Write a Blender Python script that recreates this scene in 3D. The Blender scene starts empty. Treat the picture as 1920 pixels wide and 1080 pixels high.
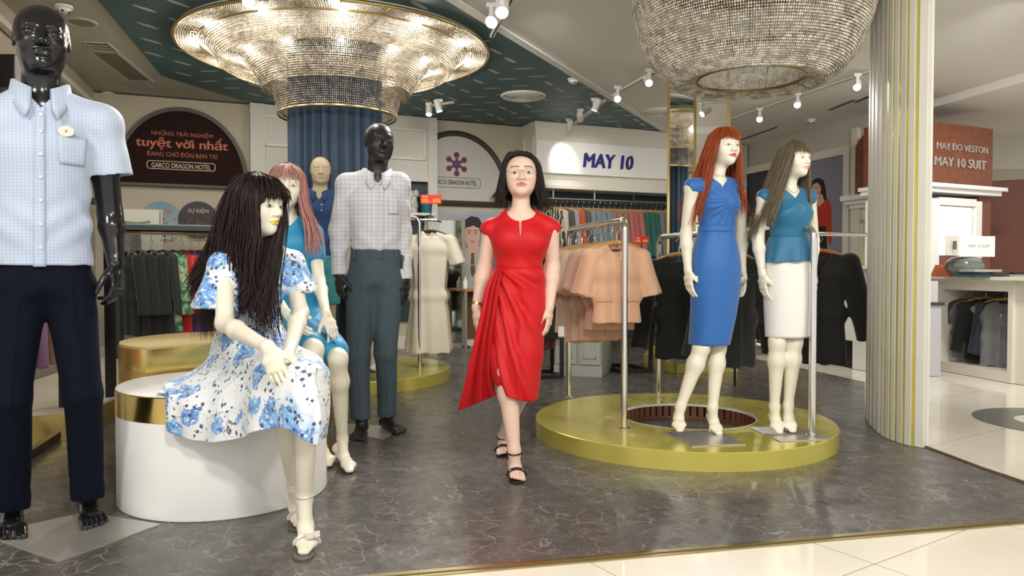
import bpy, bmesh, math, random
import numpy as np
from mathutils import Vector, Matrix, noise as mnoise
R = math.radians
PI = math.pi
random.seed(7)
col = bpy.context.scene.collection
scn = bpy.context.scene
# ------------------------------------------------------------------ camera, world, exposure
F = 1400.0                      # focal length in pixels of the 1920 px wide frame
PITCH = math.atan(35 / F)
cam_d = bpy.data.cameras.new('camera')
cam_d.sensor_width = 36.0
cam_d.lens = F / 1920 * 36
cam_d.clip_start = 0.05
cam = bpy.data.objects.new('camera', cam_d)
cam.location = (0, 0, 1.0)
cam.rotation_euler = (PI / 2 - PITCH, 0, 0)
col.objects.link(cam)
scn.camera = cam
scn.view_settings.view_transform = 'Standard'
scn.view_settings.look = 'None'
scn.view_settings.gamma = 1
scn.view_settings.use_curve_mapping = False
scn.view_settings.exposure = 0.10
wd = bpy.data.worlds.new('mall')
scn.world = wd
wd.use_nodes = True
wd.node_tree.nodes['Background'].inputs[0].default_value = (1.0, 0.96, 0.90, 1)
wd.node_tree.nodes['Background'].inputs[1].default_value = 0.95
scn.cycles.max_bounces = 8
scn.cycles.diffuse_bounces = 4
scn.cycles.glossy_bounces = 4
scn.cycles.transparent_max_bounces = 16
scn.cycles.sample_clamp_indirect = 6.0
CEIL = 2.92

def lamp(name, kind, loc, energy, color=(1, .96, .9), size=.1, target=None, angle=60, blend=.6, parent=None):
    d = bpy.data.lights.new(name, kind)
    d.energy = energy; d.color = color
    if kind == 'SPOT':
        d.spot_size = R(angle); d.spot_blend = blend; d.shadow_soft_size = size
    elif kind == 'POINT':
        d.shadow_soft_size = size
    else:
        d.shape = 'DISK'; d.size = size
    o = bpy.data.objects.new(name, d)
    o.location = loc
    if target is not None:
        o.rotation_euler = (Vector(target) - Vector(loc)).to_track_quat('-Z', 'Y').to_euler()
    col.objects.link(o)
    return o
# added soft spots without fixtures that brighten aisle and shop (all at ceiling height)
for (x, y, tx, ty, e) in ((-1.9, .5, -1.5, 3.2, 175), (0.1, .4, 0.0, 3.8, 260), (1.7, .6, 1.2, 4.2, 210), (3.3, 1.8, 3.0, 4.2, 210),
                          (-2.6, 4.6, -2.6, 6.6, 50), (0.3, 5.6, 0.2, 7.8, 150), (3.6, 5.4, 4.2, 7.6, 250), (2.3, 7.4, 2.2, 9.4, 130),
                          (-3.2, 6.2, -3.2, 8.2, 45), (-.3, 7.6, -.5, 8.8, 90), (5.2, 6.6, 5.2, 8.4, 190)):
    lamp('fill_spot', 'SPOT', (x, y, CEIL - .06), e, (1, .955, .89), .22, (tx, ty, 0.6), 125, 1.0)

# ------------------------------------------------------------------ picture -> world
_c, _s = math.cos(PITCH), math.sin(PITCH)
def ray(px, py):
    cx = (px - 960) / F; cy = (540 - py) / F
    v = Vector((cx, _c + cy * _s, -_s + cy * _c))
    return v / v.y
CAM = Vector((0, 0, 1.0))
def at(px, py, Y): return CAM + ray(px, py) * Y
def fl(px, py, h=0.0):
    d = ray(px, py)
    return CAM + d * ((h - 1.0) / d.z)
def topix(p):
    p = Vector(p) - CAM
    f = p.y * _c - p.z * _s; u = p.y * _s + p.z * _c
    return 960 + F * p.x / f, 540 - F * u / f

# ------------------------------------------------------------------ materials
MATS = {}
def nd(nt, t, **kw):
    n = nt.nodes.new(t)
    for k, v in kw.items():
        setattr(n, k, v)
    return n
def mat(name, c=(.8, .8, .8), rough=.5, metal=0.0, spec=.5, emit=None, es=1.0, coat=0.0, noise=0.0, nscale=8.0, bump=0.0, bscale=60.0, sheen=0.0, alpha=1.0, trans=0.0, vcol=False, aniso=0.0):
    if name in MATS: return MATS[name]
    m = bpy.data.materials.new(name); m.use_nodes = True
    nt = m.node_tree; b = nt.nodes['Principled BSDF']
    b.inputs['Base Color'].default_value = (*c, 1)
    b.inputs['Roughness'].default_value = rough
    b.inputs['Metallic'].default_value = metal
    b.inputs['Specular IOR Level'].default_value = spec
    b.inputs['Coat Weight'].default_value = coat
    b.inputs['Coat Roughness'].default_value = .08
    b.inputs['Sheen Weight'].default_value = sheen
    b.inputs['Alpha'].default_value = alpha
    b.inputs['Transmission Weight'].default_value = trans
    b.inputs['Anisotropic'].default_value = aniso
    if emit:
        b.inputs['Emission Color'].default_value = (*emit, 1); b.inputs['Emission Strength'].default_value = es
    tc = nd(nt, 'ShaderNodeTexCoord')
    src = None
    if vcol:
        a = nd(nt, 'ShaderNodeAttribute', attribute_name='Col'); src = a.outputs['Color']
        nt.links.new(src, b.inputs['Base Color'])
    if noise > 0:
        n = nd(nt, 'ShaderNodeTexNoise'); n.inputs['Scale'].default_value = nscale; n.inputs['Detail'].default_value = 4
        nt.links.new(tc.outputs['Object'], n.inputs['Vector'])
        mr = nd(nt, 'ShaderNodeMapRange'); mr.inputs[1].default_value = .3; mr.inputs[2].default_value = .7
        mr.inputs[3].default_value = 1 - noise; mr.inputs[4].default_value = 1 + noise
        nt.links.new(n.outputs['Fac'], mr.inputs[0])
        mx = nd(nt, 'ShaderNodeVectorMath', operation='SCALE')
        if src is not None: nt.links.new(src, mx.inputs[0])
        else: mx.inputs[0].default_value = c
        nt.links.new(mr.outputs[0], mx.inputs['Scale'])
        nt.links.new(mx.outputs[0], b.inputs['Base Color'])
    if bump > 0:
        n = nd(nt, 'ShaderNodeTexNoise'); n.inputs['Scale'].default_value = bscale; n.inputs['Detail'].default_value = 3
        nt.links.new(tc.outputs['Object'], n.inputs['Vector'])
        bp = nd(nt, 'ShaderNodeBump'); bp.inputs['Strength'].default_value = bump; bp.inputs['Distance'].default_value = .004
        nt.links.new(n.outputs['Fac'], bp.inputs['Height']); nt.links.new(bp.outputs[0], b.inputs['Normal'])
    MATS[name] = m
    return m

# small node DSL
class NT:
    def __init__(s, m):
        s.m = m; s.nt = m.node_tree; s.b = s.nt.nodes['Principled BSDF']
        s.obj = s.n('ShaderNodeTexCoord').outputs['Object']
    def n(s, t, **kw): return nd(s.nt, t, **kw)
    def put(s, sock, v):
        if isinstance(v, bpy.types.NodeSocket): s.nt.links.new(v, sock)
        else: sock.default_value = v
    def math(s, op, a, b=0.0, c=None, clamp=False):
        n = s.n('ShaderNodeMath', operation=op, use_clamp=clamp); s.put(n.inputs[0], a); s.put(n.inputs[1], b)
        if c is not None: s.put(n.inputs[2], c)
        return n.outputs[0]
    def mapr(s, v, a, b, c=0.0, d=1.0):
        n = s.n('ShaderNodeMapRange'); s.put(n.inputs[0], v)
        for i, q in enumerate((a, b, c, d)): n.inputs[i + 1].default_value = q
        return n.outputs[0]
    def xyz(s, v=None):
        n = s.n('ShaderNodeSeparateXYZ'); s.put(n.inputs[0], v if v is not None else s.obj); return n.outputs
    def comb(s, x, y, z):
        n = s.n('ShaderNodeCombineXYZ')
        for i, q in enumerate((x, y, z)): s.put(n.inputs[i], q)
        return n.outputs[0]
    def mapping(s, scale=(1, 1, 1), rot=(0, 0, 0), loc=(0, 0, 0), v=None):
        n = s.n('ShaderNodeMapping'); s.put(n.inputs[0], v if v is not None else s.obj)
        n.inputs['Scale'].default_value = scale; n.inputs['Rotation'].default_value = rot; n.inputs['Location'].default_value = loc
        return n.outputs[0]
    def noise(s, scale=5, detail=3, v=None, dist=0.0, out='Fac', rough=.5):
        n = s.n('ShaderNodeTexNoise'); s.put(n.inputs['Vector'], v if v is not None else s.obj)
        n.inputs['Scale'].default_value = scale; n.inputs['Detail'].default_value = detail; n.inputs['Distortion'].default_value = dist
        n.inputs['Roughness'].default_value = rough
        return n.outputs[out]
    def vor(s, scale=5, v=None, feature='F1', out='Distance', rnd=1.0):
        n = s.n('ShaderNodeTexVoronoi', feature=feature); s.put(n.inputs['Vector'], v if v is not None else s.obj)
        n.inputs['Scale'].default_value = scale; n.inputs['Randomness'].default_value = rnd
        return n.outputs[out]
    def mix(s, f, a, b):
        n = s.n('ShaderNodeMix', data_type='RGBA'); s.put(n.inputs[0], f)
        s.put(n.inputs[6], (*a, 1) if isinstance(a, tuple) else a); s.put(n.inputs[7], (*b, 1) if isinstance(b, tuple) else b)
        return n.outputs[2]
    def warp(s, scale, amt, v=None):
        c = s.noise(scale, 2, v, out='Color')
        a = s.n('ShaderNodeVectorMath', operation='SUBTRACT'); s.put(a.inputs[0], c); a.inputs[1].default_value = (.5, .5, .5)
        b = s.n('ShaderNodeVectorMath', operation='SCALE'); s.put(b.inputs[0], a.outputs[0]); b.inputs['Scale'].default_value = amt
        d = s.n('ShaderNodeVectorMath', operation='ADD'); s.put(d.inputs[0], b.outputs[0]); s.put(d.inputs[1], v if v is not None else s.obj)
        return d.outputs[0]
    def base(s, v): s.put(s.b.inputs['Base Color'], v)
    def rough(s, v): s.put(s.b.inputs['Roughness'], v)
    def bump(s, h, strength=.3, dist=.004):
        n = s.n('ShaderNodeBump'); n.inputs['Strength'].default_value = strength; n.inputs['Distance'].default_value = dist
        s.put(n.inputs['Height'], h); s.nt.links.new(n.outputs[0], s.b.inputs['Normal'])

# ------------------------------------------------------------------ objects
def tag(o, label=None, cat=None, group=None, kind=None):
    if label: o['label'] = label
    if cat: o['category'] = cat
    if group: o['group'] = group
    if kind: o['kind'] = kind
    return o
def lmat(o): return Matrix.LocRotScale(o.location, o.rotation_euler, o.scale)
def wmat(o):
    m = lmat(o)
    while o.parent: o = o.parent; m = lmat(o) @ m
    return m
def thing(name, label, cat, loc=(0, 0, 0), rz=0.0, group=None, kind=None):
    o = bpy.data.objects.new(name, None); col.objects.link(o)
    o.location = loc; o.rotation_euler = (0, 0, rz); o.empty_display_size = .1
    return tag(o, label, cat, group, kind)
class MB:
    def __init__(s): s.v = []; s.f = []; s.mi = []; s.m = 0
    def add(s, vs, fs, m=None):
        o = len(s.v); s.v += [tuple(v) for v in vs]
        for f in fs: s.f.append([i + o for i in f]); s.mi.append(s.m if m is None else m)
        return s
    def box(s, x0, y0, z0, x1, y1, z1, m=None, M=None):
        vs = [Vector((x, y, z)) for x in (x0, x1) for y in (y0, y1) for z in (z0, z1)]
        if M is not None: vs = [M @ v for v in vs]
        return s.add(vs, [(0, 1, 3, 2), (4, 6, 7, 5), (0, 4, 5, 1), (2, 3, 7, 6), (0, 2, 6, 4), (1, 5, 7, 3)], m)
    def prism(s, pts, z0, z1, m=None):     # polygon in xy extruded in z
        n = len(pts)
        vs = [(p[0], p[1], z0) for p in pts] + [(p[0], p[1], z1) for p in pts]
        if n > 5:
            from mathutils.geometry import tessellate_polygon
            tr = tessellate_polygon([[Vector((p[0], p[1], 0)) for p in pts]])
            return s.add(vs, [t[::-1] for t in tr] + [tuple(n + i for i in t) for t in tr] + [(i, (i + 1) % n, n + (i + 1) % n, n + i) for i in range(n)], m)
        return s.add(vs, [list(range(n))[::-1], list(range(n, 2 * n))] + [(i, (i + 1) % n, n + (i + 1) % n, n + i) for i in range(n)], m)
    def prism_xz(s, pts, y0, y1, m=None):
        n = len(pts)
        vs = [(p[0], y0, p[1]) for p in pts] + [(p[0], y1, p[1]) for p in pts]
        return s.add(vs, [list(range(n)), list(range(n, 2 * n))[::-1]] + [((i + 1) % n, i, n + i, n + (i + 1) % n) for i in range(n)], m)
    def lathe(s, prof, c=(0, 0, 0), n=32, m=None, closed=False, sx=1, sy=1, a0=0, a1=2 * PI):
        full = abs(a1 - a0 - 2 * PI) < 1e-6
        cols = n if full else n + 1
        vs = []
        for i in range(cols):
            a = a0 + (a1 - a0) * i / n
            for (r, z) in prof: vs.append((c[0] + r * math.cos(a) * sx, c[1] + r * math.sin(a) * sy, c[2] + z))
        k = len(prof); fs = []
        for i in range(n):
            j = (i + 1) % cols
            for q in range(k if closed else k - 1):
                q2 = (q + 1) % k
                fs.append((i * k + q, j * k + q, j * k + q2, i * k + q2))
        return s.add(vs, fs, m)
    def tube(s, pts, r, n=8, m=None, cap=True, closed=False):
        pts = [Vector(p) for p in pts]; k = len(pts)
        rs = r if isinstance(r, (list, tuple)) else [r] * k
        vs = []; prev = None
        for i, p in enumerate(pts):
            if closed: t = (pts[(i + 1) % k] - pts[i - 1])
            else: t = (pts[min(i + 1, k - 1)] - pts[max(i - 1, 0)])
            t.normalize()
            if prev is None:
                a = t.cross(Vector((0, 0, 1)))
                if a.length < .1: a = t.cross(Vector((1, 0, 0)))
            else: a = prev - t * prev.dot(t)
            a.normalize(); prev = a; b = t.cross(a)
            for j in range(n):
                an = 2 * PI * j / n
                vs.append(p + (a * math.cos(an) + b * math.sin(an)) * rs[i])
        fs = [(i * n + j, ((i + 1) % k) * n + j, ((i + 1) % k) * n + (j + 1) % n, i * n + (j + 1) % n) for i in range(k if closed else k - 1) for j in range(n)]
        if cap and not closed: fs += [list(range(n)), list(range((k - 1) * n, k * n))[::-1]]
        return s.add(vs, fs, m)
    def cyl(s, p0, p1, r, n=16, m=None, r1=None): return s.tube([p0, p1], [r, r if r1 is None else r1], n, m)
    def ell(s, c, r, n=16, k=10, m=None):
        prof = [(max(1e-4, math.sin(PI * i / k)), -math.cos(PI * i / k)) for i in range(k + 1)]
        vs = []
        for i in range(n):
            a = 2 * PI * i / n
            for (q, z) in prof: vs.append((c[0] + q * math.cos(a) * r[0], c[1] + q * math.sin(a) * r[1], c[2] + z * r[2]))
        kk = len(prof)
        return s.add(vs, [(i * kk + q, ((i + 1) % n) * kk + q, ((i + 1) % n) * kk + q + 1, i * kk + q + 1) for i in range(n) for q in range(k)], m)
    def xf(s, M):
        s.v = [tuple(M @ Vector(v)) for v in s.v]; return s
def mk(name, data, m, parent=None, world=False, smooth=True, label=None, cat=None, group=None, kind=None, bevel=0.0, colors=None, bottom=True, angle=40, solid=0.0):
    """link one mesh object; data is an MB or (verts, faces) arrays. World coordinates unless parented (then local unless world=True)."""
    if isinstance(data, MB): V = np.array(data.v, dtype=np.float64); Fc = data.f; mi = data.mi
    else: V = np.asarray(data[0], dtype=np.float64); Fc = data[1]; mi = None
    loc = (0, 0, 0)
    if parent is not None and world:
        M = np.array(wmat(parent).inverted()); V = V @ M[:3, :3].T + M[:3, 3]
    elif parent is None:
        lo, hi = V.min(0), V.max(0); loc = ((lo[0] + hi[0]) / 2, (lo[1] + hi[1]) / 2, lo[2]); V = V - np.array(loc)
    me = bpy.data.meshes.new(name)
    if isinstance(Fc, np.ndarray):
        nf = len(Fc)
        me.vertices.add(len(V)); me.vertices.foreach_set('co', V.astype(np.float32).ravel())
        me.loops.add(nf * 4); me.loops.foreach_set('vertex_index', Fc.astype(np.int32).ravel())
        me.polygons.add(nf); me.polygons.foreach_set('loop_start', np.arange(0, nf * 4, 4, dtype=np.int32))
        me.update(calc_edges=True)
    else:
        me.from_pydata([tuple(v) for v in V], [], Fc)
    for q in (m if isinstance(m, (list, tuple)) else [m]): me.materials.append(q)
    if mi is not None and isinstance(m, (list, tuple)): me.polygons.foreach_set('material_index', mi)
    if colors is not None:
        a = me.color_attributes.new('Col', 'FLOAT_COLOR', 'POINT')
        c4 = np.ones((len(V), 4), dtype=np.float32); c4[:, :3] = colors; a.data.foreach_set('color', c4.ravel())
    me.validate()
    if smooth:
        me.polygons.foreach_set('use_smooth', [True] * len(me.polygons))
        if isinstance(data, MB) and angle < 180:
            try: me.set_sharp_from_angle(angle=R(angle))
            except Exception: pass
    me.update()
    o = bpy.data.objects.new(name, me); col.objects.link(o)
    if parent is not None: o.parent = parent
    else: o.location = loc
    if bevel > 0:
        b = o.modifiers.new('b', 'BEVEL'); b.width = bevel; b.segments = 2; b.limit_method = 'ANGLE'; b.angle_limit = R(50)
    if solid: 
        b = o.modifiers.new('s', 'SOLIDIFY'); b.thickness = solid; b.offset = 0
    return tag(o, label, cat, group, kind)
def fixnormals(o):
    bm = bmesh.new(); bm.from_mesh(o.data); bmesh.ops.recalc_face_normals(bm, faces=bm.faces); bm.to_mesh(o.data); bm.free()
def dup(root, loc=None, rz=None, label=None, group=None, swap=None):
    r = root.copy(); col.objects.link(r)
    if loc is not None: r.location = loc
    if rz is not None: r.rotation_euler = (0, 0, rz)
    if label: r['label'] = label
    if group: r['group'] = group
    if swap and r.type == 'MESH': setmat(r, swap)
    for ch in list(root.children):
        c = ch.copy(); col.objects.link(c); c.parent = r
        if swap and c.type == 'MESH' and c.get('recolour'): setmat(c, swap)
        for g in ch.children:
            d = g.copy(); col.objects.link(d); d.parent = c
    return r
def setmat(o, m):
    o.material_slots[0].link = 'OBJECT'; o.material_slots[0].material = m
def _bbx(s, space=1.0):
    c = bpy.data.curves.new('t', 'FONT'); c.body = s; c.size = 1; c.space_character = space; o = bpy.data.objects.new('t', c); col.objects.link(o)
    me = o.evaluated_get(bpy.context.evaluated_depsgraph_get()).to_mesh(); xs = [v.co.x for v in me.vertices]; bpy.data.objects.remove(o); return min(xs), max(xs)
def textmesh(s, width=None, height=None, ext=.002, bold=0.0, shear=0.0, space=1.0):
    horns = [(i, ch == 'Ờ') for i, ch in enumerate(s) if ch in 'ờỜ']; s = s.replace('ờ', 'ò').replace('Ờ', 'Ò')
    c = bpy.data.curves.new('t', 'FONT'); c.body = s; c.size = 1; c.extrude = 0; c.offset = bold; c.shear = shear
    c.offset = 0
    c.space_character = space; c.align_x = 'CENTER'; c.resolution_u = 3
    o = bpy.data.objects.new('t', c); col.objects.link(o)
    dg = bpy.context.evaluated_depsgraph_get()
    me = bpy.data.meshes.new_from_object(o.evaluated_get(dg))
    bpy.data.objects.remove(o)
    n = len(me.vertices); V = np.zeros(n * 3); me.vertices.foreach_get('co', V); V = V.reshape(-1, 3)
    fs = [tuple(p.vertices) for p in me.polygons]
    if horns:
        x00 = _bbx(s, space)[0]; add = []
        for i, cap in horns:
            xr = _bbx(s[:i + 1], space)[1] - x00 + V[:, 0].min(); zt = .72 if cap else .54
            k = len(V) + len(add); add += [(xr - .13, zt - .10, 0), (xr - .02, zt - .10, 0), (xr + .05, zt - .02, 0), (xr + .06, zt + .10, 0), (xr - .01, zt + .10, 0), (xr - .03, zt + .01, 0)]
            fs += [(k, k + 1, k + 2, k + 5), (k + 2, k + 3, k + 4, k + 5)]
        V = np.concatenate([V, np.array(add)])
        n = len(V)
    lo, hi = V.min(0), V.max(0)
    sx = width / (hi[0] - lo[0]) if width else 1
    sz = height / (hi[1] - lo[1]) if height else sx
    if not width: sx = sz
    X = (V[:, 0] - (lo[0] + hi[0]) / 2) * sx; Z = (V[:, 1] - (lo[1] + hi[1]) / 2) * sz
    mb = MB()
    a = [(x, 0, z) for x, z in zip(X, Z)]; b = [(x, -ext, z) for x, z in zip(X, Z)]
    # front, back and rims
    from collections import Counter
    ec = Counter()
    for f in fs:
        for i in range(len(f)): ec[(f[i], f[(i + 1) % len(f)])] += 1
    rim = [e for e in ec if (e[1], e[0]) not in ec]
    for k in ((0,) if not bold else ((-1, 1) if bold < .03 else (-1, -.35, .35, 1))):
      dx = k * bold * .9 * sx; dz = k * bold * .35 * sz; a = [(x + dx, 0, z + dz) for x, z in zip(X, Z)]; b = [(x + dx, -ext - .0003 * k, z + dz) for x, z in zip(X, Z)]
      mb.add(b + a, [f for f in fs] + [tuple(n + i for i in f[::-1]) for f in fs] + [(e[0], e[0] + n, e[1] + n, e[1]) for e in rim])
    return mb
def shift(mb, x, y, z): return mb.xf(Matrix.Translation((x, y, z)))
class FR:
    """vertical frame: local x along the wall, local y into the wall (away from the viewer), z up"""
    def __init__(s, ox, oy, yaw): s.o = Vector((ox, oy, 0)); s.yaw = yaw; s.u = Vector((math.cos(yaw), math.sin(yaw), 0)); s.n = Vector((-math.sin(yaw), math.cos(yaw), 0))
    def p(s, px, py, yo=0.0):
        d = ray(px, py); t = ((s.o - CAM).dot(s.n) + yo) / d.dot(s.n); w = CAM + d * t - s.o
        return w.dot(s.u), w.z + 0.0
    def w(s, x, y, z): return s.o + s.u * x + s.n * y + Vector((0, 0, z))
    def M(s): return Matrix.Translation(s.o) @ Matrix.Rotation(s.yaw, 4, 'Z')

# ------------------------------------------------------------------ implicit surfaces
def V3(*a): return np.array(a, dtype=np.float64)
class Field:
    def __init__(s): s.ops = []
    def cap(s, p0, p1, r0, r1=None, k=.02, u=(1, 0, 0), b0=None, b1=None, c=None, sub=False):
        r1 = r0 if r1 is None else r1; b0 = r0 if b0 is None else b0; b1 = r1 if b1 is None else b1
        s.ops.append(('cap', np.array(p0, float), np.array(p1, float), r0, b0, r1, b1, np.array(u, float), k, sub, c)); return s
    def ell(s, c, r, k=.02, ax=None, sub=False):
        A = np.eye(3) if ax is None else np.array(ax, float)
        s.ops.append(('ell', np.array(c, float), np.array(r, float), A, k, sub)); return s
    def func(s, f): s.ops.append(('func', f)); return s
    def mesh(s, res, box=None):
        lo = V3(9e9, 9e9, 9e9); hi = -lo
        for o in s.ops:
            if o[0] == 'cap' and not o[9]:
                q = max(o[3:7]) + .03; lo = np.minimum(lo, np.minimum(o[1], o[2]) - q); hi = np.maximum(hi, np.maximum(o[1], o[2]) + q)
            elif o[0] == 'ell' and not o[5]:
                q = max(o[2]) + .03; lo = np.minimum(lo, o[1] - q); hi = np.maximum(hi, o[1] + q)
        if box is not None: lo = np.maximum(lo, box[0]); hi = np.minimum(hi, box[1])
        n = np.maximum(((hi - lo) / res).astype(int) + 2, 4)
        A = np.full(tuple(n), 1.0, dtype=np.float32)
        ax = [lo[i] + res * np.arange(n[i]) for i in range(3)]
        for o in s.ops:
            if o[0] == 'func':
                A = o[1](ax[0][:, None, None], ax[1][None, :, None], ax[2][None, None, :], A).astype(np.float32); continue
            if o[0] == 'cap': _, p0, p1, a0, b0, a1, b1, u, k, sub, cc = o; q = max(a0, b0, a1, b1) + k + 3 * res; l = np.minimum(p0, p1) - q; h = np.maximum(p0, p1) + q
            else: _, c, r, Ax, k, sub = o; q = max(r) + k + 3 * res; l = c - q; h = c + q
            i0 = np.clip(((l - lo) / res).astype(int), 0, n); i1 = np.clip(((h - lo) / res).astype(int) + 1, 0, n)
            if (i1 <= i0).any(): continue
            X = ax[0][i0[0]:i1[0]][:, None, None]; Y = ax[1][i0[1]:i1[1]][None, :, None]; Z = ax[2][i0[2]:i1[2]][None, None, :]
            if o[0] == 'cap':
                w = p1 - p0; L = max(np.linalg.norm(w), 1e-6); w = w / L
                if abs(np.dot(w, u)) > .95 * np.linalg.norm(u): u = V3(0, 1, 0) if abs(w[1]) < .9 else V3(0, 0, 1)
                v = np.cross(w, u); v /= np.linalg.norm(v); u = np.cross(v, w)
                X = X - p0[0]; Y = Y - p0[1]; Z = Z - p0[2]
                t = X * w[0] + Y * w[1] + Z * w[2]; tc = np.clip(t / L, 0, 1); a = a0 + (a1 - a0) * tc; b = b0 + (b1 - b0) * tc
                cr = np.minimum(a, b) if cc is None else cc
                D = np.sqrt(((X * u[0] + Y * u[1] + Z * u[2]) / a) ** 2 + ((X * v[0] + Y * v[1] + Z * v[2]) / b) ** 2 + ((t - tc * L) / cr) ** 2)
                D = (D - 1) * np.minimum(a, b)
            else:
                X = X - c[0]; Y = Y - c[1]; Z = Z - c[2]
                D = np.sqrt(sum(((X * Ax[i][0] + Y * Ax[i][1] + Z * Ax[i][2]) / r[i]) ** 2 for i in range(3)))
                D = (D - 1) * min(r)
            S = A[i0[0]:i1[0], i0[1]:i1[1], i0[2]:i1[2]]
            if sub:
                D = -D; hh = np.clip(.5 - .5 * (D - S) / k, 0, 1); N = D * (1 - hh) + S * hh + k * hh * (1 - hh)
            else:
                hh = np.clip(.5 + .5 * (D - S) / k, 0, 1); N = D * (1 - hh) + S * hh - k * hh * (1 - hh)
            A[i0[0]:i1[0], i0[1]:i1[1], i0[2]:i1[2]] = N
        return nets(A, lo, res)
def nets(A, lo, res):
    nx, ny, nz = A.shape
    I = A < 0
    cs = sum(I[a:nx - 1 + a, b:ny - 1 + b, c:nz - 1 + c].astype(np.int8) for a in (0, 1) for b in (0, 1) for c in (0, 1))
    act = (cs > 0) & (cs < 8)
    ii = np.argwhere(act)
    idx = np.full(act.shape, -1, dtype=np.int32); idx[act] = np.arange(len(ii))
    off = np.array([(a, b, c) for a in (0, 1) for b in (0, 1) for c in (0, 1)])
    vals = np.stack([A[ii[:, 0] + o[0], ii[:, 1] + o[1], ii[:, 2] + o[2]] for o in off], 1).astype(np.float64)
    P = np.zeros((len(ii), 3)); W = np.zeros(len(ii))
    for a in range(8):
        for b in range(a + 1, 8):
            if np.abs(off[a] - off[b]).sum() != 1: continue
            m = (vals[:, a] < 0) != (vals[:, b] < 0)
            t = vals[m, a] / (vals[m, a] - vals[m, b])
            P[m] += off[a] + t[:, None] * (off[b] - off[a]); W[m] += 1
    V = lo + (ii + P / np.maximum(W, 1)[:, None]) * res
    fs = []
    for d in range(3):
        sl0 = [slice(1, n_ - 1) for n_ in A.shape]; sl0[d] = slice(0, A.shape[d] - 1)
        sl1 = list(sl0); sl1[d] = slice(1, A.shape[d])
        a = I[tuple(sl0)]; b = I[tuple(sl1)]
        for flip, mm in ((0, a & ~b), (1, b & ~a)):
            g = np.argwhere(mm)
            for e in range(3):
                if e != d: g[:, e] += 1
            e1, e2 = (d + 1) % 3, (d + 2) % 3
            def cell(x, y):
                q = g.copy(); q[:, e1] -= x; q[:, e2] -= y; return idx[q[:, 0], q[:, 1], q[:, 2]]
            quad = np.stack([cell(1, 1), cell(0, 1), cell(0, 0), cell(1, 0)], 1)
            fs.append(quad[:, ::-1] if flip else quad)
    Fq = np.concatenate(fs); Fq = Fq[(Fq >= 0).all(1)]
    return V, Fq
def vnorm(V, Fq):
    n = np.cross(V[Fq[:, 2]] - V[Fq[:, 0]], V[Fq[:, 3]] - V[Fq[:, 1]])
    N = np.zeros_like(V)
    for i in range(4): np.add.at(N, Fq[:, i], n)
    return N / np.maximum(np.linalg.norm(N, axis=1), 1e-12)[:, None]
def displace(V, Fq, f): return V + vnorm(V, Fq) * f(V)[:, None], Fq
def relax(V, Fq, it=1, lam=.5):
    for _ in range(it):
        S = np.zeros_like(V); C = np.zeros(len(V))
        for i in range(4):
            a = Fq[:, i]; b = Fq[:, (i + 1) % 4]
            np.add.at(S, a, V[b]); np.add.at(C, a, 1); np.add.at(S, b, V[a]); np.add.at(C, b, 1)
        V = V + lam * (S / np.maximum(C, 1)[:, None] - V)
    return V, Fq
def drop(V, Fq, boxes):
    bad = np.zeros(len(V), bool)
    for lo, hi in boxes: bad |= ((V > lo) & (V < hi)).all(1)
    return compact(V, Fq[~bad[Fq].all(1)])
def compact(V, Fq):
    used = np.unique(Fq); mp = np.full(len(V), -1); mp[used] = np.arange(len(used)); return V[used], mp[Fq]
def keep(V, Fq, mask): return compact(V, Fq[mask[Fq].all(1)])
def joinm(*ms):
    Vs = []; Fs = []; n = 0
    for V, Fq in ms: Vs.append(V); Fs.append(Fq + n); n += len(V)
    return np.concatenate(Vs), np.concatenate(Fs)
def vn(P, s, seed=0):
    """cheap smooth pseudo noise in [-1,1] from summed sines"""
    rs = np.random.RandomState(seed); r = np.zeros(len(P))
    for i in range(7):
        k = rs.normal(size=3); k /= np.linalg.norm(k); r += np.sin(P @ (k * s * rs.uniform(.6, 1.7)) + rs.uniform(0, 6.3))
    return r / 4.0
# ================================================================== materials
def m_vinyl():
    m = mat('dark_marbled_vinyl', (.1, .095, .09), .3); t = NT(m)
    w = t.warp(4.5, .30); e = t.vor(10.0, w, 'DISTANCE_TO_EDGE'); v1 = t.mapr(e, 0.0, .035, 1, 0)
    w2 = t.warp(14, .12); e2 = t.vor(25.0, w2, 'DISTANCE_TO_EDGE'); v2 = t.mapr(e2, 0.0, .05, 1, 0)
    big = t.noise(1.6, 4); mk1 = t.mapr(t.noise(5, 4), .42, .62); mk2 = t.mapr(t.noise(8, 3), .45, .66)
    v = t.math('ADD', t.math('MULTIPLY', t.math('MULTIPLY', v1, mk1), .55), t.math('MULTIPLY', t.math('MULTIPLY', v2, mk2), .40), clamp=True)
    basec = t.mix(t.mapr(t.noise(26, 5, rough=.7), .3, .7), (.046, .042, .039), (.125, .113, .104))
    basec = t.mix(t.mapr(big, .3, .7, 0, .5), basec, (.105, .10, .098))
    c = t.mix(v, basec, (.46, .42, .38))
    # plank joints
    x, y, z = t.xyz(t.mapping(rot=(0, 0, R(-20))))
    jx = t.math('ABSOLUTE', t.math('SUBTRACT', t.math('FRACT', t.math('DIVIDE', x, .46)), .5)); jx = t.mapr(jx, .496, .4985, 0, 1)
    jy = t.math('ABSOLUTE', t.math('SUBTRACT', t.math('FRACT', t.math('DIVIDE', y, .92)), .5)); jy = t.mapr(jy, .498, .4993, 0, 1)
    c = t.mix(t.math('MULTIPLY', t.math('MAXIMUM', jx, jy), .75), c, (.02, .02, .02))
    t.base(c); t.rough(t.mapr(t.noise(9, 3), .3, .7, .20, .36)); t.bump(t.noise(60, 3), .06, .002)
    m.node_tree.nodes['Principled BSDF'].inputs['Specular IOR Level'].default_value = .6
    return m
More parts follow.
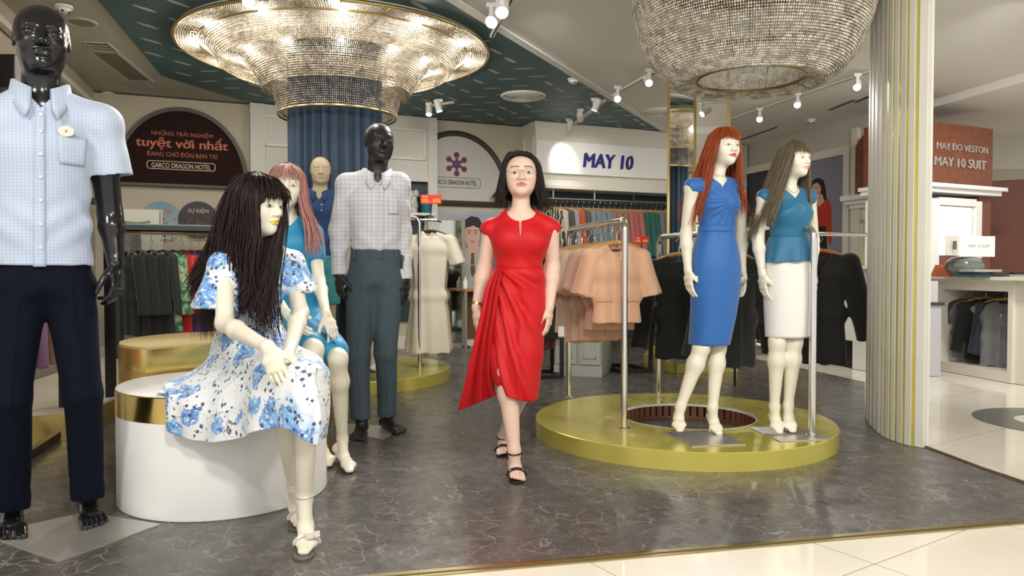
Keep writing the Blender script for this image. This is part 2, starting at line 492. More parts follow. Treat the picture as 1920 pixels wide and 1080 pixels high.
def m_tile():
    m = mat('cream_polished_tile', (.8, .76, .66), .07); t = NT(m)
    x, y, z = t.xyz(t.mapping(rot=(0, 0, R(-33))))
    j = []
    for a in (x, y):
        q = t.math('ABSOLUTE', t.math('SUBTRACT', t.math('FRACT', t.math('DIVIDE', a, .80)), .5)); j.append(t.mapr(q, .4965, .4985, 0, 1))
    c = t.mix(t.mapr(t.noise(1.3, 4), .3, .7), (.78, .73, .60), (.86, .82, .73))
    t.base(t.mix(t.math('MAXIMUM', j[0], j[1]), c, (.33, .29, .24))); t.rough(t.mapr(t.noise(2.2, 2), .3, .7, .04, .10))
    return m
def m_tealceil():
    m = mat('teal_ceiling_cloth', (.07, .14, .145), .55); t = NT(m)
    x, y, z = t.xyz(); k = t.math('MULTIPLY', t.math('SINE', t.math('MULTIPLY', x, 190)), t.math('SINE', t.math('MULTIPLY', y, 190)))
    t.base(t.mix(t.mapr(k, -.4, .6), (.055, .115, .135), (.075, .15, .17))); t.bump(k, .4, .003)
    return m
def m_brass(name='brushed_brass', c=(.80, .60, .20), r=.18):
    m = mat(name, c, r, 1.0); t = NT(m)
    t.rough(t.mapr(t.noise(6, 4), .3, .7, r * .8, r * 1.5)); t.bump(t.noise(4, 3), .25, .005); return m
M_FLOOR = m_vinyl(); M_TILE = m_tile(); M_TEAL = m_tealceil(); M_BRASS = m_brass()
M_GOLD = mat('gold_trim', (.62, .47, .20), .28, 1.0)
M_OLIVE = m_brass('olive_gold_sheet', (.74, .66, .15), .19)
M_OLIVE.node_tree.nodes['Principled BSDF'].inputs['Metallic'].default_value = .5
M_CEIL = mat('ceiling_paint', (.50, .475, .41), .75)
M_CEILR = mat('ceiling_paint_white', (.87, .86, .82), .7)
M_WALL = mat('beige_wall_paint', (.50, .455, .355), .7)
M_PANEL = mat('pale_grey_panel', (.62, .62, .58), .5)
M_CREAM = mat('cream_lacquer', (.74, .71, .62), .4)
M_WHITE = mat('white_lacquer', (.86, .86, .84), .3)
M_WHITEM = mat('white_powder_coat', (.85, .85, .83), .4)
M_BLACK = mat('black_metal', (.012, .012, .013), .3)
M_DARK = mat('dark_bronze_frame', (.045, .036, .022), .45)
M_MAROON = mat('dark_maroon_sign_board', (.022, .009, .008), .8, spec=.15)
M_ORANGE = mat('orange_lettering', (.46, .10, .035), .5)
M_CREAMT = mat('cream_lettering', (.62, .55, .40), .5)
M_STEEL = mat('polished_steel', (.72, .71, .68), .16, 1.0)
M_PLATE = mat('brushed_steel_plate', (.62, .61, .57), .3, .7, noise=.08, nscale=3)
M_BROWN = mat('red_brown_wood_veneer', (.19, .055, .022), .42, noise=.22, nscale=14)
M_BROWN2 = mat('brown_wall_paint', (.20, .065, .04), .55)
M_GREYCAB = mat('grey_green_cabinet', (.46, .48, .43), .45)
M_GLOW = mat('lamp_lens', (1, 1, 1), .3, emit=(1, .97, .9), es=8)
M_MIRROR = mat('mirror_glass', (.82, .83, .80), .02, 1.0)
M_NAVY = mat('navy_lettering', (.02, .02, .19), .45)
M_DKTEAL = mat('dark_teal_shelf_back', (.02, .045, .05), .5)
M_REDT = mat('red_tag', (.75, .03, .015), .5)
M_YELT = mat('yellow_lettering', (.9, .62, .05), .5)
M_WHT = mat('white_lettering', (.85, .85, .82), .5)
M_WOOD = mat('light_wood', (.50, .27, .09), .4, noise=.15, nscale=20)

# ================================================================== floors
def S(name, mb, m, **kw): return mk(name, mb, m, kind='structure', **kw)
b = MB(); b.box(-8, -2, -.06, 11, 15, 0); S('floor', b, M_TILE, smooth=False)
p = [fl(700, 1080), fl(1920, 975)]; dr = (p[1] - p[0]).normalized()
fr0 = p[0] - dr * 3.4; fr1 = p[1] + dr * .5
curve = [fl(1730, 838), fl(1780, 857), fl(1840, 880), fl(1920, 907)]
cd = (curve[-1] - curve[-2]).normalized(); curve.append(curve[-1] + cd * .12)
back = [fl(1622, 783), fl(1622, 717), fl(1490, 688), fl(1390, 668)]
poly = [fr0, fr1] + curve[::-1] + back + [Vector((4.2, 11.8, 0)), Vector((-6.5, 11.8, 0)), Vector((-6.5, 1.5, 0))]
b = MB(); b.prism([(q.x, q.y) for q in poly], -.01, .004); S('floor', b, M_FLOOR, smooth=False)
nrm = Vector((dr.y, -dr.x, 0))
tr = MB()
for i, (o, h) in enumerate(((0, .007), (.016, .010), (.032, .006))):
    a = fr0 + nrm * o; c = fr1 + nrm * o
    tr.prism([(a.x, a.y), (c.x, c.y), (c.x + nrm.x * .014, c.y + nrm.y * .014), (a.x + nrm.x * .014, a.y + nrm.y * .014)], 0, h)
S('trim_1', tr, mat('bronze_threshold', (.42, .36, .2), .3, 1.0), smooth=False)
b = MB(); pts = [(q.x, q.y, .006) for q in curve]; b.tube(pts, .009, 6); S('trim_2', b, mat('brown_edge_strip', (.12, .07, .05), .4))
# grey ring inlay in the tile on the right
c0 = fl(1990, 792); b = MB(); b.lathe([(.26, 0.0), (.26, .004), (.50, .004), (.50, 0)], (c0.x, c0.y, 0), 48); S('trim_3', b, mat('grey_floor_ring', (.16, .16, .15), .3))

# ================================================================== ceiling
b = MB(); b.box(-8, -.6, CEIL, 11, 15, CEIL + .1); S('ceiling', b, M_CEIL, smooth=False)
A = fl(303, 140, CEIL); A2 = fl(185, 0, CEIL); dA = (A2 - A).normalized(); A3 = A + dA * ((3.9 - A.y) / dA.y)
B = fl(1258, 246, CEIL); B2 = fl(870, 0, CEIL); dB = (B2 - B).normalized(); B3 = B + dB * ((3.9 - B.y) / dB.y)
Bx = B - dB * 1.6; C1 = fl(470, 192, CEIL)
teal = [A3, B3, Bx, Vector((0.5, 10.6, 0)), C1 + Vector((.4, .9, 0)), C1, A]
b = MB(); b.prism([(q.x, q.y) for q in teal], CEIL - .012, CEIL - .002)
def inside(x, y):
    r = False; n = len(teal)
    for i in range(n):
        a, c = teal[i], teal[(i + 1) % n]
        if (a.y > y) != (c.y > y) and x < (c.x - a.x) * (y - a.y) / (c.y - a.y) + a.x: r = not r
    return r
b.m = 1
for i in range(-30, 30):
    for j in range(0, 60):
        ux, uy = i * .46 + (j % 2) * .23, j * .21 + .5
        an = R(22.8); x = ux * math.cos(an) - uy * math.sin(an) + .5; y = ux * math.sin(an) + uy * math.cos(an) - .3
        th = R(22.8) + (R(38) if (i + j) % 2 else R(-30)); L_, w_ = .105, .022
        cs, sn = math.cos(th), math.sin(th)
        if all(inside(x + sx * cs * L_ , y + sx * sn * L_) for sx in (-1, 1)):
            pts = []
            for (a, w) in ((-1, 0), (-.8, -.6), (-.3, -1), (.3, -1), (.8, -.7), (1, 0), (.7, .8), (.2, 1), (-.4, .9), (-.8, .5)):
                pts.append((x + a * L_ * cs - w * w_ * sn, y + a * L_ * sn + w * w_ * cs, CEIL - .0135))
            b.add(pts, [list(range(10))[::-1]])
S('ceiling', b, [M_TEAL, mat('pale_brush_mark', (.50, .55, .52), .6)], smooth=False)
def stripbox(p0, p1, w, z0, z1, m, name='trim_4', side=1):
    d = (p1 - p0); d.z = 0; d.normalize(); n = Vector((-d.y, d.x, 0)) * w * side
    bb = MB(); bb.prism([(p0.x, p0.y), (p1.x, p1.y), (p1.x + n.x, p1.y + n.y), (p0.x + n.x, p0.y + n.y)], z0, z1)
    o = S(name, bb, m, smooth=False); fixnormals(o); return o
stripbox(B3, Bx, .075, CEIL - .03, CEIL, M_CEILR, 'trim_4', 1 if (Vector((-dB.y, dB.x, 0))).x > 0 else 1)
# white ceiling field to the right of the teal one
wpoly = [B3, Bx, Vector((3.2, 12, 0)), Vector((9, 12, 0)), Vector((9, 3.9, 0))]
b = MB(); b.prism([(q.x, q.y) for q in wpoly], CEIL - .008, CEIL - .001); o = S('ceiling', b, M_CEILR, smooth=False); fixnormals(o)
# curved ceiling step on the right + long bulkhead
st = [fl(1755, 60, CEIL), fl(1775, 78, CEIL), fl(1800, 92, CEIL), fl(1830, 103, CEIL)]
# bulkhead along the right hand wall
q0, q1 = fl(1365, 300, CEIL), fl(1925, 132, CEIL); dq = (q1 - q0).normalized(); q1 = q1 + dq * 3; q0 = q0 - dq * 1.5
o = stripbox(q0, q1, 6.0, CEIL - .10, CEIL - .01, M_CEILR, 'ceiling', 1 if Vector((-dq.y, dq.x, 0)).x > 0 else -1)
# slot diffusers
for (a, c) in (((1385, 262), (1455, 237)), ((1556, 204), (1600, 186)), ((1604, 190), (1645, 172))):
    pa, pc = fl(*a, CEIL), fl(*c, CEIL)
    o = thing('slot_vent', 'thin dark slot vent in the white ceiling ' + {1385: 'above the ash haired mannequin', 1556: 'left of the fluted column, the shorter end', 1604: 'touching the fluted column'}[a[0]], 'vent', (pa + pc) / 2, math.atan2(pc.y - pa.y, pc.x - pa.x))
    L = (pc - pa).length; o.location.z = CEIL
    mk('slot', MB().box(-L / 2, -.022, -.016, L / 2, .022, -.008), M_DARK, o, smooth=False)
    mk('frame', MB().box(-L / 2 - .02, -.045, -.0125, L / 2 + .02, -.024, -.008).box(-L / 2 - .02, .024, -.0125, L / 2 + .02, .045, -.008), M_WHITEM, o, smooth=False)
# round louvre vents
def round_vent(px, py, r, lab):
    p = fl(px, py, CEIL); o = thing('round_air_vent', lab, 'vent', (p.x, p.y, CEIL - .012))
    mk('frame', MB().lathe([(r * .86, -.004), (r * .93, -.022), (r, -.006), (r, .004)], n=48), M_WHITEM, o)
    for i in range(6):
        q = r * (.12 + .125 * i); mk('louvre', MB().lathe([(q, -.004), (q + r * .03, -.026), (q + r * .085, -.018), (q + r * .02, .003)], n=40), M_WHITEM, o)
    mk('back_disc', MB().lathe([(.001, .003), (r * .9, .003)], n=40), M_DARK, o)
round_vent(981, 177, .25, 'round louvred air vent in the teal ceiling between the chandeliers')
round_vent(1238, 207, .22, 'round louvred air vent in white ceiling left of the mirrored column')
round_vent(1385, 150, .27, 'round louvred air vent seen through the open ring of the hanging chandelier')
def detector(px, py, lab):
    p = fl(px, py, CEIL); o = thing('smoke_detector', lab, 'smoke detector', (p.x, p.y, CEIL - .01))
    mk('base', MB().lathe([(.001, .0), (.058, .0), (.058, -.02), (.045, -.024)], n=28), M_WHITEM, o)
    mk('sensor', MB().lathe([(.045, -.02), (.04, -.045), (.02, -.052), (.001, -.052)], n=28), M_WHITEM, o)
    for k in range(5):
        a = k * 1.25; mk('slot', MB().box(-.006, -.006, -.006, .006, .006, .006).xf(Matrix.Translation((.037 * math.cos(a), .037 * math.sin(a), -.046))), M_BLACK, o, smooth=False)
detector(120, 8, 'white smoke detector on beige ceiling above the big black mannequin')
detector(1075, 145, 'white smoke detector on the teal ceiling near the white moulding')
detector(1521, 222, 'small white smoke detector on white ceiling above the ash haired mannequin')
p = fl(152, 41, CEIL); o = thing('ceiling_speaker', 'round grey flush speaker in the beige ceiling at left', 'speaker', (p.x, p.y, CEIL))
mk('grille', MB().lathe([(.001, -.008), (.095, -.008)], n=32), mat('speaker_mesh', (.25, .24, .2), .6), o); mk('rim', MB().lathe([(.095, 0), (.097, -.012), (.112, -.01), (.115, 0)], n=32), M_CEIL, o)
# linear air conditioner grille with two small grids
pa, pc = fl(195, 97, CEIL), fl(262, 150, CEIL)
an = math.atan2(pc.y - pa.y, pc.x - pa.x); L = (pc - pa).length
o = thing('ceiling_air_grille', 'long slatted air conditioner grille in beige ceiling at left', 'air grille', ((pa.x + pc.x) / 2, (pa.y + pc.y) / 2, CEIL), an)
mk('frame', MB().box(-L / 2 - .03, -.13, -.012, L / 2 + .03, -.10, 0).box(-L / 2 - .03, .10, -.012, L / 2 + .03, .13, 0).box(-L / 2 - .03, -.1, -.012, -L / 2, .1, 0).box(L / 2, -.1, -.012, L / 2 + .03, .1, 0), M_CEIL, o, smooth=False)
g = MB(); [g.box(-L / 2, -.1 + i * .02, -.009, L / 2, -.09 + i * .02, -.001) for i in range(10)]
mk('slats', g, mat('grille_grey', (.30, .27, .22), .6), o, smooth=False)
mk('backing', MB().box(-L / 2, -.1, -.0015, L / 2, .1, 0), M_DARK, o, smooth=False)
for (px, py, w) in ((187, 86, 'near'), (258, 157, 'far')):
    q = fl(px, py, CEIL); o = thing('ceiling_hatch', 'small open metal grid hatch at the %s end of the long air grille' % w, 'hatch', (q.x, q.y, CEIL), an)
    mk('opening', MB().box(-.12, -.1, -.003, .12, .1, 0), M_DARK, o, smooth=False)
    mk('grid', MB().box(-.13, -.11, -.012, .13, -.085, 0).box(-.13, .085, -.012, .13, .11, 0).box(-.13, -.1, -.012, -.105, .1, 0).box(.105, -.1, -.012, .13, .1, 0).box(-.045, -.1, -.012, -.02, .1, 0).box(.03, -.1, -.012, .055, .1, 0), M_CEIL, o, smooth=False)

# ================================================================== walls
BW = FR(0, 9.95, R(22.8))
def xat(px, yo=0): return BW.p(px, 505, yo)[0]
def zat(px, py, yo=0): return BW.p(px, py, yo)[1]
def frame_thing(name, lab, cat, fr, x, y, z, group=None):
    return thing(name, lab, cat, fr.w(x, y, z), fr.yaw, group)
def Sw(name, mb, m, fr=BW): return S(name, mb.xf(fr.M()), m, smooth=False)
Sw('wall_back', MB().box(-5.2, 0, 0, 3.9, .1, CEIL - .02), M_WALL)
# section with framed panels, x 470..815
xa, xb = xat(470), xat(815)
Sw('wall_back', MB().box(xa, -.10, zat(640, 330), xb, -.002, CEIL - .02).box(xa, -.13, 0, xa + .16, -.10, CEIL - .02).box(xb - .12, -.13, 0, xb, -.10, CEIL - .02).box(xa, -.12, zat(640, 334, -.1), xb, -.10, zat(640, 326, -.1)), M_PANEL)
tr = MB()
for (px0, py0, px1, py1) in ((494, 213, 556, 279), (718, 236, 797, 303)):
    x0, z1 = BW.p(px0, py0, -.11); x1, z0 = BW.p(px1, py1, -.11); z1 = BW.p((px0 + px1) / 2, (py0 * 1 + py0 + 8) / 2, -.11)[1]; z0 = BW.p((px0 + px1) / 2, py1 - 4, -.11)[1]
    for (a, bb_, c, d) in ((x0, z0, x1, z0 + .03), (x0, z1 - .03, x1, z1), (x0, z0, x0 + .03, z1), (x1 - .03, z0, x1, z1)): tr.box(a, -.125, bb_, c, -.1, d)
Sw('trim_5', tr, M_CREAM)
# niche back under the panels, dark teal
Sw('wall_back', MB().box(xa + .16, -.03, .35, xb - .12, -.004, zat(640, 334)), M_DKTEAL)
Sw('baseboard_back', MB().box(-5.2, -.03, 0, 3.6, -.001, .16), M_CREAM)
# left side wall with a stepped cornice
c1 = BW.w(-4.72, 0, 0)
LWd = (fl(-60, -60, CEIL) - fl(192, 186, CEIL)).normalized()
c1 = fl(192, 186, CEIL); c2 = c1 + LWd * 5.0
def wallbox(a, c, th, z0, z1, m, name, side=1):
    d = (c - a); d.z = 0; d.normalize(); n = Vector((-d.y, d.x, 0)) * th * side
    bb = MB(); bb.prism([(a.x, a.y), (c.x, c.y), (c.x + n.x, c.y + n.y), (a.x + n.x, a.y + n.y)], z0, z1)
    o = S(name, bb, m, smooth=False); fixnormals(o); return o
wallbox(c1, c2, .1, 0, CEIL - .0, M_WALL, 'wall_left', -1)
inn = Vector((1, 0, 0))
wallbox(c1 + inn * .02, c2 + inn * .02, .05, CEIL - .22, CEIL - .17, M_CREAM, 'trim_6', 1)
# wall_right : lavender poster wall, far right
RW = FR(3.75, 11.1, math.atan2(-4.2, 1.3))
Sw('wall_right', MB().box(-2.2, 0, 0, 2.55, .1, CEIL), mat('warm_grey_wall', (.55, .53, .47), .7), RW)
# far closing wall behind the right part of the shop
S('wall_far', MB().box(2.0, 13.6, 0, 12, 13.7, CEIL), M_WALL, smooth=False)
S('wall_far', MB().box(-8, 13.0, 0, 2.4, 13.1, CEIL), M_WALL, smooth=False)
# ================================================================== figures
def N3(v): v = np.array(v, float); return v / np.linalg.norm(v)
def frame_from(fwd, up=(0, 0, 1)):
    f = N3(fwd); r = N3(np.cross(f, N3(up))); u = np.cross(r, f); return r, f, u     # r = the figure's own left-hand picture side flipped: right of f
class Fig:
    """figure frame: vertical plane through its root facing fwd; pt() reads a joint in that plane, d metres in front of it"""
    def __init__(s, root, fwd):
        s.root = Vector(root); s.f = Vector((fwd[0], fwd[1], 0)).normalized(); s.r = Vector((-s.f.y, s.f.x, 0))   # r = picture right when facing us
    def pt(s, px, py, d=0.0):
        g = ray(px, py); t = ((s.root - CAM).dot(s.f) + d) / g.dot(s.f); return np.array(CAM + g * t)
def head_field(Fd, c, r, f, u, H, male=False, nose=1.0, mouth=1.0, wide=1.0):
    """head of height H (chin to crown) centred at c"""
    c = np.array(c, float)
    def P(x, y, z): return c + (r * x * wide + f * y + u * z) * H
    ax = (r, f, u)
    jw = (1.10 if male else .94) * (1 + (wide - 1) * 1.6)
    Fd.ell(P(0, -.06, .13), (.345 * H * wide, .44 * H, .36 * H), .02, ax)
    Fd.ell(P(0, .10, -.06), (.30 * H * wide, .29 * H, .36 * H), .03, ax)
    Fd.ell(P(0, .09, -.28), (.235 * H * jw, .24 * H, .20 * H), .03, ax)
    Fd.ell(P(0, .27, -.405), (.10 * H * jw, .10 * H, .085 * H), .025, ax)
    Fd.cap(P(-.16, .325, .10), P(.16, .325, .10), .055 * H, k=.012)
    for sx in (-1, 1):
        Fd.ell(P(.175 * sx, .235, -.12), (.105 * H, .10 * H, .11 * H), .02, ax)
        Fd.ell(P(.145 * sx, .43, .015), (.095 * H, .075 * H, .055 * H), .012, ax, True)      # sockets
        Fd.ell(P(.14 * sx, .315, .0), (.085 * H, .075 * H, .06 * H), .006, ax)                # lids
        e = P(.335 * sx, -.03, -.02)
        Fd.ell(e, (.030 * H, .065 * H, .105 * H), .005, ax)
        Fd.ell(e + r * sx * .03 * H + f * .01 * H, (.018 * H, .04 * H, .065 * H), .004, ax, True)
    n = nose
    Fd.cap(P(0, .365, .07), P(0, .455 * (1 + .02 * n), -.12), .030 * H, .047 * H * n, k=.014)
    for sx in (-1, 1): Fd.ell(P(.05 * sx, .415, -.145), (.038 * H, .045 * H, .032 * H), .01, ax)
    Fd.cap(P(-.085 * mouth, .375, -.248), P(0, .415, -.235), .020 * H, .028 * H, k=.008)
    Fd.cap(P(.085 * mouth, .375, -.248), P(0, .415, -.235), .020 * H, .028 * H, k=.008)
    Fd.cap(P(-.06 * mouth, .385, -.285), P(.06 * mouth, .385, -.285), .030 * H, k=.008)
    Fd.cap(P(-.11 * mouth, .43, -.262), P(.11 * mouth, .43, -.262), .008 * H, k=.006, sub=True)
    return P
def hand_field(Fd, w, d, n, t, s=1.0, curl=.35, spread=.10, thumb=.9, curls=None):
    """w wrist, d direction of the fingers, n side the palm faces, t side of the thumb"""
    w = np.array(w, float); d = N3(d); t = N3(np.array(t) - d * np.dot(t, d)); n = N3(np.array(n) - d * np.dot(n, d) - t * np.dot(n, t))
    Fd.cap(w - d * .01 * s, w + d * .045 * s, .024 * s, .036 * s, k=.012, u=t, b0=.018 * s, b1=.0155 * s)
    Fd.cap(w + d * .045 * s, w + d * .082 * s, .036 * s, .037 * s, k=.01, u=t, b0=.0155 * s, b1=.0125 * s)
    for i in range(4):
        off = (.0285 - .019 * i) * s; L = (.072, .080, .074, .058)[i] * s; r0 = (.0086, .0089, .0084, .0074)[i] * s
        p = w + d * (.084 - (.0, -.003, .0, .008)[i]) * s + t * off
        cu = (curls[i] if curls else curl * (1 + .12 * i)); a = cu * .6; dd = N3(d + t * spread * (1.5 - i) * .35)
        for j, fr in enumerate((.47, .30, .23)):
            q = p + (dd * math.cos(a) + n * math.sin(a)) * L * fr
            Fd.cap(p, q, r0 * (1 - .09 * j), r0 * (1 - .09 * (j + 1)), k=.0035)
            p = q; a += cu * (.95 if j == 0 else .75)
    p = w + d * .022 * s + t * .024 * s + n * .004 * s
    dd = N3(d * .72 + t * .62 * thumb + n * .30); Ls = (.040, .032, .026)
    for j in range(3):
        q = p + dd * Ls[j] * s
        Fd.cap(p, q, (.0135, .0105, .0095)[j] * s, (.0108, .0096, .0082)[j] * s, k=.008 if j == 0 else .004)
        p = q; dd = N3(dd + d * .30 * (j + 1) * .6 - t * .12 + n * .10)
def foot_field(Fd, ankle, heel, ball, toe, s=1.0, toes=False, side=None):
    ankle, heel, ball, toe = [np.array(q, float) for q in (ankle, heel, ball, toe)]
    sd = N3(np.cross(toe - heel, V3(0, 0, 1))) if side is None else N3(side)
    Fd.ell(heel, (.030 * s, .030 * s, .028 * s), .02)
    Fd.cap(ankle, (heel + ball) / 2 + V3(0, 0, .012 * s), .031 * s, .028 * s, k=.02)
    Fd.cap(heel, ball, .026 * s, .038 * s, k=.02, u=sd, b0=.024 * s, b1=.021 * s)
    if not toes:
        Fd.cap(ball, toe, .038 * s, .024 * s, k=.015, u=sd, b0=.020 * s, b1=.011 * s)
    else:
        dd = toe - ball
        for i in range(5):
            o = sd * (.034 - .0165 * i) * s * toes; L = (1.0, .98, .9, .8, .66)[i]; rr = (.0125, .0088, .0083, .008, .0078)[i] * s
            a = ball + o * .95; b = ball + o * 1.08 + dd * L
            Fd.cap(a, (a + b) / 2 + V3(0, 0, .004), rr * 1.15, rr, k=.006); Fd.cap((a + b) / 2 + V3(0, 0, .004), b, rr, rr * .95, k=.004)
def limb(Fd, p0, p1, p2, r, k=.02, bulge=.0):
    """upper + lower limb through the joints with radii (top, mid joint, below joint, end)"""
    p0, p1, p2 = [np.array(q, float) for q in (p0, p1, p2)]
    Fd.cap(p0, p1, r[0], r[1], k=k); m = p1 + (p2 - p1) * .28
    Fd.cap(p1, m, r[1], r[2], k=k); Fd.cap(m, p2, r[2], r[3], k=k)
FEM = dict(sh=.043, el=.035, fo=.036, wr=.0225, nk=.044, th=.074, kn=.048, ca=.050, an=.029)
MAL = dict(sh=.056, el=.042, fo=.043, wr=.029, nk=.060, th=.090, kn=.058, ca=.062, an=.040)
def body_field(J, G, rH, rS, male=False, s=1.0, skip=()):
    """J joints (world), rH/rS side vectors at the hips and shoulders"""
    Fd = Field(); g = {k: v * s for k, v in G.items()}
    pv, wa, ch, nb = [np.array(J[k], float) for k in ('pelvis', 'waist', 'chest', 'neck')]
    if male: T = ((.150, .105), (.132, .098), (.160, .112), (.115, .075))
    else: T = ((.145, .100), (.103, .078), (.125, .090), (.085, .058))
    T = [(a * s * .93, b * s * .93) for a, b in T]
    Fd.cap(pv, wa, T[0][0], T[1][0], k=.04, u=rH, b0=T[0][1], b1=T[1][1])
    Fd.cap(wa, ch, T[1][0], T[2][0], k=.04, u=rS, b0=T[1][1], b1=T[2][1])
    top = ch + (nb - ch) * .72
    Fd.cap(ch, top, T[2][0], T[3][0], k=.04, u=rS, b0=T[2][1], b1=T[3][1])
    for sd in ('L', 'R'):
        sh = np.array(J['sh' + sd], float)
        Fd.cap(top + (nb - top) * .35, sh, g['nk'] * .95, g['sh'], k=.03)
        if 'arm' + sd not in skip:
            limb(Fd, sh, J['el' + sd], J['wr' + sd], (g['sh'], g['el'], g['fo'], g['wr']))
        if 'leg' + sd not in skip:
            hp = np.array(J['hip' + sd], float)
            limb(Fd, hp, J['kn' + sd], J['an' + sd], (g['th'], g['kn'], g['ca'], g['an']), k=.03)
    hc = np.array(J['head'], float); hf = N3(J['hf']); H = J['H']
    r, f, u = frame_from(hf, J.get('hup', (0, 0, 1)))
    Fd.cap(nb - (hc - nb) * .15, hc - u * H * .22 - f * H * .08, g['nk'] * 1.08, g['nk'] * .96, k=.022)
    return Fd, (r, f, u)
def bust(Fd, ch, f, r, s=1.0, k=.03, grow=0.0):
    for sx in (-1, 1):
        c = np.array(ch) + np.array(f) * .058 * s + np.array(r) * .062 * sx * s + V3(0, 0, -.015)
        Fd.ell(c, (.055 * s + grow, .052 * s + grow, .055 * s + grow), k)
def cbox(c, r): c = np.array(c); return (c - r, c + r)
def mesh_body(Fd, coarse, fine):
    """fine = [(lo, hi, res)] boxes meshed more finely and joined with the coarse surface"""
    V, Q = Fd.mesh(coarse)
    ins = [(lo + coarse * 1.1, hi - coarse * 1.1) for lo, hi, _ in fine]
    parts = [drop(V, Q, ins)]
    for lo, hi, rs in fine: parts.append(Fd.mesh(rs, (lo, hi)))
    return joinm(*[p for p in parts if len(p[0])])
def smooth_sel(x, e0, e1): t = np.clip((x - e0) / (e1 - e0), 0, 1); return t * t * (3 - 2 * t)
def face_colors(V, c, fr, H, skin, lip=None, brow=None, eye=None, blush=None, iris=(.03, .02, .015), wide=1.0, lash=(.05, .04, .035)):
    C = np.tile(np.array(skin, float), (len(V), 1)); r, f, u = fr
    L = np.stack([(V - c) @ r, (V - c) @ f, (V - c) @ u], 1) / H; x, y, z = L.T; front = y > .15
    def blend(m, colr):
        m = (np.clip(m, 0, 1) * front)[:, None]; return C * (1 - m) + np.array(colr) * m
    if blush is not None: C = blend(.35 * smooth_sel(-(((np.abs(x) - .2) / .11) ** 2 + ((z + .12) / .1) ** 2), -1, 0), blush)
    if lip is not None:
        up = .037 * (1 - (np.abs(x) / .125) ** 1.5) ; 
        d = np.where(z > -.262, (z + .262) / np.maximum(up, 1e-3), -(z + .262) / np.maximum(.05 * (1 - (x / .125) ** 2), 1e-3))
        C = blend(smooth_sel(-d, -1.15, -.85) * (np.abs(x) < .13), lip)
    if brow is not None:
        zc = .118 + .02 * np.cos((np.abs(x) - .15) * 12); C = blend(.9 * smooth_sel(-np.abs(z - zc) / .018, -1.2, -.6) * smooth_sel(-np.abs(np.abs(x) - .15) / .095, -1.1, -.9), brow)
    if eye is not None:
        ex = (np.abs(x) - .14 * wide) / .070; ez = z / (.026 * np.sqrt(np.clip(1 - ex ** 2, .02, 1))); d = np.maximum(np.abs(ex), np.abs(ez))
        C = blend(smooth_sel(-d, -1.35, -1.1), lash); C = blend(smooth_sel(-d, -1.02, -.85), eye)
        di = np.sqrt(((np.abs(x) - .14 * wide) / .034) ** 2 + (z / .034) ** 2); C = blend(smooth_sel(-di, -1.1, -.9) * (d < 1.05), iris)
    return C
# ---- lofted cloth
def loft(secs, n, disp=None, hem=None, ax=(1, 0, 0), ay=(0, 1, 0), sub=4, top=None):
    """secs: (centre, a, b) from top to bottom, interpolated smoothly. disp(theta, t) -> outward metres; hem(theta) -> fraction of the last length"""
    secs = [(np.array(c, float), a, b) for c, a, b in secs]; K = len(secs); th = np.linspace(0, 2 * PI, n, endpoint=False)
    ax, ay = np.array(ax, float), np.array(ay, float)
    def cr(p0, p1, p2, p3, t): return .5 * (2 * p1 + (p2 - p0) * t + (2 * p0 - 5 * p1 + 4 * p2 - p3) * t * t + (3 * p1 - p0 - 3 * p2 + p3) * t ** 3)
    def at_(tt):
        i = min(int(tt), K - 2); t = tt - i; g = [secs[max(i - 1, 0)], secs[i], secs[i + 1], secs[min(i + 2, K - 1)]]
        return [cr(*[q[j] for q in g], t) for j in range(3)]
    rows = (K - 1) * sub + 1; V = np.zeros((rows, n, 3)); h = np.ones(n) if hem is None else np.array([hem(a) for a in th])
    for i in range(rows):
        for j in range(n):
            tt = i / (rows - 1) * (K - 1) * h[j]; c, a, b = at_(min(tt, K - 1 - 1e-6)); d = disp(th[j], tt / (K - 1)) if disp else 0
            V[i, j] = c + ax * (a + d) * math.cos(th[j]) + ay * (b + d) * math.sin(th[j])
    idx = np.arange(rows * n).reshape(rows, n); a = idx[:-1]; b = idx[1:]
    Q = np.stack([a, b, np.roll(b, -1, 1), np.roll(a, -1, 1)], -1).reshape(-1, 4)
    return V.reshape(-1, 3), Q
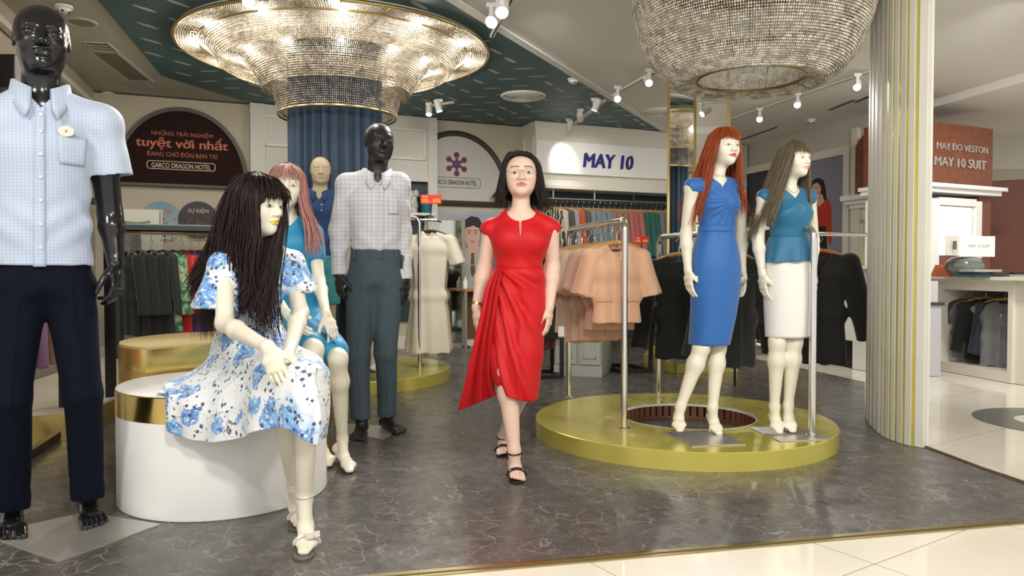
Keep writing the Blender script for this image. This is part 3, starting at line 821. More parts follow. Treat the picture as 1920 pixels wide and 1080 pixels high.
# ---- hair
def strands(guides, per, rad=.0022, jit=.012, seed=1, curl=0.0, sides=3, cbase=(.05, .02, .02), cvar=.35, wisps=0):
    """guides: list of sheets, each a list of polylines (same point count); strands are spread between neighbouring guides"""
    rs = np.random.RandomState(seed); Vs = []; Qs = []; Cs = []; nv = 0
    for sheet in guides:
        Gd = np.array(sheet, float); m = len(Gd)
        cnt = per * max(m - 1, 1)
        for q in range(cnt):
            x = (q + rs.uniform()) / cnt * (m - 1); i = min(int(x), m - 2) if m > 1 else 0; t = x - i
            P = Gd[i] * (1 - t) + Gd[i + 1] * t if m > 1 else Gd[0].copy()
            k = len(P); tt = np.linspace(0, 1, 14)
            # resample with catmull-like cubic
            xs = np.linspace(0, 1, k); P = np.stack([np.interp(tt, xs, P[:, a]) for a in range(3)], 1)
            for _ in range(2): P[1:-1] = P[1:-1] * .5 + (P[:-2] + P[2:]) * .25
            L = tt[:, None] ** 1.1; off = rs.normal(size=3) * jit
            P = P + off * (.25 + L) + .3 * jit * np.sin(tt[:, None] * rs.uniform(5, 14) + rs.uniform(0, 6, 3))
            if curl:
                ph = rs.uniform(0, 6); a = curl * np.clip((tt - .55) / .45, 0, 1) ** 2
                P[:, 0] += a * np.sin(ph + tt * 9); P[:, 1] += a * np.cos(ph + tt * 9) * .6; P[:, 2] += a * .5 * np.sin(ph)
            T = np.gradient(P, axis=0); T /= np.linalg.norm(T, axis=1)[:, None] + 1e-9
            ref = np.array([.3, 1, .2]); A = np.cross(T, ref); A /= np.linalg.norm(A, axis=1)[:, None] + 1e-9; B = np.cross(T, A)
            rr = rad * rs.uniform(.6, 1.5) * np.sin(np.clip(tt * .92 + .08, 0, 1) * PI) ** .4
            rr[-1] = rad * .1
            ring = np.stack([P + (A * math.cos(2 * PI * s_ / sides) + B * math.sin(2 * PI * s_ / sides)) * rr[:, None] for s_ in range(sides)], 1)
            idx = nv + np.arange(14 * sides).reshape(14, sides); a = idx[:-1]; b = idx[1:]
            Vs.append(ring.reshape(-1, 3)); Qs.append(np.stack([a, b, np.roll(b, -1, 1), np.roll(a, -1, 1)], -1).reshape(-1, 4)); nv += 14 * sides
            cc = np.array(cbase) * (1 + rs.uniform(-cvar, cvar)); Cs.append(np.tile(cc, (14 * sides, 1)))
    return np.concatenate(Vs), np.concatenate(Qs), np.concatenate(Cs)
def hair_mat(name, rough=.32):
    m = mat(name, (.1, .05, .03), rough + .12, vcol=True, spec=.4); return m



# ---- shirts
def collar(parent, c, r, f, u, rad, m, open_=.9, h=.042, point=.075, name='collar'):
    """shirt collar: a folded band around the neck, open at the front"""
    c = np.array(c); V = []; n = 36; rows = 5
    for j in range(n + 1):
        a = open_ * .5 + (2 * PI - open_) * j / n; tt = abs(j / n - .5) * 2
        d = r * math.sin(a) + f * math.cos(a); pt = max(0, (tt - .72) / .28)
        base = c + d * rad * (1 + .10 * pt) - u * (.030 * tt ** 2)
        up = u * h * (1 - .35 * pt)
        V += [base, base + up * .98 + d * .002, base + up + d * .009, base + up * .2 + d * (.019) - u * (.012 + point * .55 * pt) + f * .012 * pt, base + d * (.021 + .004 * pt) - u * (.014 + point * pt) + f * .016 * pt - r * math.copysign(1, math.sin(a)) * (-.012) * pt]
    Q = [(j * rows + k, (j + 1) * rows + k, (j + 1) * rows + k + 1, j * rows + k + 1) for j in range(n) for k in range(rows - 1)]
    return mk(name, (np.array(V), np.array(Q)), m, parent, world=True, solid=.003)
def polo_buttons(parent, pts, f, m, r=.006, name='button'):
    for p in pts:
        b = MB(); q = Vector(tuple(f)).to_track_quat('Z', 'Y').to_matrix().to_4x4()
        b.lathe([(.0001, .0022), (r * .55, .0022), (r * .8, .003), (r, .002), (r, 0), (r * .9, -.001)], n=12).xf(Matrix.Translation(Vector(p)) @ q)
        mk(name, b, m, parent, world=True)
def onto(V, Q, p, f, thr=.02):
    """push a point p along f onto the mesh surface (front)"""
    p = np.array(p); f = np.array(f); d = V - p; al = d @ f; lat = np.linalg.norm(d - al[:, None] * f, axis=1); m = lat < thr
    return p + f * (al[m].max() if m.any() else 0)
# ---- wigs and hair
def wig(parent, c, fr, H, cb, fall, phi0=2.15, bang_z=.16, nb=170, ns=430, rad=.0021, jit=.008, rx=.385, ry=.475, rz=.415, seed=1, curl=0.0, name='hair', a_crown=1, cvar=.35, part=0.0, bang_x=(-1, 1), rough=.32, zend=92, bulge=1.0, bbase=None, sparse=1.0, cap_face=.50):
    r, f, u = fr; r = -np.array(r); c = np.array(c)               # r now points to the picture right when the head faces us
    cen = c + (f * -.05 + u * .12) * H
    def ep(phi, a, k=1.0):
        return cen + (r * (rx * k * math.sin(phi) * math.sin(a) + part * math.cos(a) ** 3) - f * ry * k * math.cos(phi) * math.sin(a) + u * rz * k * math.cos(a)) * H
    sheet = []; n = 34; inner = []
    for i in range(n + 1):
        phi = -phi0 + 2 * phi0 * i / n
        top = [ep(phi, R(a_crown + (zend - a_crown) * q / 5)) for q in range(6)]
        offs = fall(phi, top[-1]); sheet.append(top + [top[-1] + np.array(o) for o in offs])
        ti = [ep(phi, R(2 + (zend - 2) * q / 5), .965) for q in range(6)]
        inner.append(ti + [ti[-1] + np.array(o) * .97 for o in offs[:-1]] + [ti[-1] + np.array(offs[-1]) * .86])
    gs = [sheet]
    V, Q, C = strands(gs, max(1, int(ns / n)), rad, jit, seed, curl, cbase=cb, cvar=cvar)
    I = np.array(inner); k = I.shape[1]; I2 = I + 0
    # ragged lower edge of the inner curtain
    rs = np.random.RandomState(seed + 5)
    idx = np.arange((n + 1) * k).reshape(n + 1, k); a = idx[:-1]; b = idx[1:]
    q2 = np.stack([a[:, :-1], b[:, :-1], b[:, 1:], a[:, 1:]], -1).reshape(-1, 4)
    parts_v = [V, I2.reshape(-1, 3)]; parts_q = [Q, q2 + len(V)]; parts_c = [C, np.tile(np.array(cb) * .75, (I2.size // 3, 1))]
    nv = len(V) + I2.size // 3
    # scalp cap
    cp = Field(); cp.ell(cen, (rx * .955 * H, ry * .955 * H, rz * .955 * H), .01, (r, f, u))
    cp.ell(c + (f * .62 - u * (cap_face - .20)) * H, (.36 * H, .50 * H, .56 * H), .02, (r, f, u), True)
    if cap_face < .4: cp.ell(cen + (f * .48 + u * .05) * H, (.36 * H, .34 * H, .36 * H), .02, (r, f, u), True)
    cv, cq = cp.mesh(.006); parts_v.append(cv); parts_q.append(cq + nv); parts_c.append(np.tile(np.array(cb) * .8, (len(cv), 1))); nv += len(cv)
    if nb:
        bs = []
        for i in range(13):
            x = bang_x[0] + (bang_x[1] - bang_x[0]) * i / 12; phi = PI + x * (PI - phi0)
            aend = math.acos(max(-.6, min(.99, ((bang_z(x) if callable(bang_z) else bang_z) - .12) / rz)))
            bs.append([ep(phi, R(8) + (aend - R(8)) * q / 7, 1 + .045 * bulge * (q / 7)) for q in range(8)])
        V, Q, C = strands([bs], max(1, nb // 12), rad * .9, jit * .55, seed + 3, 0, cbase=bbase or cb, cvar=cvar)
        parts_v.append(V); parts_q.append(Q + nv); parts_c.append(C)
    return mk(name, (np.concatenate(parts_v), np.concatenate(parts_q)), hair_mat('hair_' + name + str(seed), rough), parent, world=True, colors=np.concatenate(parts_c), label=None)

M_SKINM = mat('cream_mannequin_skin', (.78, .735, .60), .38, vcol=True, spec=.4)
M_SKIN = mat('person_skin', (.8, .6, .5), .45, vcol=True, spec=.35)
M_BLKG = mat('gloss_black_mannequin', (.010, .010, .011), .18, spec=.55)
M_BLKM = mat('satin_black_mannequin', (.016, .016, .017), .42, spec=.45)
M_RING = mat('cream_plastic_ring', (.62, .57, .44), .3)
CREAMSK = (.80, .76, .63)

def neck_cut(c, r, f, zV, slope, yfront=-.02, zmax=.5):
    """V shaped cut in front of the neck; c on the body axis"""
    r = np.array(r); f = np.array(f); c = np.array(c)
    def g(X, Y, Z, A):
        x = (X - c[0]) * r[0] + (Y - c[1]) * r[1]; y = (X - c[0]) * f[0] + (Y - c[1]) * f[1]
        d = ((Z - zV) - np.abs(x) * slope) / math.hypot(1, slope)
        d = np.minimum(d, y - yfront); d = np.minimum(d, zmax - np.abs(x) * 0)
        return np.maximum(A, d)
    return g
def zcut(z, below=True, c=None, f=None, tilt=0.0):
    def g(X, Y, Z, A):
        zz = z if c is None else z + tilt * ((X - c[0]) * f[0] + (Y - c[1]) * f[1])
        return np.maximum(A, (zz - Z) if below else (Z - zz))
    return g
def armhole(p, o, z0):
    n = N3(V3(o[0], o[1], 0) * .84 - V3(0, 0, .54))
    def g(X, Y, Z, A):
        d = (X - p[0]) * n[0] + (Y - p[1]) * n[1] + (Z - p[2]) * n[2]; return np.maximum(A, np.minimum(d, Z - z0))
    return g
def top_field(J, rS, s=1.0, g=.010, male=False, cap_sleeve=0.0, bottom=None):
    Fd = Field(); wa, ch, nb = [np.array(J[k], float) for k in ('waist', 'chest', 'neck')]
    if male: T = ((.132, .098), (.160, .112), (.115, .075))
    else: T = ((.103, .078), (.125, .090), (.085, .058))
    T = [(a * s + g, b * s + g) for a, b in T]
    if bottom is not None:
        b0, a_, b_ = bottom; Fd.cap(b0, wa, a_, T[0][0], k=.04, u=rS, b0=b_, b1=T[0][1])
    Fd.cap(wa, ch, T[0][0], T[1][0], k=.04, u=rS, b0=T[0][1], b1=T[1][1])
    top = ch + (nb - ch) * .72
    Fd.cap(ch, top, T[1][0], T[2][0], k=.04, u=rS, b0=T[1][1], b1=T[2][1])
    G = MAL if male else FEM
    for sd in ('L', 'R'):
        sh = np.array(J['sh' + sd], float); o = (sh - top); o[2] = 0; o = o / np.linalg.norm(o)
        if cap_sleeve:
            Fd.cap(top + (nb - top) * .35, sh + V3(0, 0, .003), G['nk'] * .95 * s + g, G['sh'] * s + .008, k=.03)
            Fd.cap(sh + o * .0 + V3(0, 0, .014), sh + o * (cap_sleeve + .016) + V3(0, 0, -.002), G['sh'] * s * .62, .017, k=.03)
            Fd.func(armhole(sh + o * (cap_sleeve + .030) + V3(0, 0, -.004), o, sh[2] - .120))
        else:
            Fd.cap(top + (nb - top) * .35, sh + V3(0, 0, .004), G['nk'] * .95 * s + g, G['sh'] * s + g, k=.03)
    return Fd

# ================================================================== the person in red
def person():
    G = Fig((.03, 3.75, 0), (0, -1)); r, f, u = -G.r, np.array(G.f), V3(0, 0, 1); pr = np.array(G.r)
    J = dict(head=G.pt(977, 329, .02), H=.215, hf=(0.02, -1, .05), neck=G.pt(977, 397), chest=G.pt(976, 447), waist=G.pt(973, 505), pelvis=G.pt(969, 562),
             shL=G.pt(921, 431), shR=G.pt(1032, 429), elL=G.pt(908, 503, -.04), elR=G.pt(1036, 500, -.04), wrL=G.pt(893, 577, .0), wrR=G.pt(1030, 576, .03),
             hipL=G.pt(945, 580), hipR=G.pt(992, 580), knL=G.pt(950, 697, .12), knR=G.pt(990, 700, .0), anL=G.pt(964, 846, .19), anR=G.pt(944, 818, -.28))
    root = thing('person', 'woman in a red draped dress and glasses walking across the dark floor', 'person', (.03, 3.75, 0.004))
    Fd, fr = body_field(J, FEM, pr, pr, s=1.0)
    Fd.ops[0:0] = []
    bust(Fd, J['chest'], f, pr)
    Ph = head_field(Fd, J['head'], *fr, J['H'], nose=.82, wide=1.13, mouth=.9)
    hand_field(Fd, J['wrR'], (-.04, -.05, -1), (-1, 0, 0), (-.35, -1, 0), 1.0, curl=.42)
    hand_field(Fd, J['wrL'], (.0, -.02, -1), (1, 0, 0), (.3, -1, 0), 1.0, curl=.4)
    foot_field(Fd, J['anL'], G.pt(964, 868, .15) , G.pt(968, 888, .235), G.pt(970, 898, .285), .95, toes=.8, side=(1, 0, 0))
    foot_field(Fd, J['anR'], G.pt(944, 829, -.31), G.pt(944, 843, -.235), G.pt(944, 850, -.195), .95, toes=.8, side=(-1, 0, 0))
    wr, wl = J['wrR'], J['wrL']
    fine = [(*cbox(J['head'] + V3(0, 0, .0), .135), .0027), (wr + V3(-.07, -.09, -.21), wr + V3(.07, .07, .0), .0032), (wl + V3(-.07, -.09, -.21), wl + V3(.07, .07, 0), .0035),
            (V3(-.05, 3.36, 0), V3(.14, 3.66, .16), .0032)]
    V, Q = mesh_body(Fd, .0065, fine)
    V[:, 2] = np.maximum(V[:, 2], .012)
    C = face_colors(V, np.array(J['head']), fr, J['H'], (.78, .55, .44), lip=(.58, .16, .14), brow=(.12, .07, .05), eye=(.62, .57, .54), blush=(.80, .40, .34), wide=1.13)
    mk('body', (V, Q), M_SKIN, root, world=True, colors=C)
    # bodice
    D = top_field(J, pr, g=.013, cap_sleeve=.020); bust(D, J['chest'], f, pr, grow=.012, k=.04)
    nb = J['neck']
    D.ell(nb + V3(0, -.055, .012), (.078, .11, .062), .01, sub=True); D.cap(nb + V3(0, 0, -.01), nb + V3(0, 0, .14), .062, k=.01, sub=True)
    zk0, zk1 = G.pt(975, 442, .1)[2], G.pt(975, 412, .1)[2]
    def key(X, Y, Z, A):
        x = np.abs(X - G.pt(976, 420, .1)[0]); w = .0052 * np.clip((Z - zk0) / (zk1 - zk0) * 0 + 1, 0, 1)
        d = np.minimum(np.minimum(w - x, Z - zk0), nb[1] - Y - .02); d = np.minimum(d, zk1 + .02 - Z); return np.maximum(A, d)
    D.func(key); zw = G.pt(973, 506)[2]; D.func(zcut(zw - .015))
    V, Q = D.mesh(.0052)
    def fold(P):
        x = P[:, 0] - nb[0]; z = P[:, 2] - zw; fr_ = P[:, 1] < nb[1]
        return .0022 * np.sin((z + .9 * np.abs(x)) * 70 + 2 * vn(P, 9, 3)) * np.exp(-((z - .03) / .05) ** 2) + .0030 * vn(P * np.array([1, 1, .5]), 30, 5) * (z < .2) + .002 * np.sin(x * 60) * np.exp(-((z - .24) / .06) ** 2)
    V, Q = displace(V, Q, fold)
    MR = mat('red_satin', (.58, .004, .008), .56, spec=.35, sheen=.05, bump=.05, bscale=300)
    bod = mk('dress', (V, Q), MR, root, world=True)
    # skirt
    secs = [(G.pt(973, 502), .121, .098), (G.pt(971, 530), .136, .112), (G.pt(969, 570), .146, .124), (G.pt(968, 618, .02), .143, .138), (G.pt(967, 665, .05), .134, .142), (G.pt(968, 706, .07), .118, .142), (G.pt(971, 745, .08), .098, .135)]
    def disp(th, t):
        x = math.cos(th); z = t * 2.1; fr_ = max(0, -math.sin(th)) ** .5 * min(1, t * 6)
        an = math.atan2(z + .05, x + 1.15); rr = math.hypot(z, x + 1.15)
        a = .0105 * math.sin(an * 23 + 1.3 * math.sin(rr * 2.5)) + .004 * math.sin(an * 41 + rr)
        a += .010 * math.exp(-((x - .15 - .1 * math.sin(z * 3)) / .10) ** 2) * min(1, t * 2) * (1 - t * .4)
        return fr_ * a + .003 * math.sin(3 * th + t * 9) * t
    hem = lambda th: .905 + .095 * math.cos(th - 5.45)
    mk('skirt', loft(secs, 130, disp, hem, sub=12), MR, root, world=True, solid=.003)
    wb = [G.pt(973, 503) + V3(.1235 * math.cos(a), .0995 * math.sin(a), 0) for a in np.linspace(0, 2 * PI, 60, endpoint=False)]
    mk('waist_seam', MB().tube(wb, .0035, 6, closed=True), MR, root, world=True)
    # draped side train
    Lp = [(928, 504, .085), (911, 540, .10), (901, 590, .11), (889, 640, .10), (876, 700, .06), (866, 740, .02), (858, 771, -.02)]
    Rp = [(940, 504, .10), (936, 540, .125), (931, 590, .13), (926, 640, .115), (925, 690, .085), (927, 722, .06), (929, 742, .04)]
    n = 46; rows = []; K = 60
    for i in range(K + 1):
        t = i / K * 6; a = min(int(t), 5); e = t - a
        l = [Lp[a][q] * (1 - e) + Lp[a + 1][q] * e for q in range(3)]; rg = [Rp[a][q] * (1 - e) + Rp[a + 1][q] * e for q in range(3)]
        for j in range(n + 1):
            s_ = j / n; ph = s_ ** 1.25 * 2 * PI * (2.5 + .5 * math.sin(i * .06)); w = math.sin(ph) + .35 * math.sin(2.3 * ph + i * .04); am = .006 + .022 * (i / K)
            px = l[0] * (1 - s_) + rg[0] * s_; py = l[1] * (1 - s_) + rg[1] * s_; rows.append(G.pt(px, py, l[2] * (1 - s_) + rg[2] * s_ + am * w))
    idx = np.arange((K + 1) * (n + 1)).reshape(K + 1, n + 1); a = idx[:-1]; b = idx[1:]
    mk('draped_train', (np.array(rows), np.stack([a[:, :-1], a[:, 1:], b[:, 1:], b[:, :-1]], -1).reshape(-1, 4)), MR, root, world=True, solid=.003)
    # hair: shoulder length, parted, wavy ends
    def fall(phi, p):
        s_ = math.sin(phi); side = 1 if s_ > 0 else -1; fr_ = -math.cos(phi)
        L = .150 + .015 * math.cos(phi * 3) + (.025 if side > 0 else 0)
        out = .004 * s_; fw = -.05 * max(0, fr_) if True else 0
        o = []
        for q in range(1, 6):
            t = q / 5; o.append(V3(out * t + (.030 * s_ * t ** 3) + (.02 * t ** 3 if side > 0 else -.008 * t), fw * t * .5 + .01 * t, -L * t))
        return o
    wig(root, J['head'] + V3(0, 0, .004), fr, J['H'], (.020, .012, .010), fall, phi0=2.05, nb=0, ns=620, rad=.0019, jit=.010, seed=11, curl=.022, rx=.40, ry=.48, rz=.42, part=-.10, cap_face=.36, zend=96)
    # side swept fringe
    r_, f_, u_ = fr; r2 = -r_; Hh = J['H']; c = J['head']
    def hp(x, y, z): return c + (r2 * x + f_ * y + u_ * z) * Hh
    sh = []
    for side, xs in ((1, .44), (-1, -.43)):
        g = []
        for k in range(6):
            t = k / 5
            y0 = -.12 + .40 * t; z0 = .12 + .43 * math.sqrt(max(.02, 1 - ((y0 + .05) / .49) ** 2))
            g.append([hp(-.08, y0, z0), hp(-.08 + side * .10, y0 + .03, z0 - .015), hp(-.04 + (xs + .04) * .52, .04 + .24 * t, z0 * .93 + .02), hp(xs * .86, .08 + .19 * t, .29), hp(xs * .96, .10 + .14 * t, .10), hp(xs * 1.0, .19 + .03 * t, -.10), hp(xs * 1.04, .13, -.36), hp(xs * 1.16, .08, -.66)])
        sh.append(g)
    V, Q, C = strands(sh, 34, .0019, .0055, 31, .014, cbase=(.020, .012, .010))
    mk('fringe', (V, Q), hair_mat('hair_hair11'), root, world=True, colors=C)
    # glasses
    gl = thing('glasses', None, None); gl.parent = root
    gl.location = (0, 0, 0)
    MG = mat('thin_gold_wire', (.30, .21, .14), .35, .8)
    rim = MB(); ln = MB()
    for sx in (-1, 1):
        pts = []
        for k in range(28):
            a = 2 * PI * k / 28; e = 3.0
            x = .128 * abs(math.cos(a)) ** (2 / e) * math.copysign(1, math.cos(a)); z = .112 * abs(math.sin(a)) ** (2 / e) * math.copysign(1, math.sin(a))
            pts.append(hp(sx * .155 + x, .475 - .05 * abs(sx * .155 + x), z - .035))
        rim.tube(pts, .0012, 5, closed=True); m0 = np.mean(pts, 0); ln.add([tuple(m0)] + [tuple(p) for p in pts], [(0, i + 1, (i + 1) % 28 + 1) for i in range(28)])
        rim.tube([hp(sx * .285, .45, .02), hp(sx * .35, .40, .02), hp(sx * .375, .0, .0)], .0011, 5)
    rim.tube([hp(-.03, .48, .02), hp(0, .495, .035), hp(.03, .48, .02)], .0012, 5)
    mk('frame', rim, MG, gl, world=True)
    mk('lens', ln, mat('spectacle_lens', (.8, 1, .9), .03, alpha=.04, spec=.4), gl, world=True, label='clear lenses, faint green reflection painted in')  # greenish base colour stands in for the reflection on the glass
    # watch, bracelet, sandals
    def band(c_, ax, ra, rb, th, m, name, box=None, lab=None):
        q = Vector(ax).to_track_quat('Z', 'Y').to_matrix().to_4x4(); mb = MB()
        mb.lathe([(1, -th), (1.0, th), (1.08, th), (1.08, -th)], n=28, closed=True)
        mb.v = [(x * ra, y * rb, z) for x, y, z in mb.v]
        if box: mb.box(*box)
        return mk(name, mb.xf(Matrix.Translation(Vector(c_)) @ q), m, root, world=True, label=lab)
    band(wl + (J['elL'] - wl) * .10, (J['elL'] - wl), .026, .025, .006, M_GOLD, 'watch', (-.012, -.032, -.013, .012, -.024, .013), 'gold wristwatch')
    band(wr + (J['elR'] - wr) * .04, (J['elR'] - wr), .0255, .0245, .0012, M_STEEL, 'bracelet', None, 'thin silver bracelet')
    MB_ = mat('black_patent_leather', (.012, .01, .01), .2)
    for sd, an, he, ba, to in (('L', J['anL'], G.pt(964, 868, .15), G.pt(968, 888, .235), G.pt(970, 898, .285)), ('R', J['anR'], G.pt(944, 829, -.31), G.pt(944, 843, -.235), G.pt(944, 850, -.195))):
        o = thing('sandal', None, None); o.parent = root
        sole = MB(); d = Vector(to - he); d.z = 0; d.normalize(); w = Vector((d.y, -d.x, 0))
        prof = []
        for t, wd in ((-.16, .012), (-.05, .024), (.2, .026), (.45, .026), (.7, .036), (.95, .037), (1.12, .030), (1.22, .012)):
            p = Vector(he + (to - he) * t); p.z = max(0, (he[2] - .030) * max(0, 1 - max(0, t) / .68)) + .0045; prof.append((p, wd))
        vs = []; 
        for p, wd in prof: vs += [p - w * wd, p + w * wd, p + w * wd + Vector((0, 0, .008)), p - w * wd + Vector((0, 0, .008))]
        fs = [(0, 1, 2, 3)] + [(4 * i + k, 4 * i + (k + 1) % 4, 4 * i + 4 + (k + 1) % 4, 4 * i + 4 + k) for i in range(len(prof) - 1) for k in range(4)] + [(4 * len(prof) - 1, 4 * len(prof) - 2, 4 * len(prof) - 3, 4 * len(prof) - 4)]
        mk('sole', sole.add(vs, fs), MB_, o, world=True)
        mk('heel', MB().tube([Vector(he) + Vector((0, .012, -.032)), Vector((he[0], he[1] + .02, .0005))], [.014, .007], 10), MB_, o, world=True)
        mk('ankle_strap', MB().tube([Vector(an) + Vector((.036 * math.cos(a), .038 * math.sin(a) + .003, -.006 + .004 * math.sin(a))) for a in np.linspace(0, 2 * PI, 26, endpoint=False)], .0042, 6, closed=True), MB_, o, world=True)
        mk('toe_strap', MB().tube([Vector(ba) + w * (.044 * math.cos(a)) + Vector((0, 0, max(-.008, .030 * math.sin(a)) - .002)) + d * (.01) for a in np.linspace(-.15, PI + .15, 14)], .0065, 6), MB_, o, world=True)
        mk('back_strap', MB().tube([Vector(he) + Vector((.0, .030, -.02)), Vector(he) + Vector((0, .036, .02)), Vector(an) + Vector((0, .036, -.006))], .0035, 6), MB_, o, world=True)
    return root

# ================================================================== the two dressed mannequins on the round gold platform
def base_plate(root, pts, z, m=M_PLATE, name='base_plate'):
    b = MB(); b.prism([(p.x, p.y) for p in pts], z, z + .004); o = mk(name, b, m, root, world=True, smooth=False); fixnormals(o); return o
def collar_chain(root, c, r, f, rad, m, drop=.0, name='necklace'):
    pts = []
    for k in range(40):
        a = 2 * PI * k / 40; w = max(0, math.cos(a)) ** 2; pts.append(np.array(c) + r * rad * math.sin(a) * (1 + .12 * w) + f * (rad * .92 * math.cos(a) + .012 * w) - V3(0, 0, .012 * w + drop * w ** 2))
    return mk(name, MB().tube(pts, .0016, 5, closed=True), m, root, world=True)
def clamp_in(V, secs, r, f, J, m=.93):
    zs = np.array([c[2] for c, a, b in secs])[::-1]; c = np.array([q[0] for q in secs])[::-1]; a = np.array([q[1] for q in secs])[::-1]; b = np.array([q[2] for q in secs])[::-1]
    z = V[:, 2]; cx = np.interp(z, zs, c[:, 0]); cy = np.interp(z, zs, c[:, 1]); A = np.interp(z, zs, a); B = np.interp(z, zs, b)
    dx, dy = V[:, 0] - cx, V[:, 1] - cy; x = dx * r[0] + dy * r[1]; y = dx * f[0] + dy * f[1]; q = np.sqrt((x / A) ** 2 + (y / B) ** 2)
    ok = (z > zs[0] - .004) & (z < zs[-1]) & (q > m) & (q < 1.7)
    for sd in ('L', 'R'):
        for p0, p1 in ((J['el' + sd], J['wr' + sd]), (J['wr' + sd], J['wr' + sd] + N3(J.get('hd' + sd, (0, 0, -1))) * .2)):
            w = p1 - p0; t = np.clip((V - p0) @ w / (w @ w), 0, 1); ok &= np.linalg.norm(V - p0 - t[:, None] * w, axis=1) > .048
    k = np.where(ok, m / np.maximum(q, 1e-6), 1.0); V = V.copy(); V[:, 0] = cx * (ok) + np.where(ok, dx * k, V[:, 0]); V[:, 1] = cy * ok + np.where(ok, dy * k, V[:, 1])
    return V
def slim(name, lab, G, J, s, skin=CREAMSK, lip=(.6, .1, .1), eye=None, brow=None, face=True, armdir=None, coarse=.0065, hfine=.0026, nose=.9, mouth=.8, toesd=.1, iris=(.10, .09, .08), lash=(.12, .11, .10), floorz=0.0, group=None, hands=(('L', .30), ('R', .30)), skip=(), bustk=True, feet=True):
    f = np.array(G.f); r = np.array(G.r)
    root = thing(name, lab, 'mannequin', G.root, 0, group)
    Fd, fr = body_field(J, dict(FEM, th=.062) if 'skirt' in J else FEM, J.get('rH', r), J.get('rS', r), s=s, skip=skip)
    if bustk: bust(Fd, J['chest'], J.get('cf', f), J.get('rS', r), s * .84)
    head_field(Fd, J['head'], *fr, J['H'], nose=nose, mouth=mouth)
    fine = [(*cbox(J['head'], J['H'] * .62), hfine)]
    for sd, cu in hands:
        w = J['wr' + sd]; s_ = 1 if sd == 'L' else -1
        d = J.get('hd' + sd, (0, 0, -1)); n = J.get('hn' + sd, r * s_); t = J.get('ht' + sd, f)
        hand_field(Fd, w, d, n, t, .95, curl=cu, spread=.12)
        d = N3(d); c_ = w + d * .10; fine.append((c_ - .115, c_ + .115, .0034))
    if feet:
        for sd in ('L', 'R'):
            if 'leg' + sd in skip: continue
            foot_field(Fd, J['an' + sd], J['he' + sd], J['ba' + sd], J['to' + sd], .88)
    V, Q = mesh_body(Fd, coarse, fine)
    V[:, 2] = np.maximum(V[:, 2], floorz)
    if 'skirt' in J: V = clamp_in(V, J['skirt'], r, f, J)
    C = face_colors(V, np.array(J['head']), fr, J['H'], skin, lip=lip, brow=brow, eye=eye, iris=iris, lash=lash)
    mk('body', (V, Q), M_SKINM, root, world=True, colors=C)
    return root, fr
def vtop(root, J, G, s, m, vdepth, slope, g=.009, zbot=None, capsl=.001, name='top', folds=None, bottom=None, yf=-.03):
    f = np.array(G.f); r = np.array(G.r)
    D = top_field(J, r, s=s, g=g, cap_sleeve=capsl, bottom=bottom); bust(D, J['chest'], f, r, s * .84, grow=g + .002, k=.035)
    nb = J['neck']
    D.func(neck_cut(nb, r, f, nb[2] - vdepth, slope, yf)); D.cap(nb + V3(0, 0, -.012), nb + V3(0, 0, .14), .052, k=.01, sub=True)
    if zbot is not None: D.func(zcut(zbot))
    V, Q = D.mesh(.0055)
    if folds: V, Q = displace(V, Q, lambda P: folds((P - nb) @ r, (P - nb) @ f, P[:, 2] - nb[2], P))
    return mk(name, (V, Q), m, root, world=True)
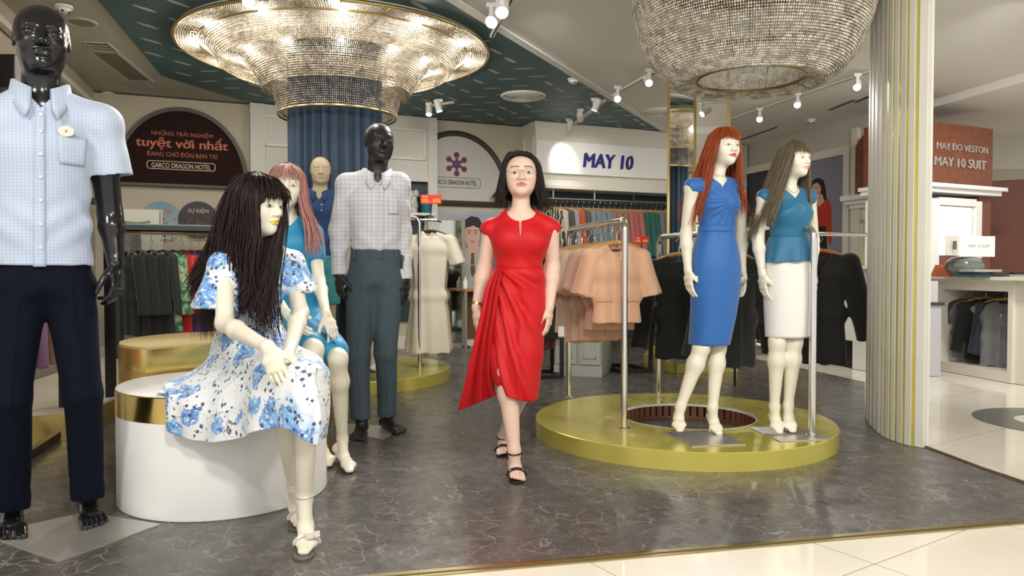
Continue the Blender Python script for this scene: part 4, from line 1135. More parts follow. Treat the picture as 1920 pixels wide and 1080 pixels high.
def red_haired():
    Y = 4.10; G = Fig(((1330 - 960) / 1400 * Y, Y, .10), (.36, -.93)); f, r = np.array(G.f), np.array(G.r)
    J = dict(head=G.pt(1358, 276, .03), H=.205, hf=(.34, -.94, .02), neck=G.pt(1342, 338), chest=G.pt(1345, 378), waist=G.pt(1344, 430), pelvis=G.pt(1343, 492),
             shL=G.pt(1297, 352, -.0), shR=G.pt(1383, 352, .0), elL=G.pt(1286, 440, -.05), elR=G.pt(1390, 440, -.05), wrL=G.pt(1290, 507, -.01), wrR=G.pt(1392, 508, -.02),
             hipL=G.pt(1325, 500), hipR=G.pt(1361, 500), knL=G.pt(1315, 652, .03), knR=G.pt(1346, 650, .0), anL=G.pt(1276, 762, .0), anR=G.pt(1336, 764, .02),
             heL=G.pt(1272, 778, -.035), heR=G.pt(1334, 780, -.02), baL=G.pt(1273, 796, .035), baR=G.pt(1342, 802, .05), toL=G.pt(1275, 807, .07), toR=G.pt(1349, 813, .09),
             hdL=(.06, -.02, -1), hdR=(-.02, -.02, -1))
    J['skirt'] = [(J['waist'] - V3(0, 0, .01), .104, .083), (G.pt(1343, 455), .120, .096), (G.pt(1342, 495), .142, .112), (G.pt(1341, 540), .140, .112), (G.pt(1337, 595), .126, .108), (G.pt(1330, 645), .112, .106)]
    root, fr = slim('mannequin', 'red haired mannequin in a fitted blue dress on the round gold platform', G, J, .88, lip=(.62, .06, .10), eye=(.62, .62, .6), iris=(.16, .18, .16), lash=(.10, .09, .08), brow=None, floorz=.104)
    MBl = mat('royal_blue_crepe', (.012, .125, .42), .55, sheen=.3, bump=.05, bscale=400)
    def fo(x, y, z, P):
        a = np.arctan2(z + .13, x - .02); rr = np.hypot(x - .02, z + .13)
        return .0035 * np.sin(a * 17) * np.exp(-((rr - .07) / .06) ** 2) * (y > 0) + .0012 * vn(P, 30, 2)
    zb = G.pt(1344, 430)[2]
    vtop(root, J, G, .88, MBl, .045, 1.05, zbot=zb - .012, name='bodice', folds=fo)
    w = [(J['waist'] + V3(0, 0, .016), .106, .085), (J['waist'] - V3(0, 0, .016), .108, .087)]
    mk('waistband', loft(w, 60, ax=r, ay=-f, sub=3), MBl, root, world=True, solid=.004)
    secs = J['skirt']
    mk('skirt', loft(secs, 80, lambda th, t: .0015 * math.sin(5 * th + 8 * t) + (-.006 * math.exp(-((math.cos(th) + .35) / .08) ** 2) * (1 - t) if t < .25 else 0), ax=r, ay=-f, sub=8), MBl, root, world=True, solid=.004)
    ht = [secs[-1][0] + r * .1095 * math.cos(a) + f * .0995 * math.sin(a) + V3(0, 0, .035) for a in np.linspace(0, 2 * PI, 60, endpoint=False)]
    mk('hem_stitch', MB().tube(ht, .0018, 5, closed=True), MBl, root, world=True)
    collar_chain(root, J['neck'] + V3(0, 0, .032), r, f, .047, M_RING, name='neck_ring')
    def fall(phi, p):
        s_ = math.sin(phi); back = math.cos(phi); L = .40 + .06 * math.sin(phi * 3) + (.0 if s_ < 0 else -.02)
        o = []
        for q in range(1, 7):
            t = q / 6; lat = (-.10 * t ** .8 if s_ < 0 else .055 * t) * abs(s_) ** .5; o.append(r * (lat + .012 * math.sin(t * 6 + phi)) + f * (-.055 * t * (back > .2) - .03 * t) + V3(0, 0, -L * t))
        return o
    wig(root, J['head'], fr, J['H'], (.36, .068, .016), fall, phi0=2.25, bang_z=lambda x: .13 + .10 * (x < -.3) * (-x - .3) + .05 * x, nb=190, ns=640, rad=.0019, jit=.008, seed=21, curl=.020, bang_x=(-.95, 1), name='hair', cap_face=.50)
    A_, B_, C_, D_ = fl(1243, 812, .1), fl(1345, 808, .1), fl(1398, 834, .1), fl(1298, 838, .1)
    base_plate(root, [A_, B_, C_, D_], .1012)
    mk('support_rod', MB().cyl(G.pt(1330, 812, .0) * V3(1, 1, 0) + V3(0, 0, .104), np.array(J['heR']) + V3(0, 0, -.0), .006, 10), M_STEEL, root, world=True)
def ash_haired():
    Y = 4.12; G = Fig(((1478 - 960) / 1400 * Y, Y, .10), (.24, -.97)); f, r = np.array(G.f), np.array(G.r)
    J = dict(head=G.pt(1490, 299, .03), H=.195, hf=(.50, -.86, .02), neck=G.pt(1478, 358), chest=G.pt(1479, 398), waist=G.pt(1479, 447), pelvis=G.pt(1478, 502),
             shL=G.pt(1433, 372), shR=G.pt(1517, 372), elL=G.pt(1421, 448, -.04), elR=G.pt(1525, 450, -.05), wrL=G.pt(1429, 513, .0), wrR=G.pt(1524, 513, -.02),
             hipL=G.pt(1459, 510), hipR=G.pt(1498, 510), knL=G.pt(1457, 642, .03), knR=G.pt(1489, 640, .03), anL=G.pt(1452, 762, .0), anR=G.pt(1478, 760, .0),
             heL=G.pt(1450, 778, -.03), heR=G.pt(1477, 776, -.03), baL=G.pt(1457, 798, .04), baR=G.pt(1481, 796, .04), toL=G.pt(1462, 810, .075), toR=G.pt(1487, 808, .075), hdL=(.07, -.02, -1), hdR=(.0, -.02, -1))
    J['skirt'] = [(G.pt(1478, 455), .104, .084), (G.pt(1478, 480), .118, .096), (G.pt(1477, 510), .132, .106), (G.pt(1476, 570), .128, .108), (G.pt(1475, 631), .118, .104)]
    root, fr = slim('mannequin', 'ash haired mannequin in a teal blue peplum top and white skirt', G, J, .86, lip=(.75, .36, .30), eye=(.62, .60, .52), iris=(.22, .2, .17), lash=(.2, .18, .15), floorz=.104, nose=1.0, mouth=.9)
    MT = mat('teal_blue_crepe', (.006, .135, .27), .5, sheen=.3, bump=.05, bscale=400)
    def fo(x, y, z, P): return .003 * np.sin((z * .9 + np.abs(x - .02) * .6) * 75) * np.exp(-((z + .10) / .05) ** 2) * (y > 0) + .0015 * vn(P, 26, 4)
    vtop(root, J, G, .86, MT, .048, 1.0, zbot=G.pt(1479, 447)[2] - .015, name='top', folds=fo, g=.012)
    secs = [(J['waist'] + V3(0, 0, .004), .109, .089), (J['waist'] - V3(0, 0, .03), .118, .098), (G.pt(1478, 474), .130, .112), (G.pt(1477, 492), .143, .124)]
    mk('peplum', loft(secs, 110, lambda th, t: .011 * t ** 1.4 * math.sin(7 * th + 1), hem=lambda th: .96 + .04 * math.sin(2 * th + .5), ax=r, ay=-f, sub=8), MT, root, world=True, solid=.003)
    MWs = mat('white_crepe_skirt', (.83, .82, .78), .6, bump=.04, bscale=400)
    secs = J['skirt']
    mk('skirt', loft(secs, 80, lambda th, t: .0015 * math.sin(4 * th + 7 * t), ax=r, ay=-f, sub=8), MWs, root, world=True, solid=.004)
    collar_chain(root, J['neck'] + V3(0, 0, .028), r, f, .049, M_RING, .03, 'necklace')
    ms = mat('joint_seam', (.25, .22, .17), .5)
    for a, b_, t, rr in (('sh', 'el', .42, .0375), ('el', 'wr', .86, .023)):
        p = np.array(J[a + 'L']) * (1 - t) + np.array(J[b_ + 'L']) * t; q = Vector(J[b_ + 'L'] - J[a + 'L']).to_track_quat('Z', 'Y').to_matrix().to_4x4()
        mk('arm_seam', MB().lathe([(rr - .002, -.0012), (rr, 0), (rr - .002, .0012)], n=24).xf(Matrix.Translation(Vector(p)) @ q), ms, root, world=True)
    def fall(phi, p):
        s_ = math.sin(phi); back = math.cos(phi); L = .42 - .10 * max(0, s_) + .04 * math.sin(phi * 4); o = []
        for q in range(1, 7):
            t = q / 6; lat = (-.155 * t if s_ < .1 else .004 * t) * (.6 + .4 * abs(s_)); o.append(r * lat + f * (-.04 * t * (back > 0)) + V3(0, 0, -L * t))
        return o
    wig(root, J['head'], fr, J['H'], (.165, .125, .075), fall, phi0=2.3, bang_z=.12, nb=150, ns=620, rad=.0018, jit=.007, seed=22, curl=.014, name='hair', cvar=.3, cap_face=.50)
    A_, B_, C_, D_ = fl(1405, 803, .1), fl(1480, 800, .1), fl(1560, 824, .1), fl(1463, 829, .1)
    base_plate(root, [A_, B_, C_, D_], .1012)
    mk('support_rod', MB().cyl(G.pt(1471, 806, .0) * V3(1, 1, 0) + V3(0, 0, .104), np.array(J['heR']), .006, 10), M_STEEL, root, world=True)
import time as _t
_t0 = _t.time()
# ================================================================== menswear mannequins
def grid_mat(name, base, line, pitch, lw, yaw=0.0, line2=None, pitch2=None, lw2=.1, soft=.5):
    m = mat(name, base, .6, sheen=.3); t = NT(m)
    x, y, z = t.xyz(t.mapping(rot=(0, 0, -yaw)))
    def ln(v, p, w): return t.mapr(t.math('ABSOLUTE', t.math('SUBTRACT', t.math('FRACT', t.math('DIVIDE', v, p)), .5)), .5 - w, .5 - w * .6, 0, 1)
    g = t.math('MULTIPLY', t.math('ADD', ln(x, pitch, lw), ln(z, pitch, lw)), soft, clamp=True)
    c = t.mix(g, base, line)
    if line2:
        g2 = t.math('MULTIPLY', t.math('ADD', ln(t.math('ADD', x, pitch2 * .4), pitch2, lw2), ln(t.math('ADD', z, pitch2 * .4), pitch2, lw2)), .5, clamp=True); c = t.mix(g2, c, line2)
    t.base(c); t.bump(t.noise(500, 2), .08, .001); return m
def patch(root, V, G, px, name, m, nx=10, nz=10, off=.003, thr=.012, solid=.0015, label=None):
    """a cloth patch laid on the front of a garment; px = four picture corners tl, tr, br, bl"""
    f = np.array(G.f); rows = []
    tl, tr, br, bl = px
    for i in range(nz + 1):
        for j in range(nx + 1):
            s_, t_ = j / nx, i / nz
            x = (tl[0] * (1 - s_) + tr[0] * s_) * (1 - t_) + (bl[0] * (1 - s_) + br[0] * s_) * t_; y = (tl[1] * (1 - s_) + tr[1] * s_) * (1 - t_) + (bl[1] * (1 - s_) + br[1] * s_) * t_
            p = G.pt(x, y, 0); q = onto(V, None, p, f, thr)
            # keep the picture position on the surface
            d = (q - p) @ f; q = onto(V, None, G.pt(x, y, d), f, thr); rows.append(q + f * off)
    P = np.array(rows).reshape(nz + 1, nx + 1, 3)
    for _ in range(2): P[1:-1] = P[1:-1] * .5 + (P[:-2] + P[2:]) * .25
    idx = np.arange((nz + 1) * (nx + 1)).reshape(nz + 1, nx + 1)
    return mk(name, (P.reshape(-1, 3), np.stack([idx[:-1, :-1], idx[1:, :-1], idx[1:, 1:], idx[:-1, 1:]], -1).reshape(-1, 4)), m, root, world=True, solid=solid, label=label)
def surf(V, G, x, y, off=.003, thr=.014):
    f = np.array(G.f); p = G.pt(x, y, 0)
    for _ in range(2): q = onto(V, None, p, f, thr); p = G.pt(x, y, (q - G.pt(x, y, 0)) @ f)
    return p + f * off
def planecut(p, n, x0=None, c=None, r=None):
    p = np.array(p); n = N3(n)
    def g(X, Y, Z, A):
        d = (X - p[0]) * n[0] + (Y - p[1]) * n[1] + (Z - p[2]) * n[2]
        if x0 is not None: d = np.minimum(d, ((X - c[0]) * r[0] + (Y - c[1]) * r[1]) - x0)
        return np.maximum(A, d)
    return g
def trousers(root, J, G, s, m, hemz, rad, wz, name='trousers', crease=True, belt=True, res=.0065, folds=.003):
    f, r = np.array(G.f), np.array(G.r); D = Field(); pv, wa = np.array(J['pelvis']), np.array(J['waist'])
    D.cap(pv + V3(0, 0, -.02), wa, rad[0], rad[1], k=.03, u=r, b0=rad[0] * .74, b1=rad[1] * .76)
    for sd in ('L', 'R'):
        h, k_, a = [np.array(J[q + sd]) for q in ('hip', 'kn', 'an')]
        D.cap(h, k_, rad[2], rad[3], k=.035, u=r, b0=rad[2] * 1.02, b1=rad[3] * 1.05); D.cap(k_, a + V3(0, 0, -.09), rad[3], rad[4], k=.02, u=r, b0=rad[3] * 1.05, b1=rad[4] * 1.2)
    D.func(zcut(wz, False))
    for sd in ('L', 'R'):
        a = np.array(J['an' + sd]); D.cap(a + V3(0, 0, -.10), a + V3(0, 0, hemz - a[2] + .03), rad[4] - .006, k=.004, sub=True)
    D.func(zcut(hemz, True, J['pelvis'], f, .12))
    V, Q = D.mesh(res)
    def dd(P):
        z = P[:, 2]; zc = J['pelvis'][2] - .07; o = folds * vn(P * np.array([1, 1, .45]), 22, 9) * np.clip((wz - z) / .12, 0, 1)
        o = o + folds * 1.1 * np.sin((z - zc) * 55 + np.abs((P - pv) @ r) * 40) * np.exp(-((z - zc) / .07) ** 2)
        for sd in ('L', 'R'):
            h, k_, a = [np.array(J[q + sd]) for q in ('hip', 'kn', 'an')]
            cx = np.where(z > k_[2], (np.interp(z, [k_[2], h[2]], [k_ @ r, h @ r])), np.interp(z, [a[2], k_[2]], [a @ r, k_ @ r]))
            o = o + (.006 if crease else 0) * np.exp(-(((P @ r) - cx) / .007) ** 2) * (z < pv[2] - .05)
            o = o + folds * .5 * np.sin((z - hemz) * 60) * np.exp(-((z - hemz - .06) / .06) ** 2) * (np.abs(P @ r - cx) < .1)
        return o
    V, Q = displace(V, Q, dd)
    mk(name, (V, Q), m, root, world=True)
    return V
def male_root(name, lab, G, J, s, m, hmat_res=.0026, toes=True, skin=None, coarse=.007, headk=None, hands=('L', 'R'), curls=None, feet=True, hres=.0032, legs_hidden=True):
    f, r = np.array(G.f), np.array(G.r); root = thing(name, lab, 'mannequin', G.root)
    GG = dict(MAL, th=.072, kn=.050, ca=.046, an=.036) if legs_hidden else MAL
    Fd, fr = body_field(J, GG, r, r, male=True, s=s)
    head_field(Fd, J['head'], *fr, J['H'], male=True, nose=1.05)
    fine = [(*cbox(J['head'], J['H'] * .62), hmat_res)]
    for sd in hands:
        s_ = 1 if sd == 'L' else -1; w = J['wr' + sd]; d = N3(J.get('hd' + sd, (0, 0, -1)))
        hand_field(Fd, w, d, J.get('hn' + sd, r * s_), J.get('ht' + sd, f), 1.12, curl=.5, curls=curls); c_ = w + d * .10; fine.append((c_ - .13, c_ + .13, hres))
    if feet:
        for sd in ('L', 'R'):
            t = J['to' + sd]; fd = N3(J.get('fd' + sd, f)); foot_field(Fd, J['an' + sd], t - fd * .225 + V3(0, 0, .03), t - fd * .085 + V3(0, 0, .016), t, 1.12, toes=1.0 if toes else False, side=np.cross(fd, V3(0, 0, 1)) * (1 if sd == 'R' else -1))
            c_ = t - fd * .08; fine.append((c_ - V3(.13, .13, .05), c_ + V3(.13, .13, .07), .0036))
    V, Q = mesh_body(Fd, coarse, fine); V[:, 2] = np.maximum(V[:, 2], J.get('fz', .004))
    if skin is None: mk('body', (V, Q), m, root, world=True)
    else: mk('body', (V, Q), m, root, world=True, colors=np.tile(np.array(skin), (len(V), 1)))
    return root, fr
def shirt(root, J, G, s, m, hem, sleeve, g=.018, wsl=(.068, .074), bulge=None, name='shirt', amp=.0035, bottom=None, neckv=.055, res=.0065, cuffcut=True):
    f, r = np.array(G.f), np.array(G.r); D = top_field(J, r, s=s, g=g, male=True, bottom=bottom)
    nb = J['neck']
    for sd in ('L', 'R'):
        pts = sleeve[sd]; sh = np.array(J['sh' + sd])
        for i in range(len(pts) - 1): D.cap(pts[i], pts[i + 1], wsl[i], wsl[i + 1], k=.03)
        sg = 1 if sd == 'R' else -1; e = np.array(pts[-1]); dr = N3(e - np.array(pts[-2]))
        D.func(planecut(e, dr, .155 * s if len(pts) == 2 else .16 * s, J['chest'], r * sg) if cuffcut else (lambda X, Y, Z, A: A))
        D.cap(e - dr * .028, e + dr * .08, wsl[len(pts) - 1] - .011, k=.004, sub=True)
    D.cap(nb + V3(0, 0, -.03), nb + V3(0, 0, .14), .064 * s, k=.01, sub=True); D.func(neck_cut(nb, r, f, nb[2] - neckv, 1.3, -.02, 9))
    c9 = np.array(J['chest']); D.func(lambda X, Y, Z, A: np.maximum(A, np.minimum(hem - Z, (.162 if len(sleeve['L']) > 2 else .22) * s - np.abs((X - c9[0]) * r[0] + (Y - c9[1]) * r[1]))))
    V, Q = D.mesh(res)
    c0 = np.array(J['chest'])
    def dd(P):
        x = (P - c0) @ r; z = P[:, 2] - c0[2]
        o = amp * vn(P * np.array([1, 1, .6]), 17, 2) + amp * .6 * vn(P, 42, 8)
        o = o + amp * 1.3 * np.sin((z + np.abs(x) * 1.1) * 48) * np.exp(-((np.abs(x) - .17) / .05) ** 2) * (z < .1)
        o = o + amp * .9 * np.sin((z - np.abs(x) * .8) * 60) * np.exp(-((z + .28) / .10) ** 2)
        return o
    V, Q = displace(V, Q, dd)
    mk(name, (V, Q), m, root, world=True)
    return V
def tall_black():
    G = Fig((-1.76, 2.8, 0), (.53, -.85)); f, r = np.array(G.f), np.array(G.r)
    tL, tR = np.array(fl(20, 1010, .014)), np.array(fl(182, 986, .014)); fR = N3(f + r * .12)
    J = dict(head=G.pt(78, 76, .03), H=.262, hf=(.53, -.85, .03), neck=G.pt(77, 184), chest=G.pt(77, 285), waist=G.pt(79, 432), pelvis=G.pt(82, 512),
             shL=G.pt(-34, 238), shR=G.pt(188, 236), elL=G.pt(-58, 400, -.03), elR=G.pt(206, 400, -.03), wrL=G.pt(-62, 520), wrR=G.pt(217, 492, .02),
             hipL=G.pt(36, 545), hipR=G.pt(132, 545), knL=G.pt(20, 745, .03), knR=G.pt(156, 738, .03), anL=tL - f * .185 + V3(0, 0, .085), anR=tR - fR * .185 + V3(0, 0, .085), toL=tL, toR=tR, fdR=fR,
             hdR=(.10, -.06, -1), htR=f * .8 - r * .5)
    root, fr = male_root('mannequin', 'tall gloss black mannequin in a pale blue checked short sleeve shirt', G, J, 1.05, M_BLKG, hmat_res=.0024, curls=(.75, .62, .6, .62), hres=.0028)
    MS = grid_mat('pale_blue_checked_cotton', (.50, .585, .74), (.20, .28, .48), .0120, .06, math.atan2(.53, .85), soft=.5)
    e = {'L': [J['shL'], G.pt(-66, 335)], 'R': [J['shR'], G.pt(209, 332)]}
    V = shirt(root, J, G, 1.05, MS, G.pt(90, 498)[2], e, g=.020, wsl=(.073, .077), bottom=(G.pt(82, 530), .176, .128), name='shirt')
    collar(root, G.pt(77, 178, .005), r, f, V3(0, 0, 1), .084, MS, open_=.62, h=.055, point=.062)
    patch(root, V, G, ((66, 196), (84, 196), (86, 500), (62, 500)), 'placket', MS, 3, 50, .0035, .010)
    MB_ = mat('pearl_button', (.72, .74, .80), .25)
    for i, y in enumerate((215, 246, 289, 332, 375, 420, 464)):
        polo_buttons(root, [surf(V, G, 76, y, .006)], f, MB_, .0065)
    patch(root, V, G, ((108, 252), (164, 262), (160, 312), (112, 306)), 'pocket', MS, 8, 8, .0035, .011)
    c = surf(V, G, 124, 247, .010); q = Vector(tuple(f)).to_track_quat('Z', 'Y').to_matrix().to_4x4()
    bd = thing('badge', None, None); bd.parent = root
    mk('disc', MB().lathe([(.0001, .004), (1, .004), (1.05, .0), (.0001, -.002)], n=30, sx=.026, sy=.019).xf(Matrix.Translation(Vector(c)) @ q), mat('ivory_plastic', (.70, .68, .58), .3), bd, world=True)
    mk('emblem', MB().lathe([(.0001, .006), (.006, .0055), (.007, .004)], n=3).xf(Matrix.Translation(Vector(c)) @ q), mat('taupe_print', (.25, .23, .18), .4), bd, world=True)
    mk('tip', MB().tube([Vector(c) + Vector(r * .022), Vector(c) + Vector(r * .034)], [.008, .001], 8), MATS['ivory_plastic'], bd, world=True)
    MTn = mat('midnight_navy_wool', (.004, .006, .015), .9, spec=.15, bump=.06, bscale=500)
    trousers(root, J, G, 1.05, MTn, J['anR'][2] - .005, (.158, .145, .088, .067, .058), G.pt(80, 480)[2])
    base_plate(root, [fl(-30, 1005), fl(158, 964), fl(302, 986), fl(110, 1056)], .004)
    mk('support_rod', MB().cyl((tR[0] - .04, tR[1] + .10, .008), (J['anR'][0], J['anR'][1], .10), .007, 10), M_STEEL, root, world=True)
def black_checked():
    G = Fig(((704 - 960) / 1400 * 4.5, 4.5, 0), (.22, -.975)); f, r = np.array(G.f), np.array(G.r)
    tL, tR = np.array(fl(669, 825, .014)), np.array(fl(755, 811, .014)); fL = N3((.05, -1, 0)); fR = N3((.62, -.78, 0))
    J = dict(head=G.pt(711, 268, .04), H=.240, hf=(.42, -.91, .02), neck=G.pt(707, 330), chest=G.pt(705, 378), waist=G.pt(706, 465), pelvis=G.pt(703, 512),
             shL=G.pt(651, 347), shR=G.pt(748, 345), elL=G.pt(636, 432, -.05), elR=G.pt(752, 435, -.05), wrL=G.pt(636, 514, .02), wrR=G.pt(758, 524, .02),
             hipL=G.pt(679, 532), hipR=G.pt(728, 532), knL=G.pt(671, 668, .03), knR=G.pt(724, 662, .03), anL=tL - fL * .185 + V3(0, 0, .085), anR=tR - fR * .185 + V3(0, 0, .09), toL=tL, toR=tR, fdL=fL, fdR=fR,
             hdL=(.05, -.04, -1), hdR=(.05, -.04, -1), htL=f * .8 + r * .5, htR=f * .8 - r * .5)
    root, fr = male_root('mannequin', 'matt black mannequin in a grey checked long sleeve shirt and slate trousers', G, J, .98, M_BLKM, hres=.0034, curls=(.55, .5, .5, .5))
    MS = grid_mat('white_checked_cotton', (.70, .72, .76), (.16, .18, .25), .025, .11, math.atan2(.22, .975), (.52, .48, .55), .025, .06, soft=.36)
    e = {'L': [J['shL'], J['elL'], G.pt(636, 514, .01)], 'R': [J['shR'], J['elR'], G.pt(758, 522, .01)]}
    V = shirt(root, J, G, .98, MS, G.pt(704, 480)[2], e, g=.012, wsl=(.064, .061, .047), name='shirt', neckv=.05)
    collar(root, J['neck'] + V3(0, 0, .004), r, f, V3(0, 0, 1), .078, MS, open_=.5, h=.050, point=.058)
    patch(root, V, G, ((710, 345), (719, 345), (718, 470), (708, 470)), 'placket', MS, 3, 30, .003, .010)
    for y in (352, 374, 397, 420, 444): polo_buttons(root, [surf(V, G, 714, y, .005)], f, MATS['pearl_button'], .006)
    patch(root, V, G, ((727, 372), (748, 372), (747, 402), (728, 402)), 'pocket', MS, 6, 6, .003, .011)
    for sd in ('L', 'R'):
        e_ = np.array(e[sd][-1]); d_ = N3(e_ - np.array(e[sd][-2])); q = Vector(d_).to_track_quat('Z', 'Y').to_matrix().to_4x4()
        mk('cuff', MB().lathe([(.043, -.052), (.0455, -.045), (.0455, .008), (.043, .010), (.040, .004)], n=32).xf(Matrix.Translation(Vector(e_)) @ q), MS, root, world=True)
    MTs = mat('slate_teal_wool', (.070, .100, .122), .85, spec=.2, sheen=.05, bump=.06, bscale=500)
    wz = G.pt(704, 468)[2]
    Vt = trousers(root, J, G, .98, MTs, J['anL'][2] - .0, (.158, .148, .092, .068, .056), wz)
    for x in (664, 692, 716, 742):
        p = surf(Vt, G, x, 478, .003); mk('belt_loop', MB().box(-.006, -.003, -.022, .006, .003, .022).xf(Matrix.Translation(Vector(p))), MTs, root, world=True)
    p = surf(Vt, G, 709, 480, .002); mk('waist_tab', MB().box(-.022, -.002, -.016, .03, .003, .016).xf(Matrix.Translation(Vector(p))), MTs, root, world=True)
    base_plate(root, [fl(632, 812), fl(655, 796), fl(752, 803), fl(718, 826)], .004)
    mk('support_rod', MB().cyl(np.array(J['anR']) * V3(1, 1, 0) + V3(-.02, .02, .008), J['anR'], .007, 10), M_STEEL, root, world=True)
def polo_man():
    Y = 5.95; G = Fig(((602 - 960) / 1400 * Y, Y, .1), (.15, -.99)); f, r = np.array(G.f), np.array(G.r)
    J = dict(head=G.pt(601, 320, .04), H=.222, hf=(.28, -.95, 0), neck=G.pt(600, 360), chest=G.pt(599, 395), waist=G.pt(599, 455), pelvis=G.pt(598, 497),
             shL=G.pt(563, 376), shR=G.pt(638, 376), elL=G.pt(555, 440), elR=G.pt(648, 440), wrL=G.pt(556, 505), wrR=G.pt(650, 505),
             hipL=G.pt(581, 510), hipR=G.pt(616, 510), knL=G.pt(582, 605), knR=G.pt(616, 605), anL=G.pt(582, 692), anR=G.pt(616, 692), toL=G.pt(582, 712, .12) * V3(1, 1, 0) + V3(0, 0, .115), toR=G.pt(618, 712, .12) * V3(1, 1, 0) + V3(0, 0, .115), fz=.104)
    root, fr = male_root('mannequin', 'beige bald mannequin in a navy polo and teal shorts before the curtain', G, J, .90, mat('beige_mannequin_skin', (.58, .49, .32), .45, vcol=True), skin=(.60, .50, .33), toes=False, coarse=.008, hmat_res=.0034, hres=.005, feet=True, legs_hidden=False)
    MPo = mat('navy_pique', (.010, .045, .155), .7, bump=.1, bscale=300)
    e = {'L': [J['shL'], G.pt(558, 430)], 'R': [J['shR'], G.pt(643, 430)]}
    V = shirt(root, J, G, .90, MPo, G.pt(599, 494)[2], e, g=.014, wsl=(.062, .062), bottom=(G.pt(599, 520), .148, .115), name='polo_shirt', neckv=.07, amp=.0025, res=.0075)
    collar(root, J['neck'] + V3(0, 0, .0), r, f, V3(0, 0, 1), .070, MPo, open_=.6, h=.036, point=.045)
    for y in (384, 394): polo_buttons(root, [surf(V, G, 603, y, .004)], f, MATS['pearl_button'], .006)
    MSh = mat('teal_cotton', (.05, .33, .37), .65)
    D = Field(); D.cap(J['pelvis'], J['waist'], .150, .135, k=.03, u=r, b0=.115, b1=.105)
    for sd in ('L', 'R'): D.cap(J['hip' + sd], G.pt(580 if sd == 'L' else 617, 575), .088, .088, k=.03)
    zz = G.pt(599, 570)[2]; D.func(zcut(zz)); D.func(zcut(G.pt(599, 480)[2], False)); V, Q = D.mesh(.0075); V, Q = displace(V, Q, lambda P: .003 * vn(P, 24, 3)); mk('shorts', (V, Q), MSh, root, world=True)
# ================================================================== seated and half hidden mannequins
def print_mat():
    m = mat('white_blue_floral_crepe', (.8, .84, .88), .65, sheen=.2); t = NT(m)
    w = t.warp(9, .05)
    fl_ = t.vor(8.6, w, 'F1'); cid = t.vor(8.6, w, 'F1', 'Color'); cr = t.xyz(cid)[0]
    pet = t.vor(34.0, t.warp(30, .02), 'F1'); blot = t.noise(15, 4, dist=.8, rough=.6)
    flower = t.mapr(t.math('ADD', fl_, t.math('MULTIPLY', t.math('SUBTRACT', blot, .5), .75)), .43, .50, 1, 0)
    flower = t.math('MULTIPLY', flower, t.math('GREATER_THAN', cr, .22))
    c = t.mix(t.mapr(t.noise(6, 3), .55, .68), (.80, .83, .86), (.50, .68, .85))
    ton = t.mapr(t.noise(40, 3), .36, .62); blue = t.mix(ton, (.045, .15, .52), (.22, .50, .86)); blue = t.mix(t.mapr(t.noise(70, 2), .56, .66), blue, (.80, .85, .9))
    c = t.mix(t.math('MULTIPLY', flower, .95), c, blue)
    # dark leaves and stems
    lv = t.vor(42.0, t.warp(22, .03), 'F1'); zone = t.mapr(t.noise(11, 2), .42, .46); leaf = t.math('MULTIPLY', t.mapr(lv, .27, .34, 1, 0), zone)
    st = t.vor(13.0, t.warp(14, .08), 'DISTANCE_TO_EDGE'); stem = t.math('MULTIPLY', t.mapr(st, .004, .009, 1, 0), t.mapr(t.noise(7, 2), .44, .50))
    dk = t.math('MAXIMUM', leaf, stem)
    c = t.mix(t.math('MULTIPLY', dk, .92), c, (.018, .03, .10))
    t.base(c); t.bump(t.noise(220, 2), .05, .001); return m
def ringloft(rings, n, K, fold=None, cyc=True):
    """rings: list of lists of control points (same count, closed); smooth in both directions"""
    A = np.array(rings, float)                      # k, c, 3
    k, c, _ = A.shape
    def crm(p0, p1, p2, p3, t): return .5 * (2 * p1 + (p2 - p0) * t + (2 * p0 - 5 * p1 + 4 * p2 - p3) * t * t + (3 * p1 - p0 - 3 * p2 + p3) * t ** 3)
    B = np.zeros((k, n, 3))
    for j in range(n):
        x = j / n * c; i = int(x); t = x - i; B[:, j] = crm(A[:, (i - 1) % c], A[:, i % c], A[:, (i + 1) % c], A[:, (i + 2) % c], t)
    rows = []
    for q in range(K + 1):
        x = q / K * (k - 1); i = min(int(x), k - 2); t = x - i; g = [B[max(i - 1, 0)], B[i], B[i + 1], B[min(i + 2, k - 1)]]; rows.append(crm(*g, t))
    P = np.array(rows)
    if fold is not None:
        nr = np.cross(np.roll(P, -1, 1) - np.roll(P, 1, 1), np.gradient(P, axis=0)); nr /= np.linalg.norm(nr, axis=2)[..., None] + 1e-9
        th = np.arange(n) / n * 2 * PI; T = np.arange(K + 1) / K
        P = P + nr * fold(th[None, :] + 0 * T[:, None], T[:, None] + 0 * th[None, :])[..., None]
    idx = np.arange((K + 1) * n).reshape(K + 1, n); a = idx[:-1]; b = idx[1:]
    return P.reshape(-1, 3), np.stack([a, b, np.roll(b, -1, 1), np.roll(a, -1, 1)], -1).reshape(-1, 4)
def A3(x, y, Y): return np.array(at(x, y, Y))
PRINT = print_mat()
